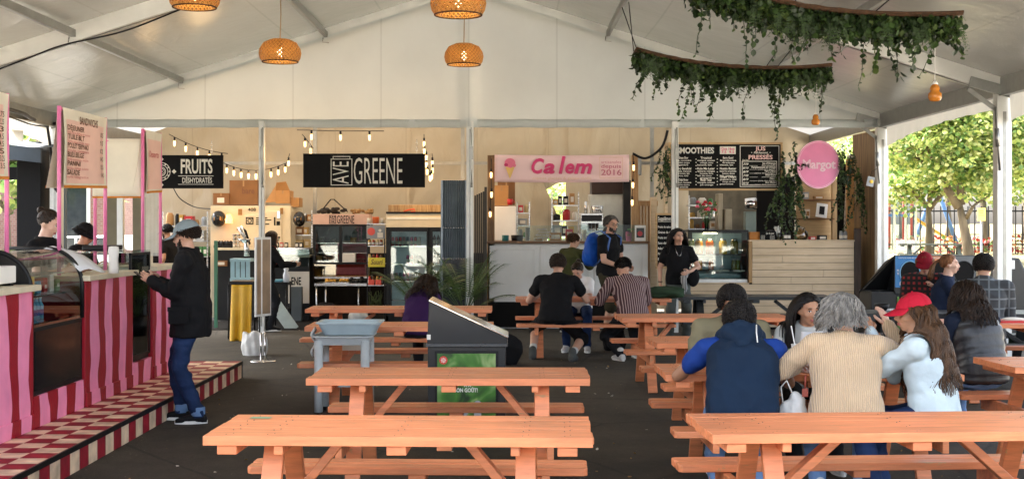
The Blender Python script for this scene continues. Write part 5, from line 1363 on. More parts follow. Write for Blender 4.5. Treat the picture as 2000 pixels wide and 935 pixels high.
# chalkboard with supplements
t = thing('chalkboard', 'small black chalkboard headed Suppléments in a pale wood frame', 'chalkboard', (P(1297, 0, 20.75).x, 20.75, P(0, 523, 20.75).z))
def framed(t, x0, x1, y0, y1, d, w=4, board=M_SIGNB):
 q = MB(); q.px(x0+w*.5, x1-w*.5, y0+w*.5, y1-w*.5, d+.01, .02); q.build('board', board, t)
 q = MB(); q.px(x0, x1, y0, y0+w, d-.01, .045); q.px(x0, x1, y1-w, y1, d-.01, .045); q.px(x0, x0+w, y0+w, y1-w, d-.01, .045); q.px(x1-w, x1, y0+w, y1-w, d-.01, .045); q.build('frame', M_FRAMEW, t, bevel=.003)
framed(t, 1280, 1318, 416, 524, 20.7)
q = MB(); D = 20.706
txt(q, 'Suppléments', 1285, 1316, 430, 423, D, 0, .02); rect(q, 1285, 1316, 432, 433, D)
for i, s_ in enumerate(('Fruits de saison', 'Graines de chia', 'Fruits tropicaux', 'Sans dairy', 'Noix', 'Protéine', 'Banane')): txt(q, s_, 1285, (1312, 1314, 1315, 1306, 1300, 1303, 1302)[i], 445+i*10.5, 440.5+i*10.5, D, 0, .02)
q.build('lettering', M_CHALK, t)
# big menu board
t = thing('menu_board', 'wide black menu board headed SMOOTHIES and JUS PRESSÉS in an oak frame', 'menu board', (P(1417, 0, 20.9).x, 20.9, P(0, 372, 20.9).z))
framed(t, 1306, 1529, 278, 372, 20.85, 4)
q = MB(); D = 20.856
txt(q, 'SMOOTHIES', 1321, 1395, 299.5, 288, D, 1, .05)
txt(q, 'SMOOTHIES', 1322, 1394, 299.0, 288.5, D-.002, 0, .012)
rect(q, 1406, 1437, 286, 301, D, 0); txt(q, '12oz 16oz', 1408, 1435, 293, 288, D-.002, 2, .02); txt(q, '7.5  9.5', 1409, 1434, 299.5, 294.5, D-.002, 2, .02)
def blk(x0_, x1_, y0_, title, lines):
 txt(q, title, x0_+8-(len(title) > 12)*6, x1_-8+(len(title) > 12)*6, y0_+4.2, y0_, D, 0, .03)
 for i, s_ in enumerate(lines): txt(q, s_, x0_+2+(i % 2)*5, x1_-2-(i % 3)*3, y0_+8.6+i*4.4, y0_+5.9+i*4.4, D, 0, .03)
blk(1318, 1352, 306, 'Green Glow', ('kale, concombre', 'céleri, mangue', 'gingembre'))
blk(1318, 1352, 327, 'Berry Beneficial', ('fraise, banane', 'bleuets, lait', 'avoine, miel'))
blk(1318, 1352, 349, 'Déjà Brew', ('cacao, banane', 'dattes, espresso', 'lait amande', 'café'))
blk(1360, 1398, 306, 'Tropical', ('mangue, ananas', 'orange, coco', 'banane, lait'))
blk(1360, 1398, 327, 'Kale Me Later', ('épinard, mangue', 'banane, lime', 'lait de coco', 'gingembre'))
blk(1360, 1398, 349, 'Mango Tango', ('mangue, ananas', 'jus orange'))
blk(1404, 1440, 306, 'Berry Good', ('framboise', 'fraises', 'bleuets, lait'))
blk(1404, 1440, 327, 'Nuttin Better', ('beurre arachide', 'banane, dattes', 'lait, cacao'))
blk(1404, 1440, 343, 'Ginger Delight', ('gingembre, miel', 'orange, carotte', 'pomme'))
for x in (1359.5, 1401):
 for i in range(9): disc(q, x, 311+i*6.2, 1.1, D, 0, 8)
rect(q, 1445, 1522, 284.5, 365, D, 0, 1.2); rect(q, 1449, 1517.5, 314.5, 362, D, 0, 1.2)
txt(q, 'JUS', 1475, 1495, 294, 286.5, D, 3, .03); txt(q, 'fraîchement', 1472, 1500, 300, 296, D, 0, .02, .4); disc(q, 1468, 298, .9, D); disc(q, 1504, 298, .9, D); txt(q, 'PRESSÉS', 1462, 1509, 311, 303, D, 3, .03)
txt(q, '12oz/16oz', 1450, 1462, 314, 311, D, 0, .01)
for i, (s_, p_) in enumerate((("Jus d'Orange", '7/9'), ('Pamplemousse et Orange', '8/10'), ('Vert Crème', '8/9'), ('Bien-Être', '7/8'), ('Détox', '8/9'), ('Bon Matin', '8/10'))):
 y_ = 321+i*7.4; txt(q, p_, 1451, 1462, y_+1.5, y_-2.5, D, 0, .03, .3); txt(q, s_, 1514-len(s_)*2.1, 1515, y_, y_-4, D, 0, .03); txt(q, 'pomme, citron, gingembre', 1514-26-(i % 3)*7, 1515, y_+3.2, y_+1.2, D, 0, .03); rect(q, 1464, 1480, y_+2.4, y_+2.9, D)
q.build('lettering', [M_CHALK, M_GREYP, M_HOT, pm('pale_pink_chalk', c(240, 200, 195), .7, bump=0)], t)
# ---------------- juice stall (blond planks)
t = thing('juice_counter', 'blond horizontal plank counter with a raised right half', 'counter', (P(1500, 0, 20.7).x, 20.7, 0))
zt = P(0, 471, 20.7).z; pt = 14.0*20.7/FPX
rows = 12
xL, xM, xR = P(1340, 0, 20.7).x, P(1463, 0, 20.7).x, P(1668, 0, 20.7).x
rn = random.Random(9)
q = MB(); q.bb(xM+.06, xR-.02, 20.72, 21.3, 0, zt-.02); q.bb(xL, xM+.1, 20.72, 21.3, 0, P(0, 552, 20.7).z-.02); q.build('core', M_DARKIN, t)
cuts = {2: [1528], 4: [1608], 5: [1545], 6: [1587], 7: [1500], 8: [1560], 9: [1430], 10: [1610], 11: [1480]}
for i in range(rows):
 z1_ = zt-i*pt; z0_ = z1_-pt+.006
 if z1_ < .02: break
 x0_ = (xM+.05) if i < 6 else xL
 xs_ = [x0_]+[P(v, 0, 20.7).x for v in cuts.get(i, [])]+[xR]
 for a_, b_ in zip(xs_[:-1], xs_[1:]):
  q = MB(); q.bb(a_+.002, b_-.002, 20.695+rn.uniform(-.002, .002), 20.72, max(z0_, 0), z1_)
  q.build('plank', M_LIGHTW, t, bevel=.002)
q = MB(); q.bb(xM, xM+.048, 20.69, 20.72, P(0, 552, 20.7).z, zt); q.bb(xM, xM+.02, 20.72, 21.3, P(0, 552, 20.7).z, zt); q.build('corner_board', wood('honey_wood', (.42, .25, .10, 1), (.30, .165, .06, 1), axis=2), t)
q = MB(); q.bb(xM-.01, xR+.01, 20.68, 21.35, zt, zt+.02); q.build('worktop', M_LIGHTW, t, bevel=.004)
q = MB(); q.bb(xL, xM, 20.69, 21.3, P(0, 552, 20.7).z-.02, P(0, 552, 20.7).z); q.build('lower_top', M_LIGHTW, t)
# glass juice case
t = thing('juice_case', 'glass fronted cold case with jars of juice on two shelves', 'display case', (P(1400, 0, 20.8).x, 20.8, P(0, 552, 20.7).z))
q = MB(); q.px(1344, 1462, 449, 453, 20.8, .55); q.px(1344, 1348, 453, 551, 21.3, .05); q.px(1344, 1462, 451, 551, 21.34, .02, 0); q.build('cabinet', M_BLACKM, t)
q = MB(); q.px(1346, 1460, 545, 551.5, 20.75, .55); q.build('base', M_ALU, t, bevel=.006)
q = MB(); q.px(1352, 1458, 455, 544, 21.32, .01); q.build('back_mirror', pm('case_back', c(150, 175, 180), .3, .2, bump=0), t)
for z_, m_ in ((496, M_BLACKM), (527, M_BLACKM)): q = MB(); q.px(1348, 1459, z_, z_+2, 20.86, .42); q.build('shelf', m_, t)
q = MB(); q.px(1346, 1460, 453, 545, 20.79, .006); q.build('front_glass', M_GLASS, t)
q = MB(); q.px(1459, 1462, 453, 545, 20.78, .5); q.build('side_post', M_BLACKM, t)
q = MB(); q.px(1375, 1400, 454.5, 456.5, 20.9, .1); q.build('light_bar', emis('case_light', (1, .75, .45, 1), 4), t)
q = MB(); q.px(1385, 1425, 527.3, 530, 20.85, .2); q.px(1432, 1455, 527.3, 530, 20.85, .2); q.build('tray_card', M_LABELW, t)
jc = {'amber': c(215, 150, 40), 'orange': c(205, 105, 40), 'yellow': c(215, 175, 50), 'green': c(110, 120, 50), 'olive': c(120, 115, 60)}
def juice(x, zb, kind, h, r, where):
 a = P(x, zb, 21.0)
 t = thing('juice_jar', '%s juice jar on the %s' % (kind, where), 'jar', a, 0, 'juice jars in the cold case')
 q = MB(); q.lathe([(0, 0), (r, 0), (r*1.02, h*.1), (r, h*.78), (r*.72, h*.9), (0, h*.9)], a, 14); q.build('glass_body', pm('juice_'+kind, jc[kind], .15, bump=0), t)
 q = MB(); q.lathe([(r*.74, h*.88), (r*.76, h), (0, h)], a, 12); q.build('lid', M_STEEL, t)
for x, k, wh in ((1344+6, 'green', 'far left of the top shelf'), (1365, 'amber', 'top shelf, second from left'), (1386, 'orange', 'top shelf, in the middle'), (1412, 'yellow', 'top shelf under the light'), (1434, 'olive', 'right end of the top shelf')): juice(x, 496, k, .25, .065, wh)
for x, k, wh in ((1367, 'amber', 'lower shelf, left'), (1389, 'orange', 'lower shelf, in the middle'), (1433, 'olive', 'lower shelf, left one of the right pair'), (1441, 'green', 'lower shelf, right one of the right pair')): juice(x, 527, k, .185, .042, wh)
# vase of red flowers
t = thing('flower_vase', 'clear vase of red flowers standing on the juice case', 'flower vase', P(1380, 449, 20.95))
C = P(1380, 449, 20.95)
q = MB(); q.lathe([(0, 0), (.035, 0), (.038, .22), (.04, .23), (.034, .22), (.03, .02), (0, .02)], C, 14); q.build('vase', M_GLASS, t)
q = MB(); rn = random.Random(2); heads = []
for i in range(11):
 e = C+Vector((rn.uniform(-.16, .16), rn.uniform(-.08, .08), rn.uniform(.32, .50))); heads.append(e)
 q.tube([C+Vector((0, 0, .02)), C.lerp(e, .5)+Vector((0, 0, .03)), e], .004, 5)
for i in range(26):
 p_ = C+Vector((rn.uniform(-.14, .14), rn.uniform(-.08, .08), rn.uniform(.22, .45))); q.add([p_, p_+Vector((.03, .01, .01)), p_+Vector((.045, 0, .04)), p_+Vector((.012, .01, .03))], [(0, 1, 2, 3)])
q.build('stems', pm('stem_green', c(70, 110, 50), .6), t)
for i, e in enumerate(heads):
 q = MB()
 for k in range(7):
  a_ = k*.9; q.ball(e+Vector((.018*math.cos(a_), .018*math.sin(a_), .008*(k % 3))), .017, n=6, k=4)
 q.build('flower', [pm('flower_red', c(205, 35, 55), .5, var=.3), pm('flower_pink', c(225, 90, 120), .5)][i % 2], t)
# round pink sign
t = thing('round_sign', 'round pink sign reading Margot in pale serif letters', 'sign', (P(1598, 0, 20.6).x, 20.6, P(0, 368, 20.6).z))
C = P(1598, 321.5, 20.6); M_SPINK = pm('sign_pink', c(228, 128, 172), .35, var=.06, bump=0); M_SPALE = pm('sign_pale_pink', c(245, 195, 215), .35, bump=0)
q = MB(); q.add([(C.x+.345*math.cos(2*math.pi*i/64), yy, C.z+.385*math.sin(2*math.pi*i/64)) for yy in (20.58, 20.62) for i in range(64)], [tuple(range(64)), tuple(range(127, 63, -1))]+[(i, (i+1) % 64, (i+1) % 64+64, i+64) for i in range(64)]); q.build('disc', M_SPINK, t)
q = MB()
for i in range(64):
 a, b = 2*math.pi*i/64, 2*math.pi*(i+1)/64
 for r0_, r1_ in ((.335, .345), (.318, .325)):
  q.quad(*[(C.x+r_*math.cos(x_), 20.577, C.z+r_*1.116*math.sin(x_)) for r_, x_ in ((r0_, a), (r1_, a), (r1_, b), (r0_, b))])
q.build('rim_line', M_SPALE, t)
q = MB(); txt(q, 'Margot', 1568, 1632, 329, 312, 20.576, 0, .025); txt(q, 'Margot', 1568.6, 1632.6, 329, 312, 20.574, 1, .005); q.build('lettering', [M_CHALK, M_SPALE], t)
# shelving unit and dark doorway
t = thing('plywood_shelf_unit', 'plywood back shelves under the round pink sign', 'shelf unit', (P(1600, 0, 22).x, 22, 0))
q = MB(); q.px(1555, 1640, 350, 690, 22.2, .03); q.build('back_board', M_PLYH, t)
for y_ in (389, 426): q = MB(); q.px(1557, 1630, y_, y_+3, 21.9, .3); q.build('shelf', pm('shelf_edge', c(120, 85, 50), .6), t)
q = MB(); q.px(1626, 1636, 350, 600, 21.95, .1); q.build('side_board', M_PLY, t)
t = thing('dark_doorway_panel', 'black panel standing in for the dark doorway behind the juice stall worker', 'wall panel', (P(1510, 0, 22.3).x, 22.3, 0))
q = MB(); q.px(1478, 1552, 345, 690, 22.6, .04); q.build('panel', M_DARKIN, t)  # doorway darkness painted as a flat black panel
q = MB(); q.px(1636, 1652, 320, 600, 21.6, .04); q.build('black_board', M_DARKIN, label='black upright board right of the plywood shelves', cat='board')
def pl(u, v): return Vector((P(1648, 0, 21.4).x+.13*u+.05*v, 21.4+.02*math.sin(v*5), P(0, 455, 21.4).z+1.3*v))
q = MB(); q.sheet(pl, 4, 12); q.build('patterned_cloth', pm('spotted_cloth', c(200, 195, 180), .7, var=.5, vs=14, bump=0, spots=1.0), label='white cloth strip with dark spots beside the pine post', cat='cloth', solid=.004)
tpost('bright pine post at the right end of the plank counter', 1655, 1668, 310, 470, 21.0, wood('amber_pine', (.62, .33, .10, 1), (.45, .22, .06, 1), axis=2))
t = thing('plywood_wall', 'stained plywood side wall next to the white tent post', 'wall panel', (P(1690, 0, 21).x, 21, 0))
a = P(1670, 250, 21.5); b = P(1712, 250, 20.45)
q = MB(); q.add([(a.x, 21.6, 0), (b.x+.0, 20.35, 0), (b.x, 20.35, 3.2), (a.x, 21.6, 3.2)], [(0, 1, 2, 3)]); q.build('panel', wood('stained_ply', (.30, .19, .09, 1), (.13, .075, .035, 1), axis=2, scale=1.2), t, solid=.03)
q = MB(); q.px(1669, 1682, 446, 600, 20.75, .05); q.build('dark_upright', wood('dark_stain', (.09, .05, .03, 1), (.04, .025, .015, 1), axis=2), t)
# steel pillar / dispenser next to doorway
t = thing('drink_tap', 'grey column dispenser with a rounded steel roll on top', 'dispenser', (P(1466, 0, 21.5).x, 21.5, zt))
q = MB(); q.px(1456, 1477, 413, 470, 21.5, .2); q.build('column', pm('grey_green_steel', c(120, 135, 130), .4, .3), t, bevel=.01)
q = MB(); C = P(1465, 398, 21.4); q.cyl(C-Vector((.09, 0, 0)), C+Vector((.10, 0, .01)), .09, .10, 20); q.build('roll', M_CHROME, t)
q = MB(); q.px(1402, 1412, 378, 449, 22.3, .3); q.px(1416, 1430, 408, 449, 22.2, .3); q.build('steel_cupboard', pm('beige_steel', c(160, 150, 130), .35, .4), bevel=.01, label='beige steel cupboards behind the flower vase', cat='cupboard')
q = MB(); q.px(1345, 1480, 372, 470, 23.4, .02); q.build('back_panel', pm('dim_grey_panel', c(110, 102, 85), .35, .2, var=.3, bump=.1), label='dim metallic panel behind the juice case', cat='panel')
# items on the juice counter
t = thing('drink_card', 'small black menu card headed Jus next to an orange box', 'card', P(1499, 469, 20.9))
q = MB(); q.px(1484, 1516, 452, 468.5, 20.9, .01); q.build('card', M_SIGNB, t)
q = MB(); txt(q, 'Jus du jour', 1496, 1512, 457, 453.5, 20.895, 0, .02)
for i in range(4):
 txt(q, 'orange', 1486, 1494, 460.5+i*2.3, 459+i*2.3, 20.895, 0, .02); txt(q, 'pomme', 1504, 1513, 460.5+i*2.3, 459+i*2.3, 20.895, 0, .02)
q.build('lettering', M_CHALK, t)
q = MB(); q.px(1464, 1484, 453, 468.5, 20.95, .2); q.build('orange_box', pm('ochre_box', c(190, 120, 45), .6), bevel=.004, label='ochre box at the left corner of the raised plank counter', cat='box')
t = thing('straw_holder', 'glass of white paper straws on the plank counter', 'straw holder', P(1521, 468.5, 20.95))
C = P(1521, 468.7, 20.95)
q = MB(); q.lathe([(0, 0), (.04, 0), (.045, .12), (.041, .12), (.036, .01), (0, .01)], C, 14); q.build('glass', M_GLASS, t)
q = MB()
for i in range(16): q.tube([C+Vector((rn.uniform(-.02, .02), rn.uniform(-.02, .02), .01)), C+Vector((rn.uniform(-.08, .04), rn.uniform(-.03, .03), rn.uniform(.2, .24)))], .005, 5)
q.build('straws', M_WHITE, t)
for i, x in enumerate((1533, 1540, 1643, 1651)):
 C = P(x, 468.7, 21.0); q = MB(); q.lathe([(0, 0), (.033, 0), (.033, .11), (.026, .13), (.028, .15), (0, .15)], C, 12); q.lathe([(.034, .03), (.034, .08)], C, 12, 1)
 q.build('small_bottle', [M_BLACKM if i < 2 else M_GREYP, M_LABELW], label=('black salt bottle beside the straws, left one', 'black bottle beside the straws, right one', 'clear label jar at the right end of the plank counter, left one', 'clear label jar at the right end of the plank counter, right one')[i], cat='bottle')
C = P(1564, 468.7, 21.0); q = MB(); q.lathe([(0, 0), (.09, 0), (.12, .06), (.115, .13), (.06, .17), (.06, .19), (.08, .20), (0, .22)], C, 20)
q.build('glass_jar', glass('amber_clear_glass', (.75, .65, .45, 1), alpha=.4), label='round lidded glass cookie jar under the hanging vine', cat='glass jar')
t = thing('picture_frame', 'white framed dark print leaning on the plywood shelf', 'picture frame', P(1604, 426, 21.9))
C = P(1605, 411, 21.88); M_ = Matrix.Translation(C) @ Euler((R(-8), R(8), 0)).to_matrix().to_4x4()
q = MB(); q.box(0, 0, 0, .19, .02, .24, 0, mat=M_); q.build('frame', M_WHITE, t, bevel=.003)
q = MB(); q.box(0, -.012, 0, .09, .004, .14, 0, mat=M_); q.build('print', M_BLACKM, t)
# small ornament on the tent post
t = thing('hanging_tag', 'small square ornament with a yellow flower hung on the tent post', 'ornament', P(1700, 362, 20.1))
C = P(1700, 352, 20.05); q = MB(); q.box(C.x, C.y, C.z-.02, .11, .03, .15, 0, (0, R(12), 0)); q.build('plate', M_GREYP, t); q = MB(); q.ball(C+Vector((.01, -.02, -.02)), .03, .01, .03); q.build('flower', M_CAN[3], t)
q = MB(); q.tube([C+Vector((0, 0, .05)), C+Vector((.02, 0, .14)), C+Vector((.1, 0, .18))], .004, 5); q.build('cord', M_BLACKM, t)
# ================================================================ leaves and vines
def leafmat(name, col, trans=.35, rough=.45, var=.35, vs=3):
 m = bpy.data.materials.new(name); MATS[name] = m
 n, l, b = nodes(m)
 tc = n.new('ShaderNodeTexCoord'); t = n.new('ShaderNodeTexNoise'); t.inputs['Scale'].default_value = vs; t.inputs['Detail'].default_value = 5
 l.new(tc.outputs['Object'], t.inputs['Vector'])
 r = n.new('ShaderNodeMapRange'); r.inputs['From Min'].default_value = .3; r.inputs['From Max'].default_value = .7; r.inputs['To Min'].default_value = 1-var; r.inputs['To Max'].default_value = 1+var
 l.new(t.outputs['Fac'], r.inputs['Value'])
 mx = n.new('ShaderNodeMix'); mx.data_type = 'RGBA'; mx.blend_type = 'MULTIPLY'; mx.inputs[0].default_value = 1; mx.inputs[6].default_value = col
 l.new(r.outputs[0], mx.inputs[7]); l.new(mx.outputs[2], b.inputs['Base Color']); b.inputs['Roughness'].default_value = rough
 tr = n.new('ShaderNodeBsdfTranslucent'); l.new(mx.outputs[2], tr.inputs[0])
 ms = n.new('ShaderNodeMixShader'); ms.inputs[0].default_value = trans
 l.new(b.outputs[0], ms.inputs[1]); l.new(tr.outputs[0], ms.inputs[2]); l.new(ms.outputs[0], n['Material Output'].inputs['Surface'])
 return m
M_VINE = [leafmat('vine_dark', (.022, .045, .014, 1), .2), leafmat('vine_mid', (.05, .10, .024, 1), .25), leafmat('vine_light', (.11, .17, .045, 1), .3)]
LEAF = [(0, 0), (.28, .18), (.42, .45), (.30, .75), (0, 1.0), (-.30, .75), (-.42, .45), (-.28, .18)]
def leaf(q, p, size, rnd, m=0, droop=.6, w=1.0):
 a = rnd.uniform(0, 2*math.pi); tilt = rnd.uniform(-.5, 1.0)+droop
 M = Matrix.Translation(p) @ Matrix.Rotation(a, 4, 'Z') @ Matrix.Rotation(-tilt, 4, 'X') @ Matrix.Rotation(rnd.uniform(-.5, .5), 4, 'Y')
 vs = [Vector((x*size*w, y*size, -.10*size*abs(x)*2)) for x, y in LEAF]
 q.add(vs, [(0, 1, 2, 3, 4), (0, 4, 5, 6, 7)], m, False, M)
def strand(q, p, L, rnd, size=.05, step=.035, tube=True, sway=.35, mprob=(.5, .35)):
 pts = [Vector(p)]; d = Vector((rnd.uniform(-sway, sway), rnd.uniform(-sway, sway), -1)).normalized()
 n = max(2, int(L/step))
 for i in range(n):
  d = (d+Vector((rnd.uniform(-.25, .25), rnd.uniform(-.25, .25), -.12))).normalized()
  pts.append(pts[-1]+d*step)
 if tube: q.tube(pts, .0035, 4, 0, False)
 for i, p_ in enumerate(pts):
  for k in range(2 if i < n*.6 else 1):
   r_ = rnd.random(); m = 0 if r_ < mprob[0] else (1 if r_ < mprob[0]+mprob[1] else 2)
   leaf(q, p_+Vector((rnd.uniform(-.02, .02), rnd.uniform(-.02, .02), 0)), size*rnd.uniform(.6, 1.2), rnd, m)
def vine(label, top, L, width, n, d, seed, size=.055, parent=None):
 rnd = random.Random(seed); q = MB(); T = P(top[0], top[1], d)
 for i in range(n): strand(q, T+Vector((rnd.uniform(-width, width), rnd.uniform(-.06, .06), rnd.uniform(-L*.5, 0))), L*rnd.uniform(.3, .6), rnd, size)
 return q.build('hanging_vine', M_VINE, label=label, cat='vine', group='ivy vines on the juice stall')
vine('leafy vine column hanging beside the right end of the black menu board', (1544, 270), 1.75, .15, 26, 20.7, 1)
vine('thin dark vine hanging on the pale upright left of the menu board', (1298, 282), 1.25, .09, 13, 20.75, 2, .05)
vine('vine wrapped over the top right of the round pink sign', (1655, 278), 1.0, .16, 16, 20.55, 3, .055)
vine('vine trailing down the bright pine post beside the round sign', (1676, 300), 1.25, .06, 9, 20.6, 4, .05)
vine('short vine hanging at the left edge of the plywood side boards', (1640, 360), .8, .05, 6, 20.9, 5, .05)
vine('small sprig curling over the left rim of the round pink sign', (1562, 315), .15, .06, 4, 20.55, 6, .05)
# ---------------- hanging planters under the roof
M_WICK = pm('wicker_rim', c(80, 54, 32), .8, var=.4, vs=30, bump=.6, bs=60)
def planter(label, pa, pm_, pb, depth_c, deep, seed, hang_pts, Lmax, dens):
 """curved hanging board (pa, pm_, pb in metres), foliage trailing below"""
 rnd = random.Random(seed)
 pa, pm_, pb = Vector(pa), Vector(pm_), Vector(pb)
 def curve(u): 
  return (1-u)**2*pa+2*u*(1-u)*(2*pm_-.5*(pa+pb))+u*u*pb
 t = thing('hanging_planter', label, 'hanging planter', curve(.5), 0, 'curved planters hung under the roof')
 q = MB(); q.sheet(lambda u, v: curve(u)+Vector((0, deep*(v-.5), .012*math.sin(v*math.pi))), 30, 3); q.build('board', M_WICK, t, solid=.035)
 q = MB()
 for v in (-.5, .5): q.tube([curve(u/24)+Vector((0, deep*v, .01+.004*math.sin(u*3))) for u in range(25)], .014, 7)
 q.build('rim', M_WICK, t)
 q = MB()
 for i in range(dens):
  u = rnd.random(); v = rnd.uniform(-.5, .5)
  L = Lmax*(.12+.5*rnd.random()**3*(1 if rnd.random() < .35 else .45))*(.75+.5*abs(math.sin(u*9+seed)))
  strand(q, curve(u)+Vector((0, deep*v, -.02)), L, rnd, rnd.uniform(.04, .085), .04, True, .5, (.5, .36))
 for k in range(5+seed % 3):
  u = (k+.5)/(5+seed % 3)+rnd.uniform(-.05, .05); strand(q, curve(min(.98, max(.02, u)))+Vector((0, -deep*.3, -.1)), Lmax*rnd.uniform(.4, .85), rnd, .055, .045, True, .12, (.55, .35))
 for i in range(dens*13):
  u = rnd.random(); leaf(q, curve(u)+Vector((rnd.uniform(-.04, .04), deep*rnd.uniform(-.55, .55), -rnd.random()**1.3*.17-.01)), .07*rnd.uniform(.6, 1.1), rnd, rnd.choice((0, 0, 0, 1, 1, 2)), .5)
 q.build('foliage', M_VINE, t)
 # ferny sprays
 q = MB()
 for k in range(dens//30):
  u = rnd.random(); b = curve(u)+Vector((0, -deep*.4, -.04)); d = Vector((rnd.uniform(-.3, .3), -.5, -1)); 
  for s_ in range(7):
   L = rnd.uniform(.15, .32); dd = (d+Vector((rnd.uniform(-.4, .4), rnd.uniform(-.3, .3), 0))).normalized()
   for j in range(12):
    p_ = b+dd*L*j/12+Vector((0, 0, -.1*(j/12)**2)); w_ = .022*(1-j/14)
    q.add([p_, p_+Vector((w_*1.6, 0, -.012)), p_+Vector((w_*1.2, 0, .004))], [(0, 1, 2)]); q.add([p_, p_+Vector((-w_*1.6, 0, -.012)), p_+Vector((-w_*1.2, 0, .004))], [(0, 1, 2)])
 q.build('fern_sprays', M_VINE[1], t)
 for (u, v, top) in hang_pts:
  q = MB(); q.tube([curve(u)+Vector((0, deep*v, .02)), Vector(top)], .006, 5); q.build('rope', M_BLACKM, t)
 return t
dA = 15.8
planter('lower curved hanging planter with trailing ivy, nearer the gable', P(1240, 100, dA), P(1420, 133, dA), P(1617, 131, dA), dA, .42, 4, [(.0, -.4, P(1215, 15, dA+.2)), (.0, .4, P(1228, 5, dA+.2)), (.75, 0, P(1549, 92, dA+.1)), (.7, .3, P(1518, 100, dA+.3))], 1.0, 250)
dB = 12.2
planter('upper curved hanging planter cut by the top edge of the photo', P(1345, -55, dB), P(1560, 20, dB), P(1864, 34, dB), dB, .5, 7, [(.0, 0, P(1340, -150, dB)), (.75, 0, P(1766, -25, dB)), (.5, .3, P(1560, -120, dB))], .85, 360)
# ---------------- pendant lamps
def rattan():
 m = bpy.data.materials.new('rattan'); n, l, b = nodes(m)
 tc = n.new('ShaderNodeTexCoord'); sp = n.new('ShaderNodeSeparateXYZ'); l.new(tc.outputs['Object'], sp.inputs[0])
 at = n.new('ShaderNodeMath'); at.operation = 'ARCTAN2'; l.new(sp.outputs[1], at.inputs[0]); l.new(sp.outputs[0], at.inputs[1])
 def wv(k1, k2):
  a = n.new('ShaderNodeMath'); a.operation = 'MULTIPLY'; a.inputs[1].default_value = k1; l.new(at.outputs[0], a.inputs[0])
  b_ = n.new('ShaderNodeMath'); b_.operation = 'MULTIPLY_ADD'; b_.inputs[1].default_value = k2; l.new(sp.outputs[2], b_.inputs[0]); l.new(a.outputs[0], b_.inputs[2])
  s_ = n.new('ShaderNodeMath'); s_.operation = 'SINE'; l.new(b_.outputs[0], s_.inputs[0]); return s_
 s1, s2 = wv(30, 130), wv(30, -130)
 mx = n.new('ShaderNodeMath'); mx.operation = 'MAXIMUM'; l.new(s1.outputs[0], mx.inputs[0]); l.new(s2.outputs[0], mx.inputs[1])
 cr = n.new('ShaderNodeMapRange'); cr.inputs['From Min'].default_value = -.3; cr.inputs['From Max'].default_value = .5; l.new(mx.outputs[0], cr.inputs['Value'])
 col = n.new('ShaderNodeMix'); col.data_type = 'RGBA'; col.inputs[6].default_value = (.12, .05, .013, 1); col.inputs[7].default_value = (.58, .33, .10, 1); l.new(cr.outputs[0], col.inputs[0])
 l.new(col.outputs[2], b.inputs['Base Color']); b.inputs['Roughness'].default_value = .5
 bp = n.new('ShaderNodeBump'); bp.inputs['Distance'].default_value = .01; l.new(mx.outputs[0], bp.inputs['Height']); l.new(bp.outputs[0], b.inputs['Normal'])
 tr = n.new('ShaderNodeBsdfTransparent'); ms = n.new('ShaderNodeMixShader')
 inv = n.new('ShaderNodeMath'); inv.operation = 'LESS_THAN'; inv.inputs[1].default_value = -.45; l.new(mx.outputs[0], inv.inputs[0])
 tl = n.new('ShaderNodeBsdfTranslucent'); l.new(col.outputs[2], tl.inputs[0]); m2 = n.new('ShaderNodeMixShader'); m2.inputs[0].default_value = .4; l.new(b.outputs[0], m2.inputs[1]); l.new(tl.outputs[0], m2.inputs[2])
 l.new(inv.outputs[0], ms.inputs[0]); l.new(m2.outputs[0], ms.inputs[1]); l.new(tr.outputs[0], ms.inputs[2]); l.new(ms.outputs[0], n['Material Output'].inputs['Surface'])
 return m
M_RATTAN = rattan()
def bamboo(label, px_, py_, d, w):
 C = P(px_, py_, d); r = w/2; h = r*1.08
 t = thing('bamboo_pendant', label, 'pendant lamp', (C.x, C.y, C.z), 0, 'woven bamboo pendants')
 pr = [(r*.10, h*.5), (r*.45, h*.48), (r*.78, h*.34), (r*.96, h*.08), (r, -h*.12), (r*.95, -h*.36), (r*.84, -h*.5)]
 pr2 = [(a*.9, b-.01) for a, b in pr]
 q = MB(); q.lathe(pr, C, 40); q.build('shade', M_RATTAN, t)
 q = MB(); q.lathe([(r*.12, h*.44), (r*.5, h*.40), (r*.72, h*.2), (r*.78, -h*.1), (r*.74, -h*.5), (r*.84, -h*.5)], C, 32); q.build('inner_basket', M_RATTAN, t)
 q = MB(); q.tube([C+Vector((r*.84*math.cos(a*math.pi/16), r*.84*math.sin(a*math.pi/16), -h*.5)) for a in range(33)], .008, 6); q.build('rim_ring', M_WICK, t)
 q = MB(); q.ball(C+Vector((0, 0, -.02)), .045, .045, .055); q.build('bulb', emis('lamp_bulb', (1, .70, .38, 1), 5), t)
 top = ZR-.15-(ZR-ZE)*abs(C.x-TX)/HWID
 q = MB(); q.tube([C+Vector((0, 0, h*.5)), (C.x+.01, C.y, (C.z+top)/2), (C.x, C.y, top)], .006, 6); q.build('cord', pm('tan_cord', c(150, 120, 80), .8), t)
 lamp(C.x, C.y, C.z-.06, 2.4, .05)
bamboo('woven bamboo pendant left of centre, hanging in front of the gable curtain', 547, 99, 15.2, .50)
bamboo('woven bamboo pendant at the centre seam, below the cut one', 906, 106, 16.3, .50)
bamboo('woven bamboo pendant at the top centre, cut by the top edge', 895, 0, 11.4, .50)
bamboo('woven bamboo pendant at the top left, only its rim in view', 380, -12, 12.5, .50)
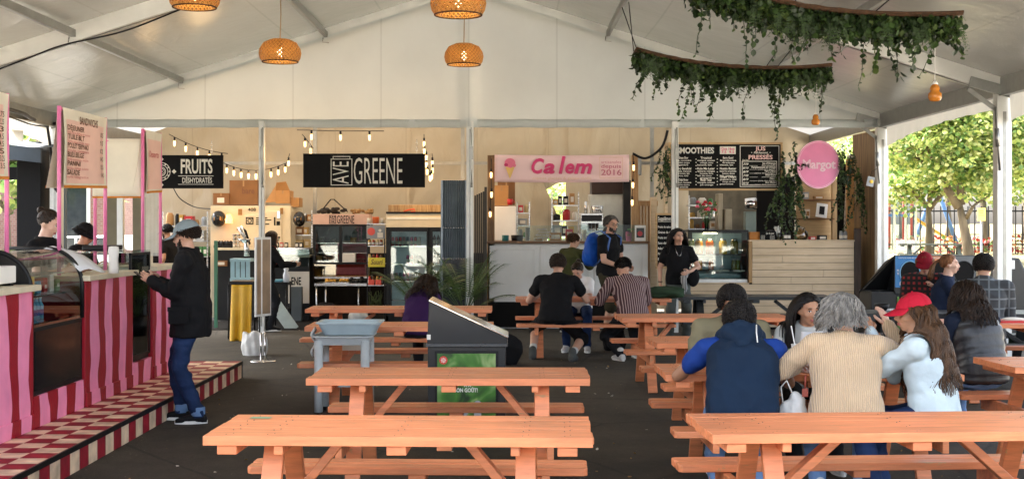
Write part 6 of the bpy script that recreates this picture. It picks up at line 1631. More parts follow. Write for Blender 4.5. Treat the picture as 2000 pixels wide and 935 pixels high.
def amber(label, px_, py_, d, s_, top):
 C = P(px_, py_, d); t = thing('amber_pendant', label, 'pendant lamp', C, 0, 'amber glass pendants')
 q = MB(); q.lathe([(.02*s_, .13*s_), (.05*s_, .10*s_), (.065*s_, .06*s_), (.055*s_, .03*s_), (.085*s_, 0), (.088*s_, -.05*s_), (.07*s_, -.09*s_), (.05*s_, -.10*s_)], C, 18); q.build('glass_shade', pm('amber_pendant_glass', (.60, .22, .03, 1), .08, bump=.3, bs=40, emit=(1, .42, .06, 1), es=.0), t)
 q = MB(); q.lathe([(0, .17*s_), (.02*s_, .165*s_), (.045*s_, .12*s_), (.02*s_, .12*s_)], C, 12); q.build('cap', M_WHITE, t)
 q = MB(); q.tube([C+Vector((0, 0, .16*s_)), Vector(top)], .005, 5); q.build('cord', M_WHITE, t)
amber('amber glass pendant on a long white cord near the right eave', 1826, 183, 12.6, .75, P(1826, 60, 12.6))
amber('small amber glass pendant hanging below the lower planter', 1593, 235, 15.6, .58, P(1596, 150, 15.7))
# palms in front of the screens
def palm(label, px_, base_z, d, n, L, seed, spread=1.0):
 rnd = random.Random(seed); x = (px_-1000)/FPX*d
 t = thing('potted_palm', label, 'palm plant', (x, d, 0))
 q = MB(); q.lathe([(0, 0), (.13, 0), (.17, .30), (.15, .30), (.14, .27), (0, .27)], (x, d, 0), 18); q.build('pot', M_BLACKM, t)
 q = MB(); st = MB()
 for i in range(n):
  a = 2*math.pi*i/n+rnd.uniform(-.3, .3); el = rnd.uniform(.9, 1.4); l_ = L*rnd.uniform(.7, 1.05)
  p = Vector((x, d, .27)); dr = Vector((math.cos(a)*math.cos(el)*spread, math.sin(a)*math.cos(el)*.7, math.sin(el))); pts = [p.copy()]
  for k in range(14):
   dr = (dr+Vector((0, 0, -.055-.02*k/6))).normalized(); p = p+dr*l_/14; pts.append(p.copy())
   if k > 4:
    side = dr.cross(Vector((0, 0, 1))).normalized()
    for sg in (-1, 1):
     for sub in (0, .5):
      b = p-dr*l_/14*sub; tip = b+side*sg*.17*(1-.4*(k-4)/10)+dr*.12+Vector((0, 0, -.05)); up_ = Vector((0, 0, .008))
      q.add([b-dr*.006, b+dr*.010, tip], [(0, 1, 2)], rnd.choice((0, 0, 1)))
  st.tube(pts, .006, 5)
 q.build('fronds', [leafmat('palm_green_%d' % seed, (.06, .11, .022, 1), .3), leafmat('palm_light_%d' % seed, (.11, .17, .04, 1), .3)], t); st.build('stems', M_VINE[1], t)
palm('potted palm fanning in front of the drinks fridge', 822, 0, 19.6, 13, 1.05, 1)
palm('potted palm between the corrugated screen and the white counter', 908, 0, 19.3, 18, 1.15, 2, 1.3)
# ================================================================ trees, fence and playground on the right
M_BARK = pm('bark', (.16, .125, .085, 1), .9, var=.5, vs=5, bump=1.0, bs=14, stretch=(1, 1, .25), bdist=.04)
M_LIME = [leafmat('leaf_lime', (.45, .52, .15, 1), .5, .4, .25), leafmat('leaf_green', (.15, .26, .07, 1), .45, .4, .3), leafmat('leaf_yellow', (.66, .68, .32, 1), .5, .4, .2)]
def tree(name, label, base, trunk, limbs, clumps, nleaf, size, seed, mats=None, group=None, r0=.2, w=(.40, .40)):
 """trunk: points; limbs: lists of points; clumps: (centre, rx, ry, rz, share)"""
 rnd = random.Random(seed); t = thing(name, label, 'tree', base, 0, group)
 q = MB(); k = len(trunk)
 def rough(pts):
  return [Vector(p)+Vector((rnd.uniform(-.03, .03), rnd.uniform(-.03, .03), 0)) for p in pts]
 q.tube([Vector(p) for p in trunk], [r0*(1.25 if i == 0 else 1-.5*i/(k-1)) for i in range(k)], 12); q.build('trunk', M_BARK, t)
 q = MB()
 for L in limbs:
  n = len(L); r_ = L[0][3] if len(L[0]) > 3 else r0*.5
  pts = rough([p[:3] for p in L]); q.tube(pts, [r_*(1-.75*i/max(1, n-1)) for i in range(n)], 8)
  for i in range(1, n):
   for s_ in range(2):
    e = pts[i]+Vector((rnd.uniform(-1, 1), rnd.uniform(-1, 1), rnd.uniform(.0, .9)))*.9
    q.tube([pts[i], pts[i].lerp(e, .5)+Vector((0, 0, .08)), e], [r_*.28, r_*.16, .01], 5)
 q.build('branches', M_BARK, t)
 q = MB(); tot = sum(c_[4] for c_ in clumps)
 for (cc, rx, ry, rz, sh) in clumps:
  m_ = int(nleaf*sh/tot); cc = Vector(cc)
  subs = [Vector((rnd.gauss(0, .5)*rx, rnd.gauss(0, .5)*ry, rnd.gauss(0, .5)*rz)) for _ in range(max(6, m_//45))]
  for i in range(m_):
   s_ = rnd.choice(subs); p = cc+s_+Vector((rnd.gauss(0, .22)*rx, rnd.gauss(0, .22)*ry, rnd.gauss(0, .14)*rz))
   r_ = rnd.random(); leaf(q, p, size*rnd.uniform(.6, 1.25), rnd, 0 if r_ < w[0] else (1 if r_ < w[0]+w[1] else 2), .4, 1.15)
 q.build('crown', mats or M_LIME, t)
 return t
def W(px_, py_, d): v = P(px_, py_, d); return (v.x, v.y, v.z)
d = 30.0
b = W(1893, 505, d)
tree('broadleaf_tree', 'big forked tree with lime green leaves just outside the tent post', (b[0], d, .25),
 [(b[0]+.1, d, .2), W(1888, 470, d), W(1880, 430, d), W(1874, 400, d)],
 [[W(1874, 405, d)+(.11,), W(1850, 370, d), W(1828, 320, d), W(1800, 250, d), W(1785, 190, d), W(1770, 120, d)],
 [W(1876, 400, d)+(.095,), W(1874, 350, d), W(1880, 300, d), W(1895, 240, d), W(1930, 195, d), W(1960, 120, d)],
 [W(1840, 345, d)+(.07,), W(1790, 310, d), W(1745, 300, d)], [W(1885, 425, d)+(.06,), W(1900, 405, d-.3), W(1908, 395, d-.3)],
 [W(1820, 300, d)+(.06,), W(1830, 240, d-1), W(1860, 200, d-1)], [W(1900, 260, d)+(.07,), W(1960, 300, d+.5), W(2020, 330, d+.5)]],
 [(W(1790, 220, d), 1.4, 1.4, .8, 3), (W(1880, 240, d-1), 1.2, 1.2, .8, 3), (W(1940, 300, d-.6), .9, 1, .6, 1.6), (W(1990, 270, d), 1.3, 1.4, 1.2, 3), (W(1750, 300, d+1), .9, 1.1, .6, 1.4), (W(1880, 205, d-.6), 1.7, 1.3, .6, 2.4), (W(1850, 120, d), 3.2, 2.4, 1.3, 3), (W(1840, 330, d-.8), .6, .8, .3, .6), (W(1900, 350, d-.8), .55, .7, .28, .5), (W(2100, 220, d), 1.8, 2, 1.5, 2)],
 31000, .105, 21, r0=.14)
d = 38.0; b = W(1815, 480, d)
tree('broadleaf_tree', 'smaller tree with many low branches left of the big forked tree', (b[0], d, .5),
 [(b[0], d, .45), W(1815, 450, d), W(1814, 420, d), W(1812, 402, d)],
 [[W(1812, 405, d)+(.085,), W(1795, 385, d), W(1775, 360, d), W(1750, 320, d)], [W(1813, 405, d)+(.08,), W(1815, 370, d), W(1812, 320, d)], [W(1814, 410, d)+(.08,), W(1835, 385, d), W(1860, 360, d), W(1890, 320, d)], [W(1812, 405, d)+(.08,), W(1822, 375, d), W(1840, 340, d)]],
 [(W(1755, 340, d), 1.3, 1.6, .8, 2.5), (W(1815, 325, d), 1.6, 1.6, .7, 2.5), (W(1880, 330, d), 1.5, 1.6, .8, 2), (W(1810, 240, d), 3.2, 2.5, 1.6, 3)], 13000, .13, 22, r0=.125)
rn = random.Random(31)
TG = 'trees around the park'
spec = [(1760, 56, .8), (1920, 48, .6), (2060, 44, .6), (1850, 64, .9), (2000, 70, 1.0), (1700, 74, 1.1), (2200, 60, .9)]
desc = ['pale tree far behind the small branching tree', 'grey trunked tree standing by the yellow notice', 'tree at the right edge behind the white post', 'tree beyond the playground, left of its slide', 'tallest pale tree beyond the playground on the right', 'tree beyond the fence seen next to the brown plywood wall', 'tree out past the right edge of the photo']
for (px_, d, s_), ds in zip(spec, desc):
 x = (px_-1000)/FPX*d; h = 2.3*s_+1.2
 tree('park_tree', ds, (x, d, .6), [(x, d, .5), (x+.1, d, 1.6), (x, d, h)], [[(x, d, h, .12), (x-1.2*s_, d, h+1.6), (x-2*s_, d, h+3)], [(x, d, h, .12), (x+1.2*s_, d, h+1.4), (x+2.1*s_, d, h+2.7)], [(x, d, h, .12), (x, d+.5, h+2), (x+.2, d, h+4)]],
  [((x-2*s_, d, h+2.2), 1.8*s_, 1.8, 1.2, 1), ((x+2*s_, d, h+2), 1.8*s_, 1.8, 1.2, 1), ((x, d, h+4), 2.6*s_, 2.2, 1.9, 1.6), ((x, d-.5, h+1.2), 1.8*s_, 1.4, .7, .7)], 3600, .20, int(px_), None, TG, r0=.2)
# trees on the left beyond the brick building
for i, (x, d, h, ds) in enumerate(((-12.3, 26, 1.9, 'yellow green street tree beside the pink brick building'), (-13.0, 33, 2.0, 'green street tree seen between the black column and the sandwich menu'), (-8.6, 33.5, 1.5, 'small yellow tree behind the parked white car'), (-17, 40, 3.0, 'tree left of the brick building'))):
 tree('street_tree', ds, (x, d, 0), [(x, d, 0), (x, d, h*.6), (x, d, h)], [[(x, d, h, .08), (x-.8, d, h+1), (x-1.3, d, h+2)], [(x, d, h, .08), (x+.8, d, h+1), (x+1.2, d, h+2)]],
  [((x, d, h+1), 1.1, 1.1, .9, 1), ((x, d, h+2.4), 1.5, 1.4, 1.2, 1)], 1500, .24, 60+i, None, 'street trees on the left', r0=.11)
# iron fence
t = thing('iron_fence', 'black iron picket fence along the top of the lawn', 'fence', (18, 46, .7))
M_IRON = M_BLACKM
x0_, x1_ = 11.0, 34.0; yF = 46.0
q = MB(); zb_ = .8
q.bb(x0_, x1_, yF, yF+.05, zb_+.15, zb_+.2); q.bb(x0_, x1_, yF, yF+.05, zb_+1.35, zb_+1.4); q.build('rail', M_IRON, t)
for i in range(95):
 x = x0_+(x1_-x0_)*i/94; q = MB(); q.bb(x-.018, x+.018, yF-.02, yF+.02, zb_-.2, zb_+1.55); q.build('picket', M_IRON, t)
q = MB(); rn = random.Random(4)
for i in range(1800):
 x = rn.uniform(11, 34); leaf(q, Vector((x, 45.5+rn.uniform(-.3, .3), .75+rn.random()**1.5*.6)), .16, rn, rn.choice((0, 0, 1, 2)), .3)
q.build('red_shrubs', [leafmat('red_leaf', (.30, .04, .03, 1), .3), leafmat('bush_green', (.10, .17, .04, 1), .3), leafmat('rust_leaf', (.35, .14, .04, 1), .3)], label='low red leaved shrubs growing along the iron fence', cat='shrubs', kind='stuff')
# playground
t = thing('playground_swing', 'blue legged playground swing frame behind the fence', 'swing', (19.5, 52, .8))
MBL = pm('play_blue', c(90, 130, 190), .4); MRD = pm('play_red', c(200, 60, 40), .4)
q = MB()
for x in (17.2, 22.2):
 for s_ in (-1, 1): 
  g_ = MB(); g_.cyl((x+s_*.9, 52, .8), (x, 52, 3.4), .09, n=8); g_.build('leg', MBL, t)
g_ = MB(); g_.cyl((17, 52, 3.4), (22.4, 52, 3.4), .07, n=8); g_.build('top_bar', MRD, t)
for x in (18.8, 20.6):
 g_ = MB(); g_.cyl((x-.22, 52, 3.4), (x-.22, 52, 1.3), .012, n=5); g_.cyl((x+.22, 52, 3.4), (x+.22, 52, 1.3), .012, n=5); g_.bb(x-.24, x+.24, 51.9, 52.1, 1.27, 1.31); g_.build('swing_seat', M_BLACKM, t)
t = thing('play_tower', 'red and blue climbing tower behind the small tree', 'play tower', (15.6, 50, .8))
for x in (14.6, 15.5): 
 for yy in (49.6, 50.6): q = MB(); q.cyl((x, yy, .8), (x, yy, 3.3), .07, n=8); q.build('post', MRD, t)
q = MB(); q.bb(14.5, 15.6, 49.5, 50.7, 2.0, 2.1); q.build('platform', MBL, t)
q = MB(); q.add([(14.3, 49.4, 3.2), (15.8, 49.4, 3.2), (15.8, 50.8, 3.2), (14.3, 50.8, 3.2), (15.05, 50.1, 3.9)], [(0, 1, 4), (1, 2, 4), (2, 3, 4), (3, 0, 4)]); q.build('roof', MBL, t)
q = MB(); q.sheet(lambda u, v: Vector((15.6+1.7*u, 49.8+.5*v, 2.05-1.2*u+.15*u*u)), 8, 2); q.build('slide', pm('play_yellow', c(225, 180, 60), .4), t, solid=.04)
# yellow notice on a pole
t = thing('notice_sign', 'small yellow notice on a thin pole beside the tree', 'sign', (W(1917, 500, 27)[0], 27, 0))
q = MB(); q.px(1909, 1925, 406, 431, 27, .02); q.build('plate', pm('notice_yellow', c(225, 205, 110), .5), t)
q = MB(); q.px(1912, 1922, 411, 412, 26.99, .005); q.px(1912, 1921, 415, 416, 26.99, .005); q.px(1912, 1922, 420, 421, 26.99, .005); q.build('notice_lines', M_INK, t)
C = P(1917, 415, 27.03); q = MB(); q.cyl((C.x, 27.04, 0), (C.x, 27.04, C.z), .025, n=8); q.build('pole', M_ALU_D, t)
# white fabric cabin beyond
t = thing('glass_shelter', 'pale glass walled shelter standing behind the recycling station', 'shelter', (11.2, 40, 0))
a = P(1732, 385, 40); b_ = P(1790, 495, 40)
for x0_, x1_ in ((1731, 1745), (1750, 1768), (1771, 1788)): q = MB(); q.px(x0_, x1_, 392, 490, 40, .03); q.build('pane', glass('shelter_glass', (.85, .93, .93, 1), alpha=.5), t)
q = MB(); q.px(1728, 1792, 386, 392, 39.95, 1.2); 
for x in (1729, 1746, 1768, 1788): q.px(x, x+3, 392, 500, 39.97, .08)
q.px(1728, 1792, 488, 493, 39.96, .1); q.build('frame', M_ALU, t)
# ================================================================ recycling station
def atp(ox, oy, rz):
 return Matrix.Translation((ox, oy, 0)) @ Matrix.Rotation(rz, 4, 'Z')
d = 16.6; xa = P(1748, 0, d).x; xb = P(1906, 0, d).x
zt_, zm, zb_ = P(0, 499, d).z, P(0, 561, d).z, P(0, 575, d).z
t = thing('recycling_station', 'three bin recycling station with blue, orange and grey hooded faces', 'recycling station', ((xa+xb)/2, d, 0))
M_BINB = pm('bin_blue', c(38, 118, 178), .4, var=.06, bump=0); M_BINO = pm('bin_orange', c(205, 135, 95), .4, bump=0); M_BING = pm('bin_grey', c(92, 96, 98), .4, bump=0); M_BLKP = pm('black_sheet_metal', (.009, .010, .0105, 1), .38, .0, var=.25, vs=4, bump=.04)
W3 = (xb-xa)/3
hx = []
for i, m_ in enumerate((M_BINB, M_BINO, M_BING)):
 q = MB(); x0_ = xa+i*W3; q.bb(x0_+.002, x0_+W3-.002, d-.0, d+.03, zm, zt_); q.build('face_panel', m_, t)
 cx = x0_+W3*(.55 if i != 1 else .5); cz = (zt_+zm)/2-.02
 q = MB(); n_ = 28
 q.add([(cx+.125*math.cos(2*math.pi*k/n_), d-.004, cz+.15*math.sin(2*math.pi*k/n_)) for k in range(n_)], [tuple(range(n_))]); q.build('opening', M_DARKIN, t)
 q = MB()
 q.tube([(cx+.13*math.cos(2*math.pi*k/n_), d-.006, cz+.155*math.sin(2*math.pi*k/n_)) for k in range(n_+1)], .008, 6); q.build('opening_rim', pm('bin_light_blue', c(120, 175, 210), .4, bump=0) if i == 0 else M_BLKP, t)
q = MB()
q.add([(xa, d, zt_), (xb, d, zt_), (xb, d+.62, zm-.05), (xa, d+.62, zm-.05), (xa, d, zm-.05), (xb, d, zm-.05)], [(0, 1, 2, 3), (0, 3, 4), (1, 5, 2)]); 
q.v = [v.copy() for v in q.v]
# hood leaning away to the left: wide side wing as the photo shows
q.add([(xa, d+.005, zt_-.01), (xa-.32, d+.35, zm-.05), (xa, d+.35, zm-.05)], [(0, 1, 2)]); q.add([(xa, d+.002, zt_), (xa-.34, d+.40, zm-.06), (xa-.34, d+.46, zm-.1), (xa, d+.46, zt_-.1)], [(0, 1, 2, 3)]); q.build('hood', M_BLKP, t, solid=.012)
q = MB(); q.bb(xa-.30, xb, d+.02, d+.60, .05, zm-.055); q.bb(xa, xb, d-.002, d+.02, zm-.09, zm); q.build('body', M_BLKP, t, bevel=.008)
for i in range(3):
 x0_ = xa+i*W3; q = MB(); q.bb(x0_+.03, x0_+W3-.03, d-.004, d+.018, .18, zm-.12); q.build('poster', pm('green_poster_%d' % i, (.10, .22, .04, 1) if i != 2 else (.06, .12, .05, 1), .4, var=.8, vs=5, bump=0), t)
q = MB()
txt(q, 'RECYCLABLE', 1770, 1793, 554.5, 550, d-.003, 0, .02); txt(q, 'DÉCHETS', 1871, 1888, 553.5, 549.5, d-.003, 0, .02); txt(q, 'PLASTIQUE PAPIER METAL VERRE', 1755, 1800, 504.5, 502.5, d-.003, 0, .01); txt(q, 'PE', 1752, 1756, 530, 526, d-.003, 0, .02); txt(q, 'TE', 1752, 1756, 536, 532, d-.003, 0, .02); txt(q, 'MATIÈRES COMPOSTABLES', 1808, 1838, 504.5, 502.5, d-.003, 0, .01)
# chasing arrows
for k in range(3):
 a0 = k*2*math.pi/3+.2; ring(q, 1761, 553, 2.6, 4.0, d-.003, 0, 8, a0, a0+1.5)
 aa = a0+1.6; C = P(1761+4*math.cos(aa)*0.9, 553-3.4*math.sin(aa), d-.003); s_ = d/FPX*1.6; q.add([(C.x-s_, d-.003, C.z-s_), (C.x+s_, d-.003, C.z), (C.x-s_*.3, d-.003, C.z+s_)], [(0, 1, 2)])
q.build('lettering', M_CHALK, t)
# another bin at the right edge
t = thing('black_bin', 'rounded black waste bin half hidden behind the right tent post', 'bin', (P(1985, 0, 17.4).x, 17.4, 0))
q = MB(); a = P(1968, 503, 17.4); b_ = P(1998, 560, 17.4)
q.prism([(a.x-.02, 0), (a.x-.02, b_.z), (a.x-.08, b_.z+.08), (a.x, a.z), (b_.x-.04, a.z), (b_.x+.10, b_.z+.1), (b_.x+.06, b_.z), (b_.x+.02, 0)], 17.4, 17.9); q.build('body', M_BLKP, t, bevel=.03)
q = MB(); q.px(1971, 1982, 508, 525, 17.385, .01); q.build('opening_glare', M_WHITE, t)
# ================================================================ slanted metal bin with poster
d = 10.15; 
t = thing('poster_bin', 'black bin with a slanted steel lid and a green poster on its front', 'bin', (P(912, 0, d).x, d, 0))
x0_, x1_ = P(835, 0, d).x, P(990, 0, d).x
zl, zr, zbt = P(0, 588, d).z, P(0, 660, d).z, P(0, 672, d).z
D2 = .42
q = MB(); q.prism([(x0_-.005, zbt), (x0_+.012, zl), (x1_+.005, zr+.005), (x1_-.0, zbt)], d, d+D2); q.build('hood', M_BLKP, t, bevel=.006)
q = MB(); 
q.beam(((x0_+.012), d+D2/2, zl+.008), (x1_+.012, d+D2/2, zr+.006), D2+.03, .016); q.build('steel_lid', pm('lid_steel', (.62, .60, .56, 1), .16, 1.0, var=.12, vs=2, bump=.04, bs=8), t, bevel=.004)
q = MB(); q.bb(x0_-.012, x1_+.006, d-.006, d+D2, zbt-.02, zbt+.004); q.build('rim', pm('bin_edge', (.08, .085, .09, 1), .3, .6), t, bevel=.003)
bz0 = 0.0
q = MB(); q.bb(x0_+.0, x1_-.01, d+.015, d+D2-.01, .0, zbt-.02); q.build('body', M_BLKP, t, bevel=.005)
pz1 = P(0, 690, d).z; px0_, px1_ = P(854, 0, d).x, P(968, 0, d).x
q = MB(); q.bb(px0_-.02, px1_+.02, d+.002, d+.014, .10, pz1+.02); q.build('poster_frame', M_BLACKM, t, bevel=.003)
def poster_mat():
 m = bpy.data.materials.new('leafy_poster'); n, l, b = nodes(m)
 tc = n.new('ShaderNodeTexCoord'); t1 = n.new('ShaderNodeTexNoise'); t1.inputs['Scale'].default_value = 4.5; t1.inputs['Detail'].default_value = 2; t1.inputs['Distortion'].default_value = 1.2
 l.new(tc.outputs['Object'], t1.inputs['Vector']); cr = n.new('ShaderNodeValToRGB'); e = cr.color_ramp.elements
 e[0].position = .3; e[0].color = (.006, .03, .006, 1); e[1].position = .75; e[1].color = (.40, .52, .22, 1); k = e.new(.5); k.color = (.05, .18, .02, 1)
 l.new(t1.outputs['Fac'], cr.inputs[0]); l.new(cr.outputs[0], b.inputs['Base Color']); b.inputs['Roughness'].default_value = .35
 return m
q = MB(); q.bb(px0_, px1_, d-.002, d+.002, .12, pz1); q.build('poster', poster_mat(), t)
q = MB(); D = d-.006
disc(q, 866, 703, 8, D, 1, 24); 
for k in range(8): a_ = k*math.pi/4; disc(q, 866+4*math.cos(a_), 703+4*math.sin(a_), 1.1, D-.002, 0, 8)
ring(q, 866, 703, 1.2, 2.2, D-.002, 0, 12)
txt(q, 'A A', 906, 920, 755, 748, D, 0, .02); txt(q, 'BON GOÛT!', 887, 933, 765, 757.5, D, 0, .03)
# large pale emblem at the foot: a rounded letter and a dot
rect(q, 878, 884, 786, 822, D, 2); rect(q, 884, 902, 786, 793, D, 2); ring(q, 902, 800, 7, 14, D, 2, 16, -math.pi/2, math.pi/2); rect(q, 884, 902, 807, 814, D, 2); disc(q, 933, 789, 7.5, D, 2, 24); rect(q, 926, 940, 800, 822, D, 2)
q.build('lettering', [M_CHALK, pm('badge_red', c(205, 60, 45), .4, bump=0), M_GREYP], t)
q = MB(); q.px(833.5, 841, 653, 663, d-.003, .002); q.build('small_logo', M_CHALK, t)
# ================================================================ bus tub cart
d = 11.3
t = thing('tray_cart', 'grey blue plastic utility cart carrying a washing up tub', 'cart', (P(676, 0, d).x, d+.2, 0))
M_CARTP = pm('grey_blue_plastic', c(178, 184, 184), .45, var=.12, vs=6, bump=.1, spots=.25)
xa, xb = P(611, 0, d).x, P(722, 0, d).x; zt_ = P(0, 659, d).z; y0_, y1_ = d, d+.46
for x in (xa+.045, xb-.045):
 for yy in (y0_+.04, y1_-.04):
  q = MB(); q.cyl((x, yy, .04), (x, yy, zt_-.03), .038, .040, 14); q.build('leg', M_CARTP, t)
def trayshape(q, xa, xb, ya, yb, z0, z1, th=.012, fl=.0):
 def ringp(e, z): 
  r = .05; pts = []
  for (cx, cy, a0) in ((xb-r+e, yb-r+e, 0), (xa+r-e, yb-r+e, 90), (xa+r-e, ya+r-e, 180), (xb-r+e, ya+r-e, 270)):
   for k in range(5): a = R(a0+k*22.5); pts.append(Vector((cx+r*math.cos(a), cy+r*math.sin(a), z)))
  return pts
 rings = [ringp(-.03-fl, z0), ringp(0, z1), ringp(.018, z1), ringp(.018, z1+.012), ringp(-th, z1+.012), ringp(-.03-fl-th, z0+.012)]
 n_ = 20; vs = [p for r_ in rings for p in r_]; fs = []
 for i in range(len(rings)-1):
  for j in range(n_): fs.append((i*n_+j, i*n_+(j+1) % n_, (i+1)*n_+(j+1) % n_, (i+1)*n_+j))
 fs.append(tuple(range(n_))); fs.append(tuple(range(5*n_, 6*n_))); q.add(vs, fs)
q = MB(); trayshape(q, xa, xb, y0_, y1_, zt_-.07, zt_); q.build('top_shelf', M_CARTP, t)
q = MB(); trayshape(q, xa, xb, y0_, y1_, .26, .33); q.build('lower_shelf', M_CARTP, t)
for x in (xa+.045, xb-.045):
 q = MB(); q.cyl((x-.012, y0_+.04, .035), (x+.012, y0_+.04, .035), .035, n=12); q.cyl((x-.012, y1_-.04, .035), (x+.012, y1_-.04, .035), .035, n=12); q.build('caster', M_BLACKM, t)
q = MB(); z = zt_+.016; trayshape(q, P(618, 0, d).x, P(738, 0, d).x, y0_+.03, y1_-.02, z, P(0, 633, d).z, fl=.02)
q.build('washing_up_tub', pm('tub_blue_grey', c(168, 186, 192), .4, var=.1, bump=.08), label='pale blue washing up tub on the utility cart', cat='tub')
q = MB(); q.sheet(lambda u, v: Vector((P(612, 0, d).x-.015-.02*math.sin(v*9), y0_+.08+.2*u, zt_+.06-.22*v-.02*math.sin(u*7))), 8, 10); q.build('plastic_bag', M_BAGW, label='thin white plastic bag hanging off the left side of the utility cart', cat='bag', solid=.01)
q = MB(); q.px(660, 712, 662, 684, 12.0, .02); q.build('paper_notice', M_LABELW, label='white paper sheet lying under the picnic table behind the cart', cat='paper')
# ================================================================ people
M_SKIN = {}
def skin(tone):
 if tone in M_SKIN: return M_SKIN[tone]
 col = {'light': (.56, .32, .22, 1), 'fair': (.62, .38, .28, 1), 'tan': (.42, .22, .13, 1), 'brown': (.30, .15, .085, 1)}[tone]
 m = pm('skin_'+tone, col, .48, var=.10, vs=9, bump=.08, bs=160, spec=.4)
 b = m.node_tree.nodes['Principled BSDF']; b.inputs['Subsurface Weight'].default_value = .08; b.inputs['Subsurface Radius'].default_value = (.02, .008, .004)
 M_SKIN[tone] = m; return m
def hairmat(name, col, rough=.42):
 return pm('hair_'+name, col, rough, var=.6, vs=6, bump=.5, bs=70, stretch=(6, 6, .7), spec=.22, bdist=.004)
HM = {'black': hairmat('black', (.008, .006, .005, 1)), 'dark': hairmat('dark', (.022, .012, .007, 1)), 'brown': hairmat('brown', (.07, .035, .016, 1)), 'auburn': hairmat('auburn', (.20, .085, .035, 1)), 'grey': hairmat('grey', (.23, .22, .20, 1), .5), 'salt': hairmat('salt', (.09, .08, .07, 1), .5)}
M_EYEW = pm('eye_white', (.72, .69, .66, 1), .2, var=.02, bump=0); M_IRIS = pm('iris', (.025, .012, .006, 1), .1, var=0, bump=0); M_LIP = pm('lip', (.36, .11, .095, 1), .4, var=.1, bump=0)
M_NAIL = pm('nail', (.66, .42, .36, 1), .3, bump=0)
def cloth(name, col, rough=.85, var=.12, bump=.8, bs=9, **k): k.setdefault('spec', .12); return pm(name, col, rough, var=var, vs=3, bump=bump, bs=bs, bdist=.02, **k)
def rcone(q, a, b, ra, rb, n=14, flat=1.0, flatax=None):
 """closed rounded cone between two joints"""
 a = Vector(a); b = Vector(b); d = b-a; L = d.length
 if L < 1e-6: d = Vector((0, 0, 1)); L = 1e-6
 z = d.normalized(); x = z.orthogonal().normalized() if flatax is None else (Vector(flatax)-z*z.dot(Vector(flatax))).normalized(); y = z.cross(x)
 prof = []
 for i in range(5): t = math.pi/2*(1-i/4.0); prof.append((ra*math.cos(t), -ra*math.sin(t)))
 for i in range(1, 4): s_ = i/4.0; prof.append((ra+(rb-ra)*s_, L*s_))
 for i in range(5): t = math.pi/2*i/4.0; prof.append((rb*math.cos(t), L+rb*math.sin(t)))
 vs = []; fs = []
 for (r_, h) in prof:
  r_ = max(r_, 1e-4)
  for j in range(n):
   an = 2*math.pi*j/n; vs.append(a+z*h+x*math.cos(an)*r_*flat+y*math.sin(an)*r_)
 k = len(prof)
 for i in range(k-1):
  for j in range(n): fs.append((i*n+j, i*n+(j+1) % n, (i+1)*n+(j+1) % n, (i+1)*n+j))
 fs.append(tuple(range(n-1, -1, -1))); fs.append(tuple((k-1)*n+j for j in range(n)))
 q.add(vs, fs, 0, True)
def loft(q, rings, n=24):
 """rings: (centre, side axis, front axis, rx, ry)"""
 vs = []; fs = []
 for (c_, u, v, rx, ry) in rings:
  for j in range(n):
   a = 2*math.pi*j/n; ca, sa = math.cos(a), math.sin(a)
   e = .82; X = math.copysign(abs(ca)**e, ca); Y = math.copysign(abs(sa)**e, sa)
   vs.append(Vector(c_)+u*X*rx+v*Y*ry)
 k = len(rings)
 for i in range(k-1):
  for j in range(n): fs.append((i*n+j, i*n+(j+1) % n, (i+1)*n+(j+1) % n, (i+1)*n+j))
 fs.append(tuple(range(n-1, -1, -1))); fs.append(tuple((k-1)*n+j for j in range(n)))
 q.add(vs, fs, 0, True)
def fuse(q, voxel, smooth=3, wrinkle=0.0, seed=0, wscale=(7, 7, 7)):
 """union of the closed shapes in q as one continuous surface; returns vertices, faces"""
 me = bpy.data.meshes.new('tmp'); me.from_pydata([tuple(v) for v in q.v], [], q.f); me.update()
 bm = bmesh.new(); bm.from_mesh(me)
 bmesh.ops.recalc_face_normals(bm, faces=bm.faces); bm.to_mesh(me); bm.free()
 o = bpy.data.objects.new('tmp', me); COL.objects.link(o)
 md = o.modifiers.new('r', 'REMESH'); md.mode = 'VOXEL'; md.voxel_size = voxel; md.adaptivity = 0
 if smooth: s_ = o.modifiers.new('s', 'SMOOTH'); s_.factor = .5; s_.iterations = smooth
 dg = bpy.context.evaluated_depsgraph_get(); ev = o.evaluated_get(dg); m2 = bpy.data.meshes.new_from_object(ev)
 n = len(m2.vertices); co = np.empty(n*3); m2.vertices.foreach_get('co', co); co = co.reshape(-1, 3)
 if wrinkle:
  no = np.empty(n*3); m2.vertices.foreach_get('normal', no); no = no.reshape(-1, 3)
  for i in range(n):
   p = co[i]; h = noise.noise(Vector((p[0]*wscale[0]+seed, p[1]*wscale[1], p[2]*wscale[2])))
   h = (1-abs(h)*2.6)*.6+noise.noise(Vector((p[0]*wscale[0]*2.1+seed, p[1]*wscale[1]*2.1+5, p[2]*wscale[2]*2.3)))*.5
   co[i] = p+no[i]*h*wrinkle
 fs = [tuple(p.vertices) for p in m2.polygons]
 vs = [Vector(p) for p in co]
 bpy.data.objects.remove(o); bpy.data.meshes.remove(me); bpy.data.meshes.remove(m2)
 return vs, fs
def fused(q, name, mats, parent, voxel, smooth=3, wrinkle=0.0, seed=0, extra=None, wscale=(7, 7, 7)):
 vs, fs = fuse(q, voxel, smooth, wrinkle, seed, wscale)
 r = MB(); r.add(vs, fs, 0, True)
 if extra is not None:
  k = len(r.v); r.v += extra.v; r.f += [tuple(i+k for i in f) for f in extra.f]; r.m += extra.m; r.sm += extra.sm
 return r.build(name, mats, parent, local=True)
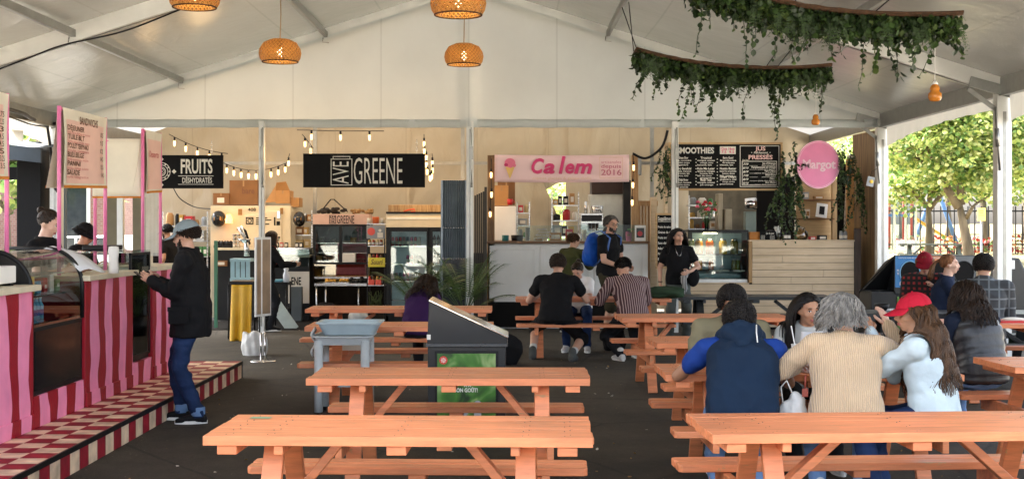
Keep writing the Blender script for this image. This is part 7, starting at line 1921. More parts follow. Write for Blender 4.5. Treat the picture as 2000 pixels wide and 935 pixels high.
def ik(a, t, l1, l2, pole):
 a = Vector(a); t = Vector(t); d = t-a; L = min(d.length, (l1+l2)*.998); d.normalize()
 t = a+d*L; x = (l1*l1-l2*l2+L*L)/(2*L); h = math.sqrt(max(0, l1*l1-x*x))
 p = Vector(pole)-d*Vector(pole).dot(d)
 if p.length < 1e-5: p = d.orthogonal()
 return a+d*x+p.normalized()*h, t
def person(label, x, y, face, pose='stand', height=1.72, tone='light', sex='m', z0=0.0, lean=8, headyaw=0, headpitch=5, headroll=0, seat=.47,
  hands=None, elbows=None, feet=None, palm=None, curl=.5, shirt=None, sleeve='short', trousers=None, shoes=None, hair='short', haircol='dark', hairlen=.25,
  wide=1.0, fat=1.0, coat=False, voxel=.011, cap=None, glasses=None, bald=0.0, lookeyes=0, extra=None, group=None, wr=.012, jacket_hem=None, legs=True, beard=None, turn=0, seed=1, shorts=False, socks=None):
 S = height/1.75
 t = thing('person', label, 'person', (x, y, z0), face, group)
 rnd = random.Random(seed)
 X, Y, Z = Vector((1, 0, 0)), Vector((0, 1, 0)), Vector((0, 0, 1))
 shw = (.185 if sex == 'm' else .165)*S*wide
 if pose == 'stand': hip = Vector((0, 0, .92*S))
 else: hip = Vector((0, 0, seat+.085))
 # spine
 le = R(lean); tw = R(turn)
 def dirn(a): return Vector((0, math.sin(a), math.cos(a)))
 sp = [hip]; segs = [(.16, le*.5), (.17, le*1.0), (.17, le*1.35)]
 for L, a in segs: sp.append(sp[-1]+dirn(a)*L*S)
 waist, chest, neckb = sp[1], sp[2], sp[3]
 side = Vector((math.cos(tw), math.sin(tw), 0))
 upd = dirn(le*1.2); front = side.cross(upd)*-1
 front = upd.cross(side)*-1
 if front.y < 0: front = -front
 shc = neckb-upd*.045*S
 shl = {1: shc+side*shw-upd*.02, -1: shc-side*shw-upd*.02}
 # head
 nd = dirn(le*.9+R(headpitch)*.4)
 headc = neckb+nd*.146*S+front*.012
 Hm = Matrix.Translation(headc) @ Matrix.Rotation(tw+R(headyaw), 4, 'Z') @ Matrix.Rotation(-R(headpitch)-le*.35, 4, 'X') @ Matrix.Rotation(R(headroll), 4, 'Y') @ Matrix.Scale(S**.5*(1.0 if sex == 'm' else .96), 4)
 # arms
 UA, FA = .285*S, .25*S
 if hands is None:
  hands = {1: (.27*S*wide, .06, .86*S), -1: (-.27*S*wide, .06, .86*S)} if pose == 'stand' else {1: (.12, .42, .78), -1: (-.12, .42, .78)}
 elbows = elbows or {}
 arms = {}
 for s_ in (1, -1):
  e, w = ik(shl[s_], Vector(hands[s_]), UA, FA, Vector(elbows.get(s_, (s_*.5, -.5, -1))))
  arms[s_] = (shl[s_], e, w)
 # legs
 hj = {1: hip+X*.09*S-Z*.02, -1: hip-X*.09*S-Z*.02}
 TH, SN = .43*S, .42*S
 if feet is None:
  feet = {1: (.12, .02, 0), -1: (-.12, -.02, 0)} if pose == 'stand' else {1: (.14, .42, 0), -1: (-.14, .42, 0)}
 lg = {}
 for s_ in (1, -1):
  f = Vector(feet[s_]); ank = f+Vector((0, 0, .085*S))
  k_, a_ = ik(hj[s_], ank, TH, SN, Vector((s_*.15, 1, .55 if pose == 'sit' else .0)))
  lg[s_] = (hj[s_], k_, a_, f)
 # ---- body surface
 q = MB()
 loft(q, [(hip-Z*.06, X, Y, .10*S*fat, .08*S), (hip, X, Y, .155*S*fat, .105*S*fat), (waist, side, front, .135*S*fat, .095*S*fat), (chest, side, front, .16*S*wide, .11*S), (shc-upd*.03, side, front, shw*.92, .085*S), (neckb-upd*.005, side, front, .075*S, .06*S), (neckb+nd*.03, side, front, .055*S, .055*S)])
 rcone(q, neckb-nd*.03, headc-nd*.02, .062*S, .052*S)
 for s_ in (1, -1):
  a, e, w = arms[s_]
  rcone(q, a, e, .052*S, .040*S); rcone(q, e, w, .040*S, .026*S)
  rcone(q, shc, a, .055*S, .052*S)
  h_, k_, an, f = lg[s_]
  if legs:
   rcone(q, h_, k_, .082*S*fat, .056*S); rcone(q, k_, k_.lerp(an, .35), .055*S, .056*S); rcone(q, k_.lerp(an, .35), an, .056*S, .036*S); 
   fd = (Matrix.Rotation(0, 4, 'Z') @ Vector((s_*.12, 1, 0))).normalized()
   rcone(q, an-Z*.04, f+fd*.13*S+Z*.025, .036*S, .028*S)
 hq = MB()
 hb = lambda c_, r: q.ball(c_, *r, n=18, k=12, mat=Hm)
 # skull, face, jaw, nose, ears
 hb((0, -.018, .035), (.076, .096, .085)); hb((0, .012, -.005), (.066, .078, .085)); hb((0, .028, -.055), (.050, .055, .052)); hb((0, .056, -.088), (.026, .024, .020))
 hb((0, .072, .038), (.052, .020, .020)); hb((.036, .060, -.022), (.024, .026, .026)); hb((-.036, .060, -.022), (.024, .026, .026))
 rcone(q, Hm @ Vector((0, .088, .022)), Hm @ Vector((0, .106, -.022)), .0085, .0125); hb((.012, .096, -.028), (.010, .010, .008)); hb((-.012, .096, -.028), (.010, .010, .008))
 hb((0, .086, -.055), (.024, .011, .0085)); hb((0, .083, -.064), (.021, .011, .008))
 for s_ in (1, -1):
  q.ball((s_*.077, -.008, -.008), .011, .021, .032, n=12, k=8, mat=Hm)
 # hands
 ex = MB()
 for s_ in (1, -1):
  a, e, w = arms[s_]; fd = (w-e).normalized()
  pal = (palm or {}).get(s_)
  if pal: fd = (fd*.5+Vector(pal[0]).normalized()).normalized(); pn = Vector(pal[1])
  else: pn = Vector((-s_*.6, .2, -.8)) if pose == 'sit' else Vector((-s_, 0, 0))
  pn = (pn-fd*fd.dot(pn)).normalized(); sd = fd.cross(pn).normalized()   # across the palm
  if pal is None and sd.dot(Z if pose != 'sit' else -X*s_) < 0: sd = -sd
  hs = S*.98*(1.0 if sex == 'm' else .92)
  M = Matrix((sd, fd, pn)).transposed().to_4x4(); M.translation = w
  q.ball((0, .045*hs, 0), .040*hs, .052*hs, .017*hs, n=14, k=10, mat=M); q.ball((0, .01, 0), .028*hs, .03*hs, .021*hs, n=12, k=8, mat=M)
  cu = curl if not isinstance(curl, dict) else curl[s_]
  for i, (xo, ln, yo) in enumerate(((.029, .070, .080), (.010, .080, .088), (-.010, .074, .086), (-.028, .058, .076))):
   p = Vector((xo, yo-.02, 0))*hs; pts = [p.copy()]; a_ = cu*.35*(1+.12*i)
   for k in range(3):
    dr = Vector((xo*.6, math.cos(a_), math.sin(a_))).normalized(); p = p+dr*ln*hs*(.45, .32, .25)[k]+(Vector((0, .02*hs, 0)) if k == 0 else Vector()); pts.append(p.copy()); a_ += cu*(.75+.1*i)
   ex.tube([M @ v for v in pts]+[M @ (pts[-1]+(pts[-1]-pts[-2]).normalized()*.004)], [.0098*hs, .0092*hs, .0085*hs, .0075*hs, .0035*hs], 8)
  th = [Vector((.030, .018, .003)), Vector((.052, .042, .012)), Vector((.060, .068, .018+.02*cu)), Vector((.056, .090, .022+.035*cu))]
  ex.tube([M @ (v*hs) for v in th], [.014*hs, .0125*hs, .0105*hs, .007*hs], 8)
 hsm = skin(tone)
 body = fused(q, 'body', [hsm], t, voxel if voxel < .011 else .0105, 2, 0, 0, ex)
 # ---- face details
 ey = MB(); ir = MB(); br = MB()
 for s_ in (1, -1):
  c_ = Vector((s_*.030, .0835, .012))
  ey.ball(c_, .0135, .0075, .0068, n=12, k=8, mat=Hm)
  ir.ball(c_+Vector((lookeyes*.005, .0058, 0)), .0060, .0030, .0060, n=10, k=6, mat=Hm)
  ir.tube([Hm @ (c_+Vector((v*.016, .0085-.35*abs(v)**2*.014, .0072-.004*v*v))) for v in (-1, -.5, 0, .5, 1)], .0019, 5)
  br.tube([Hm @ (c_+Vector((s_*v*.018, .0065-.004*abs(v), .0235-.005*v*v-.001*v))) for v in (-1, -.4, .3, 1)], [.0022, .0034, .0034, .0016], 6)
 ey.build('eyes', M_EYEW, t, local=True); ir.build('irises', M_IRIS, t, local=True); br.build('eyebrows', HM[haircol if haircol != 'grey' else 'salt'], t, local=True)
 lp = MB(); lp.tube([Hm @ Vector((v*.022, .0955-.010*v*v, -.0545+.0012*v*v)) for v in (-1, -.5, 0, .5, 1)], [.0015, .0042, .0046, .0042, .0015], 8); lp.tube([Hm @ Vector((v*.020, .0935-.010*v*v, -.0625+.002*v*v)) for v in (-1, -.5, 0, .5, 1)], [.0015, .0050, .0056, .0050, .0015], 8)
 lp.build('lips', M_LIP, t, local=True)
 # ---- clothes
 if trousers:
  q = MB(); g_ = .014 if not coat else .012
  loft(q, [(hip-Z*.10, X, Y, .12*S*fat, .09*S*fat), (hip, X, Y, .168*S*fat+g_*.4, .118*S*fat), (waist-upd*.02*S, side, front, .142*S*fat+g_*.5, .100*S*fat)])
  for s_ in (1, -1):
   h_, k_, an, f = lg[s_]
   rcone(q, h_, k_, .088*S*fat+g_*.5, .064*S+g_*.3)
   if shorts:
    rcone(q, k_, k_.lerp(an, .12), .070*S+g_, .072*S+g_)
   else: rcone(q, k_, k_.lerp(an, .4), .064*S+g_*.3, .060*S+g_*.3); rcone(q, k_.lerp(an, .4), an+Z*.0, .060*S+g_*.3, .048*S+g_*.5)
  fused(q, 'trousers', [trousers], t, voxel, 2, wr*1.1, seed+3, wscale=(6, 6, 9))
 if shoes:
  for s_ in (1, -1):
   h_, k_, an, f = lg[s_]; fd = Vector((s_*.14, 1, 0)).normalized(); q = MB(); sdv = fd.cross(Z)
   loft(q, [(f-fd*.075*S+Z*.03, sdv, Z, .030*S, .026*S), (f-fd*.05*S+Z*.045, sdv, Z, .038*S, .045*S), (f+Z*.052, sdv, Z, .042*S, .056*S), (f+fd*.07*S+Z*.038, sdv, Z, .046*S, .038*S), (f+fd*.14*S+Z*.028, sdv, Z, .045*S, .028*S), (f+fd*.185*S+Z*.022, sdv, Z, .028*S, .018*S)], 18)
   rcone(q, f+Z*.05, an+Z*.03, .05*S, .048*S)
   vs, fs = fuse(q, .009, 2); r_ = MB(); r_.add([Vector((v.x, v.y, max(v.z, .012))) for v in vs], fs, 0, True); so = r_.build('shoe', [shoes[0]], t, local=True)
   q = MB(); pts = []
   for k in range(20):
    a_ = 2*math.pi*k/20; pts.append(f+fd*(.055+.135*math.cos(a_))*S+sdv*(.047 if math.cos(a_) > -.3 else .041)*math.sin(a_)*S)
   q.add([Vector((p.x, p.y, zz)) for zz in (.0, .026) for p in pts], [tuple(range(19, -1, -1)), tuple(range(20, 40))]+[(i, (i+1) % 20, (i+1) % 20+20, i+20) for i in range(20)]); q.build('sole', shoes[1], so, local=True)
   if socks: q = MB(); rcone(q, an+Z*.01, an.lerp(k_, .22), .043*S, .046*S); q.build('sock', socks, t, local=True)
 if shirt:
  q = MB(); g_ = .016 if not coat else .034
  hemz = hip-Z*(.06 if not coat else .17) if jacket_hem is None else hip-Z*jacket_hem
  rings = [(hemz, X, Y, .172*S*fat+g_, .118*S*fat+g_), (hip+Z*.02, X, Y, .168*S*fat+g_, .118*S*fat+g_), (waist, side, front, .148*S*fat+g_, .108*S*fat+g_), (chest, side, front, .172*S*wide+g_*.8, .122*S+g_*.8), (shc-upd*.045*S, side, front, shw*.98+g_*.3, .098*S+g_*.6), (shc+upd*.018*S, side, front, shw*.62, .078*S+g_*.4), (neckb+upd*(.022 if not coat else .045)*S, side, front, .072*S+g_*.3, .070*S+g_*.3)]
  loft(q, rings, 28)
  for s_ in (1, -1):
   a, e, w = arms[s_]
   rcone(q, shc, a, .066*S+g_*.4, .066*S+g_*.5)
   if sleeve == 'none': pass
   elif sleeve == 'short': rcone(q, a, a.lerp(e, .52), .060*S+g_*.6, .057*S+g_*.6)
   elif sleeve == 'half': rcone(q, a, a.lerp(e, .92), .064*S+g_*.5, .056*S+g_*.5)
   else: rcone(q, a, e, .062*S+g_*.6, .050*S+g_*.5); rcone(q, e, w.lerp(e, .04), .050*S+g_*.5, .036*S+g_*.35)
  nm = 'coat' if coat else 'shirt'
  fused(q, nm, [shirt], t, voxel, 2, wr, seed)
 # ---- hair
 hmat = HM[haircol]
 def headp(th, ph, k=1.0):     # th from the top (0) down, ph around: 0 = front
  return Vector((.081*math.sin(th)*math.sin(ph)*k, (-.018+.101*math.sin(th)*math.cos(ph)*k), .035+.090*math.cos(th)*k))
 if hair:
  def covered(th, ph):
   a_ = abs((ph+math.pi) % (2*math.pi)-math.pi)          # 0 front .. pi back
   lim = 0.95 if a_ < .6 else (1.05+.75*(a_-.6)/.6 if a_ < 1.2 else (1.80+ (a_-1.2)/.8*.45 if a_ < 2.0 else 2.35))
   return th < lim
  q = MB(); N1, N2 = 20, 40; vs = {}; fs = []
  for i in range(N1+1):
   for j in range(N2):
    th = 2.4*i/N1; ph = 2*math.pi*j/N2; b_ = 1.07+(.05 if hair in ('curly', 'bob', 'wavy') else .02)*noise.noise(Vector((math.cos(ph)*3+seed, math.sin(ph)*3, th*3)))
    if bald and th < bald and True: b_ = .97
    q.v.append(Hm @ headp(th, ph, b_))
  for i in range(N1):
   for j in range(N2):
    th = 2.4*(i+.5)/N1; ph = 2*math.pi*(j+.5)/N2
    if covered(th, ph):
     a_ = i*N2+j; b_ = i*N2+(j+1) % N2; q.f.append((a_, b_, b_+N2, a_+N2)); q.m.append(0); q.sm.append(True)
  # strands
  st = MB()
  spine = [(neckb+nd*.08, .062*S), (neckb, .075*S), (shc, .105*S), (chest, .128*S+.03), (waist, .12*S+.03), (hip, .13*S+.04)]
  capsule = [(spine[i][0], spine[i+1][0], max(spine[i][1], spine[i+1][1])+.012) for i in range(len(spine)-1)]+[(shc, shl[1], .075*S+.02), (shc, shl[-1], .075*S+.02)]
  def push(p):
   for (a, b, r_) in capsule:
    d = b-a; u = max(0, min(1, (p-a).dot(d)/d.dot(d))); c_ = a+d*u; v = p-c_
    if v.length < r_: p = c_+v.normalized()*r_
   hp = Hm.inverted() @ p; w = Vector((hp.x/.083, (hp.y+.018)/.103, (hp.z-.035)/.092)); 
   if w.length < 1.0: w.normalize(); p = Hm @ Vector((w.x*.084, w.y*.104-.018, w.z*.093+.035))
   return p
  cfg = {'short': (520, .030, .006, .0), 'buzz': (0, 0, 0, 0), 'curly': (1000, .052, .0075, 1.1), 'bob': (1300, .135, .0052, .55), 'long': (620, hairlen, .0056, .05), 'wavy': (720, hairlen, .0060, .35), 'bun': (220, .10, .004, .05), 'ponytail': (220, .10, .004, .05), 'bangs': (420, .05, .005, .1)}[hair]
  ns, SL, sr, wav = cfg
  for i in range(ns):
   for _ in range(30):
    th = math.acos(1-1.65*rnd.random()); ph = rnd.uniform(0, 2*math.pi)
    if covered(th, ph) and not (bald and th < bald) and not (cap and th < 1.35): break
   p = Hm @ headp(th, ph, 1.05); nrm = (p-(Hm @ Vector((0, -.018, .035)))).normalized()
   if hair in ('bun', 'ponytail'):
    tgt = Hm @ Vector((0, -.115, .07 if hair == 'bun' else .05)); pts = [p]
    for k in range(1, 7):
     z_ = p.lerp(tgt, k/6); pts.append(push(z_)+nrm*.001)
    st.tube(pts, [sr]*6+[.002], 4); continue
   L = SL*rnd.uniform(.7, 1.1); steps = max(3, int(L/.022)); ds = L/steps; pts = [p]; 
   v = nrm*.5+(Hm.to_3x3() @ Vector((math.sin(ph)*.6, -.35 if hair != 'bangs' else .3, -.5)))
   if hair in ('long', 'wavy', 'bob'):
    fz = max(0, math.cos(ph)); v = nrm*.25+(Hm.to_3x3() @ Vector((math.copysign(max(.75*fz, abs(math.sin(ph))*.9), math.sin(ph)), -.25-.6*fz, -.45+.3*fz)))
   if hair == 'curly': v = nrm*.8+Vector((rnd.uniform(-.8, .8), rnd.uniform(-.8, .8), rnd.uniform(-.6, .6)))
   v.normalize(); fr_ = rnd.uniform(0, 6.28)
   if hair == 'curly':
    t1 = (Vector((rnd.uniform(-1, 1), rnd.uniform(-1, 1), rnd.uniform(-1.2, .3)))); t1 = (t1-nrm*t1.dot(nrm)).normalized(); t2 = nrm.cross(t1)
    pts = [push(p+t1*.0035*k+(nrm*(1-math.cos(k*1.15))+t2*math.sin(k*1.15)*.9)*.0095*(1-.02*k)+nrm*.002) for k in range(11)]
    st.tube(pts, [.0045]*10+[.002], 4); continue
   if hair == 'short': v = (nrm*.22+v*.9).normalized()
   for k in range(steps):
    g_ = .35 if hair in ('long', 'wavy', 'bob') else .12
    v = (v+Vector((0, 0, -g_))+Vector((math.sin(fr_+k*1.1), math.cos(fr_+k*1.3), .3*math.sin(k))) * wav*(.55 if hair != 'curly' else .9)).normalized()
    if SL > .2 and pts[-1].z < headc.z-.04: v = (v*.5+Vector((0, 0, -1))*.5+Vector((math.sin(fr_+k*.8), math.cos(fr_+k*.8), 0))*wav*.45).normalized()
    p = push(pts[-1]+v*ds)
    pf = Hm.inverted() @ p
    if SL > .12 and pf.y > .02 and pf.z < .075 and abs(pf.x) < .085: p = Hm @ Vector((math.copysign(.088, pf.x if pf.x else 1), min(pf.y, .035), pf.z))
    pts.append(p)
   if wav > .3:
    fp = 5*noise.noise(Vector((math.cos(ph)*1.6+seed, math.sin(ph)*1.6, th*1.2)))+rnd.uniform(-.5, .5); am = .013 if hair == 'bob' else .011
    pts = [q_ if k_ < 2 else push(q_+(nrm*math.cos(fp+k_*.95)+nrm.cross(Z)*math.sin(fp+k_*.95))*am) for k_, q_ in enumerate(pts)]
   n_ = len(pts); st.tube(pts, [sr*(1.2-.8*k/(n_-1)) for k in range(n_)], 4)
  q.v = q.v; k0 = len(q.v)
  if hair == 'bun': st.ball(Hm @ Vector((0, -.125, .085)), .035, .032, .032, n=12, k=8)
  if hair == 'ponytail':
   for i in range(110):
    p = Hm @ Vector((rnd.uniform(-.012, .012), -.115, .05+rnd.uniform(-.012, .012))); v = (Hm.to_3x3() @ Vector((rnd.uniform(-.25, .25), -.8, .1))).normalized(); pts = [p]
    for k in range(12): v = (v+Vector((rnd.uniform(-.2, .2), rnd.uniform(-.2, .2), -.32))).normalized(); pts.append(push(pts[-1]+v*.022))
    st.tube(pts, [.005]*12+[.002], 4)
   st.ball(Hm @ Vector((0, -.112, .052)), .02, n=10, k=6)
  q.f += [tuple(i+k0 for i in f) for f in st.f]; q.v += st.v; q.m += st.m; q.sm += st.sm
  q.build('hair', hmat, t, local=True)
 if beard:
  q = MB()
  for i in range(520):
   a_ = rnd.uniform(-1.25, 1.25); z_ = rnd.uniform(-.105, -.045-.02*abs(a_)) if abs(a_) < .5 else rnd.uniform(-.085, -.015)
   p = Vector((math.sin(a_)*.062, .012+math.cos(a_)*.072, z_)); 
   if abs(p.x) < .022 and -.068 < z_ < -.048: continue
   q.tube([Hm @ p, Hm @ (p+Vector((p.x*.06, .006, -.010)))], [.0035, .001], 4)
  q.build('beard', HM[beard], t, local=True)
 if cap:
  col, kind = cap
  q = MB(); N1, N2 = 12, 36
  for i in range(N1+1):
   for j in range(N2):
    th = (1.42 if kind != 'bucket' else 1.5)*i/N1; ph = 2*math.pi*j/N2
    p = headp(th, ph, 1.17 if kind != 'beanie' else 1.13); p.z += .006-.012*math.cos(ph)*(i/N1)-.012
    p.z = max(p.z, .0) if kind == 'x' else p.z
    q.v.append(Hm @ p)
  for i in range(N1):
   for j in range(N2): a_ = i*N2+j; b_ = i*N2+(j+1) % N2; q.f.append((a_, b_, b_+N2, a_+N2)); q.m.append(0); q.sm.append(True)
  for j in range(6):
   a_ = j*math.pi/3; q.tube([Hm @ (headp(th/10*1.42, a_, 1.175)+Vector((0, 0, -.006-.012*math.cos(a_)*th/10))) for th in range(0, 11)], .0016, 4)
  q.ball(Hm @ Vector((0, -.018, .137)), .007, n=8, k=5)
  q.build('cap_crown' if kind != 'bucket' else 'hat_crown', col, t, local=True)
  q = MB()
  if kind == 'cap':
   def bf(u, v):
    a_ = (u-.5)*2.3; base = headp(1.40, a_, 1.15); base.z -= .012*math.cos(a_)+.002
    o_ = base+Vector((math.sin(a_)*.012, .085*math.cos(a_*.72), -.030*math.cos(a_)-.012*abs(math.sin(a_))))*v
    o_.z -= .018*(u-.5)**2*4*v; return Hm @ o_
   q.sheet(bf, 16, 6); q.build('cap_brim', col, t, local=True, solid=.004)
  elif kind == 'bucket':
   q.sheet(lambda u, v: Hm @ (headp(1.48, u*2*math.pi, 1.16)+Vector((math.sin(u*2*math.pi)*.05*v, math.cos(u*2*math.pi)*.05*v, -.012-.042*v))), 36, 4); q.build('hat_brim', col, t, local=True, solid=.004)
 if glasses:
  q = MB(); dark = glasses == 'dark'; off = Vector((0, 0, .0)) if glasses != 'top' else Vector((0, -.01, .075))
  for s_ in (1, -1):
   c_ = Vector((s_*.031, .102, .008))+off; 
   if glasses == 'top': c_ = Vector((s_*.032, .068, .095))
   ringp = [Hm @ (c_+Vector((.022*math.cos(a_*math.pi/9), 0, .017*math.sin(a_*math.pi/9)))) for a_ in range(19)]
   q.tube(ringp, .0022 if glasses != 'top' else .003, 5)
   if glasses in ('top', 'dark'): q.add([Hm @ (c_+Vector((.021*math.cos(a_*math.pi/8), 0, .016*math.sin(a_*math.pi/8)))) for a_ in range(16)], [tuple(range(16))])
   q.tube([Hm @ (c_+Vector((s_*.022, 0, .003))), Hm @ Vector((s_*.082, c_.y-.05, c_.z+.0)), Hm @ Vector((s_*.080, -.012, c_.z-.004))], .0018, 5)
  q.tube([Hm @ (Vector((-.010, .104, .012))+off if glasses != 'top' else Vector((-.01, .069, .097))), Hm @ (Vector((.010, .104, .012))+off if glasses != 'top' else Vector((.01, .069, .097)))], .002, 5)
  q.build('glasses', M_BLACKM, t, local=True)
 J = dict(root=t, Hm=Hm, head=headc, neck=neckb, shc=shc, sh=shl, arms=arms, legs=lg, hip=hip, waist=waist, chest=chest, side=side, front=front, up=upd, S=S, shw=shw,
   world=Matrix.Translation((x, y, z0)) @ Matrix.Rotation(face, 4, 'Z'))
 return J
# ================================================================ the people in the photograph
# face angle: 0 looks away from the camera (+Y), pi looks at the camera, -pi/2 looks to the right (+X), +pi/2 to the left
PI = math.pi
BLK = cloth('black_cotton', (.010, .010, .011, 1)); BLKD = cloth('black_denim', (.016, .017, .02, 1)); DEN = cloth('blue_denim', (.016, .032, .085, 1), var=.5, bump=.4, bs=14); LDEN = cloth('light_denim', (.14, .24, .42, 1), var=.3)
NAVY = cloth('navy_fleece', (.010, .022, .045, 1), bump=.4); ROYAL = cloth('royal_blue_jersey', (.012, .042, .21, 1), .75); OLIVE = cloth('olive_tee', (.20, .18, .11, 1)); OLIVEG = cloth('olive_green_shirt', (.055, .06, .022, 1))
LBLUE = cloth('pale_blue_shirt', (.50, .60, .64, 1), .8, bump=.7); GREYW = cloth('light_grey_knit', (.48, .49, .46, 1)); WHT = cloth('white_cotton', (.75, .75, .73, 1)); PURP = cloth('purple_cotton', (.035, .013, .06, 1))
SH_B = (cloth('black_canvas', (.012, .012, .013, 1), .7), pm('white_rubber', c(225, 225, 220), .6, bump=.05)); SH_W = (cloth('white_canvas', (.6, .6, .58, 1), .7), SH_B[1]); SH_G = (cloth('grey_suede', (.08, .085, .08, 1), .9), pm('dark_rubber', (.03, .03, .03, 1), .7))
GREYT = cloth('grey_green_trousers', (.10, .11, .10, 1)); KHA = cloth('dark_khaki', (.04, .035, .02, 1))
def knit():
 m = bpy.data.materials.new('beige_rib_knit'); n, l, b = nodes(m); tc = n.new('ShaderNodeTexCoord'); w = n.new('ShaderNodeTexWave'); w.bands_direction = 'X'; w.inputs['Scale'].default_value = 26; w.inputs['Distortion'].default_value = 1.5; w.inputs['Detail'].default_value = 3
 l.new(tc.outputs['Object'], w.inputs['Vector']); r = n.new('ShaderNodeMix'); r.data_type = 'RGBA'; r.inputs[6].default_value = (.50, .35, .21, 1); r.inputs[7].default_value = (.64, .48, .31, 1); l.new(w.outputs['Fac'], r.inputs[0]); l.new(r.outputs[2], b.inputs['Base Color'])
 b.inputs['Roughness'].default_value = .9; b.inputs['Sheen Weight'].default_value = .3; bp = n.new('ShaderNodeBump'); bp.inputs['Strength'].default_value = .7; bp.inputs['Distance'].default_value = .006; l.new(w.outputs['Fac'], bp.inputs['Height']); l.new(bp.outputs[0], b.inputs['Normal']); return m
KNIT = knit()
def pinstripe(name, base, line, sc=11, thr=.80, check=False):
 m = bpy.data.materials.new(name); n, l, b = nodes(m); tc = n.new('ShaderNodeTexCoord'); w = n.new('ShaderNodeTexWave'); w.bands_direction = 'X'; w.inputs['Scale'].default_value = sc; w.inputs['Distortion'].default_value = .6; w.inputs['Detail Scale'].default_value = .5
 l.new(tc.outputs['Object'], w.inputs['Vector']); g = n.new('ShaderNodeMapRange'); g.inputs['From Min'].default_value = thr-.08; g.inputs['From Max'].default_value = thr; l.new(w.outputs['Fac'], g.inputs['Value']); f = g.outputs[0]
 if check:
  w2 = n.new('ShaderNodeTexWave'); w2.bands_direction = 'Z'; w2.inputs['Scale'].default_value = sc; l.new(tc.outputs['Object'], w2.inputs['Vector']); g2 = n.new('ShaderNodeMapRange'); g2.inputs['From Min'].default_value = thr-.08; g2.inputs['From Max'].default_value = thr; l.new(w2.outputs['Fac'], g2.inputs['Value'])
  mm = n.new('ShaderNodeMath'); mm.operation = 'MAXIMUM'; l.new(f, mm.inputs[0]); l.new(g2.outputs[0], mm.inputs[1]); f = mm.outputs[0]
 r = n.new('ShaderNodeMix'); r.data_type = 'RGBA'; r.inputs[6].default_value = base; r.inputs[7].default_value = line; l.new(f, r.inputs[0]); l.new(r.outputs[2], b.inputs['Base Color']); b.inputs['Roughness'].default_value = .85; return m
STRIPY = pinstripe('burgundy_striped_cotton', (.055, .018, .022, 1), (.42, .30, .28, 1)); PLAID = pinstripe('red_plaid_flannel', (.26, .02, .02, 1), (.01, .008, .008, 1), 5, .5, True); CHK = pinstripe('dark_window_check', (.035, .04, .045, 1), (.13, .15, .16, 1), 3.2, .97, True)
CAPG = cloth('slate_cap', (.22, .27, .29, 1), .8); CAPR = cloth('crimson_cap', (.40, .012, .03, 1), .75); CAPD = cloth('dark_red_cap', (.22, .01, .02, 1), .75)
# man in the grey cap at the counter
j = person('standing man in a black jacket, jeans and grey blue cap at the striped counter', P(373, 0, 11.05).x, 11.05, R(92), height=1.79, tone='light', lean=2, headpitch=14, shirt=BLK, coat=True, sleeve='long', trousers=DEN, shoes=SH_B, hair='short', haircol='dark', cap=(CAPG, 'cap'), glasses='clear', beard='dark',
  hands={1: (.09, .29, 1.20), -1: (-.07, .32, 1.22)}, elbows={1: (.2, -.5, -1), -1: (-.2, -.5, -1)}, feet={1: (.11, .10, 0), -1: (-.10, -.08, 0)}, curl=.6, voxel=.010, seed=2, jacket_hem=.20, fat=1.08, wide=1.08, wr=.016)
w = j['world']
q = MB(); q.box(0, 0, 0, .075, .15, .009, mat=w @ Matrix.Translation((.0, .42, 1.25)) @ Euler((R(35), 0, 0)).to_matrix().to_4x4()); q.build('phone', M_BLACKM, label='phone held by the man in the grey cap', cat='phone', bevel=.003)
q = MB(); cl_ = j['sh'][-1]; 
# jacket details: collar, pockets, patch
q.tube([j['neck']+Vector((.078*math.sin(a_), .012-.078*math.cos(a_), .012)) for a_ in [-2.5+5*k/12 for k in range(13)]], .02, 8); q.build('collar', BLK, j['root'], local=True)
q = MB(); q.ball((-.268, .02, 1.34), .008, .022, .026); q.build('sleeve_patch', pm('olive_gold_patch', c(130, 120, 70), .6), j['root'], local=True)
q = MB(); q.box(-.262, .05, .93, .012, .17, .14, 0, (0, R(-4), 0)); q.box(-.268, .05, .985, .014, .18, .04, 0, (0, R(-4), 0)); q.build('flap_pocket', BLK, j['root'], bevel=.006, local=True)
for s_ in (1, -1):
 q = MB(); a_ = j['legs'][s_][2]; q.lathe([(.058, -.02), (.062, .0), (.062, .05), (.056, .055)], a_, 16); q.build('turned_up_cuff', LDEN, j['root'], local=True)
# stall workers
j = person('stall worker in a black shirt with earrings and tied dark hair behind the glass case', P(80, 0, 11.2).x, 11.2, R(-98), height=1.70, tone='fair', sex='f', lean=4, headpitch=22, shirt=BLK, sleeve='short', trousers=BLKD, shoes=SH_B, hair='bun', haircol='dark', hands={1: (.16, .32, 1.12), -1: (-.10, .36, 1.12)}, seed=3, z0=.19)
q = MB(); q.ball((.17, .07, 1.33), .02, .012, .02, n=8); q.build('badge', M_CREAMP, j['root'], local=True)
person('stall worker in a black bucket hat bent over behind the middle counter', P(146, 0, 14.4).x, 14.4, R(-95), height=1.66, tone='tan', sex='f', lean=10, headpitch=22, shirt=BLK, sleeve='half', trousers=BLKD, shoes=SH_B, hair='short', haircol='black', cap=(BLK, 'bucket'), hands={1: (.2, .35, 1.1), -1: (-.1, .4, 1.1)}, seed=4, z0=.12)
person('fruit stall worker in black with a black cap facing left', P(332, 0, 22.9).x, 22.9, R(75), height=1.76, tone='tan', lean=4, headpitch=18, shirt=BLK, sleeve='short', trousers=BLKD, shoes=SH_B, hair='short', haircol='black', cap=(BLK, 'cap'), seed=5, beard='black', voxel=.013)
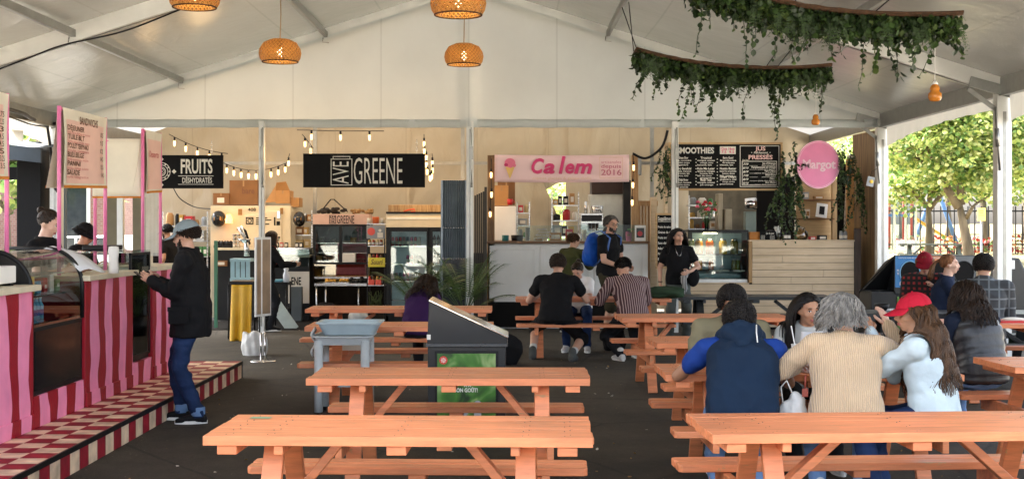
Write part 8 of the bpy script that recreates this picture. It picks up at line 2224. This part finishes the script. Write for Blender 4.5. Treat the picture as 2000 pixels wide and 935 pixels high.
j = person('woman in glasses and patterned scarf half hidden behind the menu stand', P(520, 0, 20.3).x, 20.3, R(-60), height=1.64, tone='tan', sex='f', lean=8, headpitch=12, shirt=BLK, sleeve='long', trousers=BLKD, shoes=SH_B, hair='long', haircol='dark', hairlen=.30, glasses='clear', hands={1: (.15, .42, 1.05), -1: (-.1, .42, 1.05)}, seed=6, voxel=.013, z0=.014)
q = MB(); q.tube([(-.06, .09, 1.36), (-.03, .13, 1.22), (.02, .14, 1.05)], [.04, .05, .035], 10); q.tube([(.06, .09, 1.36), (.05, .13, 1.22), (.02, .14, 1.12)], [.04, .05, .035], 10); q.build('scarf', pm('red_patterned_scarf', (.25, .04, .04, 1), .8, var=.9, vs=30), j['root'], local=True)
j = person('ice cream stall worker in black bending towards the machine with hair tied up', P(1186, 0, 21.95).x, 21.95, R(-15), height=1.72, tone='light', lean=14, headpitch=16, shirt=BLK, sleeve='half', trousers=BLKD, shoes=SH_B, hair='curly', haircol='brown', seed=7, voxel=.013)
person('juice stall worker in black half in shadow, face turned left', P(1512, 0, 21.7).x, 21.7, R(80), height=1.66, tone='tan', sex='f', lean=6, headpitch=12, shirt=BLK, sleeve='long', trousers=BLKD, shoes=SH_B, hair='long', haircol='black', hairlen=.3, seed=8, voxel=.013)
# woman in purple at the far left table
j = person('seated woman with long dark hair in a purple top, left arm on the table', P(812, 0, 14.15).x, 14.12, R(-20), 'sit', 1.56, 'tan', 'f', lean=34, headpitch=22, headyaw=-28, shirt=PURP, sleeve='half', trousers=BLKD, shoes=SH_B, hair='wavy', haircol='dark', hairlen=.46, hands={1: (.12, .45, .79), -1: (-.1, .45, .79)}, feet={1: (.14, .45, 0), -1: (-.14, .4, 0)}, seed=9)
# group at the ice cream table
j = person('seated man in a black tee and shorts seen from behind, boots crossed under the bench', P(1086, 0, 16.05).x, 16.08, R(-8), 'sit', 1.84, 'light', lean=22, headpitch=10, headyaw=-8, shirt=BLK, sleeve='short', trousers=BLK, shorts=True, shoes=SH_G, socks=cloth('white_sock', (.55, .55, .53, 1)), hair='curly', haircol='dark', hands={1: (.27, .46, .80), -1: (-.24, .42, .80)}, elbows={1: (.7, -.1, -1), -1: (-.7, -.1, -1)}, feet={1: (.22, -.12, 0), -1: (-.30, .05, 0)}, seed=10, fat=1.12, wide=1.12, wr=.012)
q = MB(); q.tube([j['neck']+Vector((-.065, .02, .015)), j['neck']+Vector((-.04, -.06, .012)), j['neck']+Vector((.04, -.06, .012)), j['neck']+Vector((.065, .02, .015))], .006, 6); q.build('necklace', WHT, j['root'], local=True)
j = person('seated man in a burgundy striped shirt hunched over the table', P(1236, 0, 16.05).x, 16.08, R(16), 'sit', 1.84, 'light', lean=28, headpitch=26, headyaw=14, shirt=STRIPY, sleeve='half', trousers=BLKD, shoes=SH_W, hair='short', haircol='black', hands={1: (.16, .50, .79), -1: (-.22, .50, .79)}, feet={1: (.14, .2, 0), -1: (-.18, -.05, 0)}, elbows={1: (.7, -.2, -1), -1: (-.7, -.2, -1)}, seed=11, fat=1.08, wide=1.15, wr=.012)
j = person('seated woman in white with sunglasses on her head looking down at a phone', P(1131, 0, 17.6).x, 17.52, R(172), 'sit', 1.62, 'light', 'f', lean=26, headpitch=30, headyaw=-12, shirt=WHT, sleeve='short', trousers=DEN, shoes=SH_W, hair='bun', haircol='dark', glasses='top', hands={1: (.10, .42, .80), -1: (-.06, .46, .82)}, seed=12)
q = MB(); q.box(0, 0, 0, .075, .15, .009, mat=j['world'] @ Matrix.Translation((-.02, .55, .86)) @ Euler((R(50), 0, 0)).to_matrix().to_4x4()); q.build('phone', M_BLACKM, label='phone in the hands of the seated woman in white', cat='phone', bevel=.003)
j = person('standing man in glasses and black polo with a blue backpack, looking right', P(1187, 0, 19.0).x, 19.0, R(-125), height=1.90, tone='light', lean=4, headpitch=6, headyaw=-22, shirt=BLK, sleeve='short', trousers=KHA, shorts=True, shoes=SH_G, hair='short', haircol='salt', beard='salt', glasses='clear', hands={1: (.12, .30, 1.08), -1: (-.05, .34, 1.08)}, seed=13)
w = j['world']
t = thing('backpack', 'bright blue backpack worn by the standing man in glasses', 'backpack', tuple(w @ Vector((0, -.2, 1.2))))
MBK = cloth('royal_blue_nylon', (.015, .09, .45, 1), .45, bump=.8, bs=7); q = MB(); q.ball((0, -.25, 1.32), .17, .13, .25, n=20, k=14, mat=w); q.ball((0, -.33, 1.22), .13, .08, .15, n=18, k=12, mat=w); 
vs, fs = fuse(q, .014, 2, .015, 3); q = MB(); q.add(vs, fs, 0, True); q.build('bag_body', MBK, t)
for s_ in (1, -1): q = MB(); q.tube([w @ Vector(v) for v in ((s_*.11, -.16, 1.58), (s_*.14, -.02, 1.60), (s_*.16, .135, 1.50), (s_*.19, .11, 1.32), (s_*.18, -.05, 1.14), (s_*.10, -.17, 1.08))], .020, 8, flat=.4); q.build('strap', pm('blue_strap', (.05, .13, .40, 1), .6), t)
person('standing man in an olive green shirt waiting at the ice cream counter', P(1113, 0, 20.1).x, 20.25, R(-35), height=1.62, tone='light', lean=12, headpitch=10, headyaw=-25, shirt=OLIVEG, sleeve='long', trousers=BLKD, shoes=SH_B, hair='short', haircol='brown', hands={1: (.2, .4, 1.1), -1: (-.15, .4, 1.1)}, seed=14)
j = person('standing woman in a black tee with long curly black hair by the chalkboard', P(1324, 0, 18.6).x, 18.6, R(180), height=1.70, tone='light', sex='f', lean=1, headpitch=3, headyaw=18, shirt=BLK, sleeve='short', trousers=GREYT, shoes=SH_W, hair='wavy', haircol='black', hairlen=.30, hands={1: (.26, .03, .84), -1: (-.12, .25, 1.02)}, elbows={1: (.4, -.5, -.6), -1: (-1, -.3, -.6)}, seed=15)
w = j['world']
t = thing('handbag', 'black handbag with a striped scarf tied on it, held by the standing woman', 'handbag', tuple(w @ Vector((-.2, .15, .8))))
q = MB(); q.ball((-.20, .16, .94), .09, .05, .14, n=18, k=12, mat=w); q.build('bag_body', BLK, t); q = MB(); q.tube([w @ Vector(v) for v in ((-.12, .17, 1.04), (-.05, .20, .92), (-.08, .22, .78), (-.02, .22, .66))], [.045, .05, .04, .02], 10); q.build('scarf', pinstripe('black_white_scarf', (.5, .5, .48, 1), (.02, .02, .02, 1), 14, .5), t)
q = MB(); q.tube([w @ Vector(v) for v in ((-.2, .16, 1.06), (-.12, .1, 1.2), (.1, -.02, 1.42))], .006, 5); q.build('strap', BLK, t)
q = MB(); q.tube([j['neck']+Vector((-.06, .06, .01)), j['neck']+Vector((-.02, .14, -.13)), j['neck']+Vector((.02, .14, -.13)), j['neck']+Vector((.06, .06, .01))], .004, 5); q.build('necklace', M_CHROME, j['root'], local=True)
q = MB(); a_ = j['arms'][1]; q.tube([a_[2]+Vector((.032*math.cos(k*.4), .032*math.sin(k*.4), .03)) for k in range(17)], .006, 5); q.build('bracelet', M_BLACKM, j['root'], local=True)
# green jacket lying on the bench
blob_bag('folded_jacket', 'dark green jacket heaped on the right end of the ice cream table', 'jacket', (P(1296, 0, 16.7).x, 16.75, .81), .30, .20, .075, cloth('bottle_green_cloth', (.03, .055, .03, 1)), 5)
blob_bag('black_backpack', 'black backpack with red trim on the ground beneath the far left table', 'backpack', (P(975, 0, 15.6).x, 15.6, .16), .30, .18, .19, BLK, 8)
# table of friends on the right
xh = P(1452, 0, 7.72).x
j = person('seated man in a hooded navy vest over a royal blue shirt, seen from behind', xh, 7.72, R(-6), 'sit', 1.74, 'brown', lean=33, headpitch=22, headyaw=3, shirt=ROYAL, sleeve='short', trousers=LDEN, shoes=SH_W, hair='curly', haircol='black', hands={1: (.18, .56, .79), -1: (-.24, .54, .79)}, elbows={1: (.8, -.2, -1), -1: (-1, -.2, -.7)}, feet={1: (.14, .3, 0), -1: (-.14, .3, 0)}, seed=16, voxel=.009, wide=1.12, fat=1.12, wr=.012)
q = MB(); S = j['S']; si, fr_, up_ = j['side'], j['front'], j['up']
loft(q, [(j['hip']-Vector((0, .0, .03)), Vector((1, 0, 0)), Vector((0, 1, 0)), .222, .170), (j['hip']+Vector((0, 0, .04)), Vector((1, 0, 0)), Vector((0, 1, 0)), .218, .168), (j['waist'], si, fr_, .212, .158), (j['chest'], si, fr_, .226, .165), (j['shc']-up_*.04, si, fr_, .205, .135), (j['shc']+up_*.025, si, fr_, .135, .105), (j['neck']+up_*.02, si, fr_, .09, .085)], 30)
fused(q, 'hooded_vest', [NAVY], j['root'], .010, 2, .014, 4)
q = MB()
nb = j['neck']
for k in range(5): a_ = -1.1+2.2*k/4; 
pts = [nb+si*math.sin(a_)*.115-fr_*math.cos(a_)*.09+up_*(.02-.02*math.cos(a_)) for a_ in [-2.2+4.4*k/14 for k in range(15)]]
q.tube(pts, [.03+.03*math.sin(math.pi*k/14) for k in range(15)], 10)
rcone(q, nb-fr_*.085+up_*.01, nb-fr_*.13-up_*.10, .085, .055); rcone(q, nb-fr_*.10+si*.07+up_*.0, nb-fr_*.13-up_*.09, .06, .05); rcone(q, nb-fr_*.10-si*.07+up_*.0, nb-fr_*.13-up_*.09, .06, .05)
fused(q, 'hood', [NAVY], j['root'], .009, 3, .008, 7)
q = MB(); q.tube([nb+si*.09-fr_*.155+up_*.02, nb+si*.085-fr_*.175-up_*.05, nb+si*.088-fr_*.172-up_*.12], .004, 6); q.build('drawstring', WHT, j['root'], local=True)
j = person('seated man in an olive tee facing the camera, hidden behind the hooded man', P(1425, 0, 9.2).x, 9.28, R(176), 'sit', 1.78, 'tan', lean=27, headpitch=14, headyaw=-6, shirt=OLIVE, sleeve='short', trousers=DEN, shoes=SH_W, hair='curly', haircol='black', hands={1: (.15, .42, .80), -1: (-.15, .42, .80)}, seed=17, voxel=.010, beard='black', wide=1.1)
j = person('seated young woman with long black hair in a light grey top, looking right', P(1572, 0, 9.15).x, 9.22, R(178), 'sit', 1.58, 'tan', 'f', lean=20, headpitch=4, headyaw=16, shirt=GREYW, sleeve='long', trousers=BLKD, shoes=SH_W, hair='long', haircol='black', hairlen=.42, hands={1: (.18, .38, .80), -1: (-.12, .34, .80)}, seed=18, voxel=.0095, lookeyes=.8)
j = person('seated woman with wavy grey hair in a beige knit sweater, raising her right hand', P(1655, 0, 7.68).x, 7.70, R(-6), 'sit', 1.68, 'fair', 'f', lean=11, headpitch=6, headyaw=-36, shirt=KNIT, sleeve='long', trousers=LDEN, shoes=SH_W, hair='bob', haircol='grey', hands={1: (.30, .34, 1.07), -1: (-.26, .34, .80)}, elbows={1: (1, -.1, -1), -1: (-1, -.4, -.6)}, palm={1: ((-.1, .25, 1), (-.5, .6, 0))}, curl={1: .55, -1: .5}, feet={1: (.14, .25, 0), -1: (-.14, .2, 0)}, seed=19, voxel=.009, fat=1.28, wide=1.22, wr=.010)
j = person('seated woman in a crimson cap and pale blue shirt with long wavy brown hair', P(1832, 0, 7.66).x, 7.72, R(62), 'sit', 1.68, 'tan', 'f', lean=12, headpitch=2, headyaw=30, shirt=LBLUE, sleeve='long', trousers=DEN, shoes=SH_B, hair='wavy', haircol='brown', hairlen=.52, cap=(CAPR, 'cap'), hands={1: (.10, .36, .98), -1: (-.02, .38, 1.04)}, elbows={1: (.15, -.1, -1), -1: (-.15, -.1, -1)}, curl=1.2, feet={1: (.16, .35, 0), -1: (-.22, .30, 0)}, seed=20, voxel=.009, fat=1.15, wide=1.15, wr=.012)
w = j['world']
q = MB(); q.box(0, 0, 0, .16, .09, .04, mat=w @ Matrix.Translation((.02, .47, 1.10)) @ Euler((R(20), R(14), R(20))).to_matrix().to_4x4()); q.build('toasted_sandwich', pm('toast', c(220, 130, 60), .6, var=.4, vs=12, bump=.5), bevel=.012, label='toasted orange sandwich held by the woman in the crimson cap', cat='sandwich')
# far right group
j = person('seated woman in a black puffer vest over navy sleeves with wavy dark hair', P(1918, 0, 9.75).x, 9.75, R(22), 'sit', 1.68, 'light', 'f', lean=16, headpitch=12, headyaw=6, shirt=cloth('navy_cotton', (.012, .018, .035, 1)), sleeve='long', trousers=LDEN, shoes=SH_B, hair='wavy', haircol='dark', hairlen=.34, seed=21, voxel=.010, wide=1.1)
q = MB(); si, fr_, up_ = j['side'], j['front'], j['up']
rg = []; prev = None
pts = [j['hip']-Vector((0, 0, .05)), j['hip']+Vector((0, 0, .05)), j['waist'], j['chest'], j['shc']-up_*.03, j['shc']+up_*.03, j['neck']+up_*.03]; rs = [(.20, .15), (.20, .155), (.19, .148), (.205, .16), (.19, .13), (.13, .10), (.08, .08)]
for i in range(len(pts)-1):
 for k in range(6):
  u = k/6; puff = .007*abs(math.sin((i*6+k)*math.pi/3)); a_ = rs[i][0]*(1-u)+rs[i+1][0]*u+puff; b_ = rs[i][1]*(1-u)+rs[i+1][1]*u+puff; rg.append((pts[i].lerp(pts[i+1], u), si if i > 0 else Vector((1, 0, 0)), fr_ if i > 0 else Vector((0, 1, 0)), a_, b_))
loft(q, rg, 32); q.build('puffer_vest', pm('black_nylon', (.014, .015, .018, 1), .38, var=.2, bump=.4, bs=20), j['root'], local=True)
j = person('seated laughing woman with auburn hair tied back in a navy jacket, facing right', P(1838, 0, 14.75).x, 14.8, R(-105), 'sit', 1.74, 'fair', 'f', lean=10, headpitch=-4, headyaw=-8, shirt=cloth('navy_jacket_cloth', (.016, .024, .05, 1)), sleeve='long', trousers=DEN, shoes=SH_B, hair='ponytail', haircol='auburn', hands={1: (.1, .42, .92), -1: (-.05, .40, .95)}, seed=22, voxel=.010, seat=.52)
j = person('seated person in red plaid flannel and a dark red cap leaning on the dark table', P(1828, 0, 15.0).x, 15.25, R(150), 'sit', 1.76, 'light', lean=20, headpitch=14, headyaw=10, shirt=PLAID, sleeve='long', trousers=BLKD, shoes=SH_B, hair='short', haircol='auburn', cap=(CAPD, 'cap'), hands={1: (.12, .40, .82), -1: (-.16, .36, .95)}, seed=23, voxel=.011, wide=1.15, seat=.55)
j = person('seated man in a dark checked jacket with thinning dark hair, seen from behind', P(1925, 0, 13.2).x, 13.25, R(-20), 'sit', 1.86, 'light', lean=14, headpitch=12, headyaw=-10, shirt=CHK, coat=True, sleeve='long', trousers=BLKD, shoes=SH_B, hair='curly', haircol='black', bald=.45, seed=24, voxel=.011, wide=1.1, seat=.5)
# ---------------- things on the tables
TT = .745
t = thing('drink_can', 'green and white soda can on the table of the long haired woman', 'can', (P(1548, 0, 8.6).x, 8.62, TT))
q = MB(); C = (P(1548, 0, 8.6).x, 8.62, TT); q.lathe([(0, 0), (.026, 0), (.033, .008), (.033, .108), (.026, .12), (0, .118)], C, 18); q.lathe([(.0335, .02), (.0335, .07)], C, 18, 1); q.build('can_body', [pm('silver_green_can', c(170, 200, 175), .25, .5, bump=0), pm('can_green', c(30, 150, 70), .3, bump=0)], t); q = MB(); q.cyl((C[0], C[1]-.008, TT+.118), (C[0], C[1]-.008, TT+.121), .008, n=10); q.build('can_tab', M_CHROME, t)
t = thing('paper_cup', 'white paper cup with a straw behind the green can', 'cup', (P(1558, 0, 8.75).x, 8.78, TT))
C = (P(1560, 0, 8.75).x, 8.78, TT); q = MB(); q.lathe([(0, 0), (.034, 0), (.045, .13), (.047, .135), (.042, .13), (0, .12)], C, 20); q.build('cup_body', WHT, t); q = MB(); q.tube([Vector(C)+Vector((0, 0, .02)), Vector(C)+Vector((-.045, 0, .26))], .0045, 6); q.build('straw', M_WHITE, t)
t = thing('paper_bag', 'tall white paper bag standing on the table beside the grey haired woman', 'paper bag', (P(1588, 0, 8.25).x, 8.28, TT))
x_ = P(1590, 0, 8.25).x; q = MB(); M_ = Matrix.Translation((x_, 8.28, TT)) @ Matrix.Rotation(R(28), 4, 'Z')
q.sheet(lambda u, v: M_ @ Vector(((-.075+.15*[0, 1, 1, 0, 0][int(u*4+.01)]) * (1+.03*math.sin(v*9)), (-.045+.09*[0, 0, 1, 1, 0][int(u*4+.01)])*(1-.5*v*v), .26*v+.006*math.sin(u*9))), 4, 8); q.build('bag_wall', pm('white_kraft_paper', c(226, 228, 232), .75, var=.06, bump=.4, bs=12), t, solid=.002)
blob_bag('crumpled_napkin', 'crumpled white napkin on the table in front of the green can', 'napkin', (P(1540, 0, 8.3).x, 8.33, TT+.022), .10, .07, .026, pm('napkin_paper', c(230, 228, 225), .9, bump=1.0, bs=16), 2)
t = thing('tote_bag', 'white cloth tote with a brown tag hanging by the bench under the paper bag', 'tote bag', (P(1548, 0, 7.8).x, 7.8, .45))
C = Vector((P(1549, 0, 7.8).x, 7.80, .51))
q = MB(); q.ball(C+Vector((0, 0, .04)), .085, .06, .085, n=18, k=12); q.ball(C+Vector((.02, 0, .10)), .05, .04, .07); vs, fs = fuse(q, .009, 2, .014, 9, (14, 14, 6)); q = MB(); q.add(vs, fs, 0, True); q.build('bag_body', M_BAGW, t)
q = MB(); q.tube([C+Vector((-.06, 0, .08)), C+Vector((-.075, 0, .20)), C+Vector((-.04, 0, .24)), C+Vector((.0, 0, .15))], .011, 8, flat=.5); q.build('handle', M_BAGW, t)
q = MB(); q.bb(C.x+.04, C.x+.075, C.y-.07, C.y-.06, C.z+.15, C.z+.2); q.tube([C+Vector((.058, -.065, .2)), C+Vector((.062, -.06, .28))], .006, 6); q.build('tag', pm('brown_leather', c(140, 60, 45), .5), t)
t = thing('bowl', 'black bowl on the dark table left of the plaid shirt', 'bowl', (P(1724, 0, 13.9).x, 13.95, TT)); C = (P(1725, 0, 13.9).x, 13.95, TT)
q = MB(); q.lathe([(0, 0), (.035, 0), (.04, .012), (.075, .05), (.08, .09), (.073, .088), (.065, .05), (0, .02)], C, 20); q.build('bowl_body', M_BLACKM, t)
blob_bag('crumpled_napkin', 'flat crumpled tissues beside the black bowl on the dark table', 'napkin', (P(1752, 0, 13.9).x, 14.0, TT+.015), .13, .08, .018, pm('napkin_paper', c(230, 228, 225), .9, bump=1.0, bs=16), 6)
t = thing('food_tray', 'red and white paper tray at the right edge of the far coral table', 'paper tray', (P(1985, 0, 12.4).x, 12.5, TT)); C = Vector((P(1988, 0, 12.4).x, 12.5, TT))
q = MB(); q.prismz([(C.x-.16, C.y-.10), (C.x+.16, C.y-.10), (C.x+.16, C.y+.10), (C.x-.16, C.y+.10)], TT, TT+.02); q.build('tray_base', M_REDP, t); q = MB(); q.ball(C+Vector((0, 0, .03)), .12, .07, .02); q.build('wrapper', M_LABELW, t)
t = thing('menu_clip', 'green notice taped on the left end of the nearest coral tabletop', 'notice', (-1.28, 6.3, .748)); q = MB(); q.box(-1.24, 6.32, .7475, .10, .05, .001, 0, (0, 0, R(-4))); q.build('taped_notice', pm('grey_green_tape', c(120, 165, 130), .4, bump=0), t)
# ================================================================ clutter on the stall counters and the ground
rn = random.Random(77)
def cupstack(label, px_, py_, d, n, r, mat, cat='cups'):
 a = P(px_, py_, d); q = MB()
 for i in range(n): q.lathe([(r*.8, .012*i), (r, .09+.012*i), (r*1.06, .092+.012*i), (r*.95, .09+.012*i)], a, 14)
 q.build('paper_cups', mat, label=label, cat=cat)
cupstack('stack of white paper cups beside the soft serve machine', 1141, 470.5, 21.3, 9, .04, M_WHITE)
cupstack('stack of pink paper tubs on the ice cream counter near the dessert photo', 1228, 470.5, 21.15, 6, .05, M_SPINK)
cupstack('stack of brown paper cups on the fruit stall counter', 500, 484, 22.7, 8, .04, M_CARD)
cupstack('stack of clear cups behind the black bowl on the ice cream counter', 1030, 470.5, 21.4, 12, .04, M_GREYP)
for i, (x, y_, d_, w_, h_, m_, nm, lb, ct) in enumerate((
 (1052, 470.5, 21.2, .16, .05, M_LABELW, 'napkin_holder', 'low white napkin holder behind the ice cream guard', 'napkin holder'),
 (1085, 470.5, 21.5, .20, .14, M_CARD, 'cone_box', 'open brown box of cones behind the ice cream guard', 'box'),
 (1112, 470.5, 21.5, .12, .20, M_REDP, 'syrup_tin', 'red syrup tin behind the ice cream guard', 'tin'),
 (1204, 470.5, 21.3, .14, .09, M_BLACKM, 'card_reader', 'black card reader on the ice cream counter behind the man in glasses', 'card reader'),
 (430, 520, 22.5, .22, .10, M_CARD2, 'wooden_tray', 'brown wooden tray on the shelf behind the man in the grey cap', 'tray'),
 (1588, 468.7, 21.1, .10, .06, M_REDP, 'sugar_box', 'little red box beside the glass cookie jar', 'box'),
 (1607, 468.7, 21.1, .14, .08, M_BLACKM, 'card_reader', 'black card reader on the plank counter', 'card reader'),
 (1575, 388.5, 21.95, .09, .12, M_GREYP, 'storage_tin', 'grey tin on the upper plywood shelf', 'tin'),
 (1600, 388.5, 21.95, .16, .05, M_CARD, 'storage_box', 'flat brown box on the upper plywood shelf', 'box'),
 (1578, 425.5, 21.95, .07, .15, M_LABELW, 'storage_tin', 'white tin on the lower plywood shelf left of the framed print', 'tin'))):
 a = P(x, y_, d_); q = MB(); q.bb(a.x-w_/2, a.x+w_/2, d_, d_+.12, a.z, a.z+h_); q.bb(a.x-w_*.35, a.x+w_*.35, d_-.003, d_, a.z+h_*.25, a.z+h_*.75, 1)
 q.build(nm, [m_, M_LABELW if m_ is not M_LABELW else M_CARD], bevel=.006, label=lb, cat=ct)
# bags and stock under the far tables
for i, (x, y_, d_, s_, m_, lb) in enumerate(((640, 640, 21.3, .20, BLK, 'dark sack slumped under the steel serving deck'), (700, 640, 21.3, .17, M_BAGW, 'white carrier bag under the right end of the serving deck'), (1200, 668, 17.3, .15, BLK, 'black shoulder bag on the ground beneath the ice cream table'))):
 blob_bag('bag', lb, 'bag', ((x-1000)/FPX*d_, d_, s_*.9), s_, s_*.8, s_, m_, 20+i)
# dead leaves and crumbs over the floor
q = MB()
for i in range(420):
 x = rn.uniform(-3, 6.5); y = rn.uniform(5.2, 20); leaf(q, Vector((x, y, .006)), rn.uniform(.012, .035), rn, rn.choice((0, 0, 1)), -.25)
q.build('fallen_leaves', [pm('dry_leaf', c(150, 120, 70), .9), pm('crumb_white', c(200, 195, 180), .9)], label='scattered dry leaves and crumbs on the asphalt', cat='debris', kind='stuff')
# shelves of stock behind the stalls
SM = [M_CARD, M_CARD2, M_LABELW, M_STEEL, M_BLACKM, M_REDP, jm[0], jm[2], M_GREYP, M_CAN[5]]
def stock(label, short, x0, x1, ys, d, hmax, seed, base=None):
 rn = random.Random(seed); t = thing('storage_rack', 'open steel rack of stock '+label, 'storage rack', (P((x0+x1)/2, 0, d).x, d, 0), 0, 'steel stock racks')
 a = P(x0, ys[0], d); b = P(x1, ys[-1], d); top = a.z+hmax
 for x in (a.x, b.x): q = MB(); q.bb(x-.012, x+.012, d, d+.03, 0, top); q.build('upright', M_STEEL, t)
 for si, y_ in enumerate(ys):
  z = P(0, y_, d).z; q = MB(); q.bb(a.x, b.x, d+.0, d+.32, z-.02, z); q.build('shelf', M_STEEL, t)
  x = a.x+.02; k = 0
  while x < b.x-.08 and k < 12:
   w = rn.uniform(.07, .17); h = rn.uniform(.4, .95)*hmax; w = min(w, b.x-x-.01); q = MB(); m_ = rn.choice(SM)
   if rn.random() < .45: q.lathe([(0, 0), (w*.45, 0), (w*.45, h*.8), (w*.3, h*.92), (w*.3, h), (0, h)], (x+w/2, d+.12, z), 12); nm = 'storage_jar'; ct = 'jar'
   else: q.bb(x, x+w, d+.03, d+.25, z, z+h); q.bb(x+w*.2, x+w*.8, d+.027, d+.03, z+h*.25, z+h*.7, 1); nm = 'storage_box'; ct = 'box'
   q.build(nm, [m_, M_LABELW if m_ is not M_LABELW else M_CARD], bevel=.004, label='%s item, %s shelf of the rack %s' % (ORD[k], ('top', 'second', 'third', 'lowest')[si], short), cat=ct, group='stock on the steel racks')
   x += w+rn.uniform(.005, .03); k += 1
stock('between the cold store and the Greene display cabinet', 'right of the cold store', 574, 609, (432, 458, 483), 23.7, .20, 1)
stock('at the left end of the fruit stall behind its worker', 'at the left end of the fruit stall', 318, 405, (440, 470, 500), 24.2, .26, 2)
stock('behind the ice cream counter left of the torn curtain', 'left of the torn curtain', 1010, 1034, (415, 440, 463), 24.0, .20, 3)
stock('behind the pale bowl end of the ice cream counter', 'behind the soft serve machine', 1078, 1130, (400, 430, 460), 24.2, .24, 4)
stock('behind the flower vase in the juice stall', 'behind the flower vase', 1346, 1400, (400, 424, 446), 22.8, .17, 5)
tree('street_tree', 'tree seen through the torn opening of the back curtain', (1.2, 34, 0), [(1.2, 34, 0), (1.25, 34, 1.2), (1.2, 34, 2.2)], [[(1.2, 34, 2, .07), (.4, 34, 2.8), (.2, 34, 3.5)], [(1.2, 34, 2, .07), (1.8, 34, 2.6), (2.1, 34, 3.4)]], [((1.1, 34, 2.6), 1.1, 1, .9, 1)], 1200, .16, 91, None, 'street trees on the left', r0=.1)
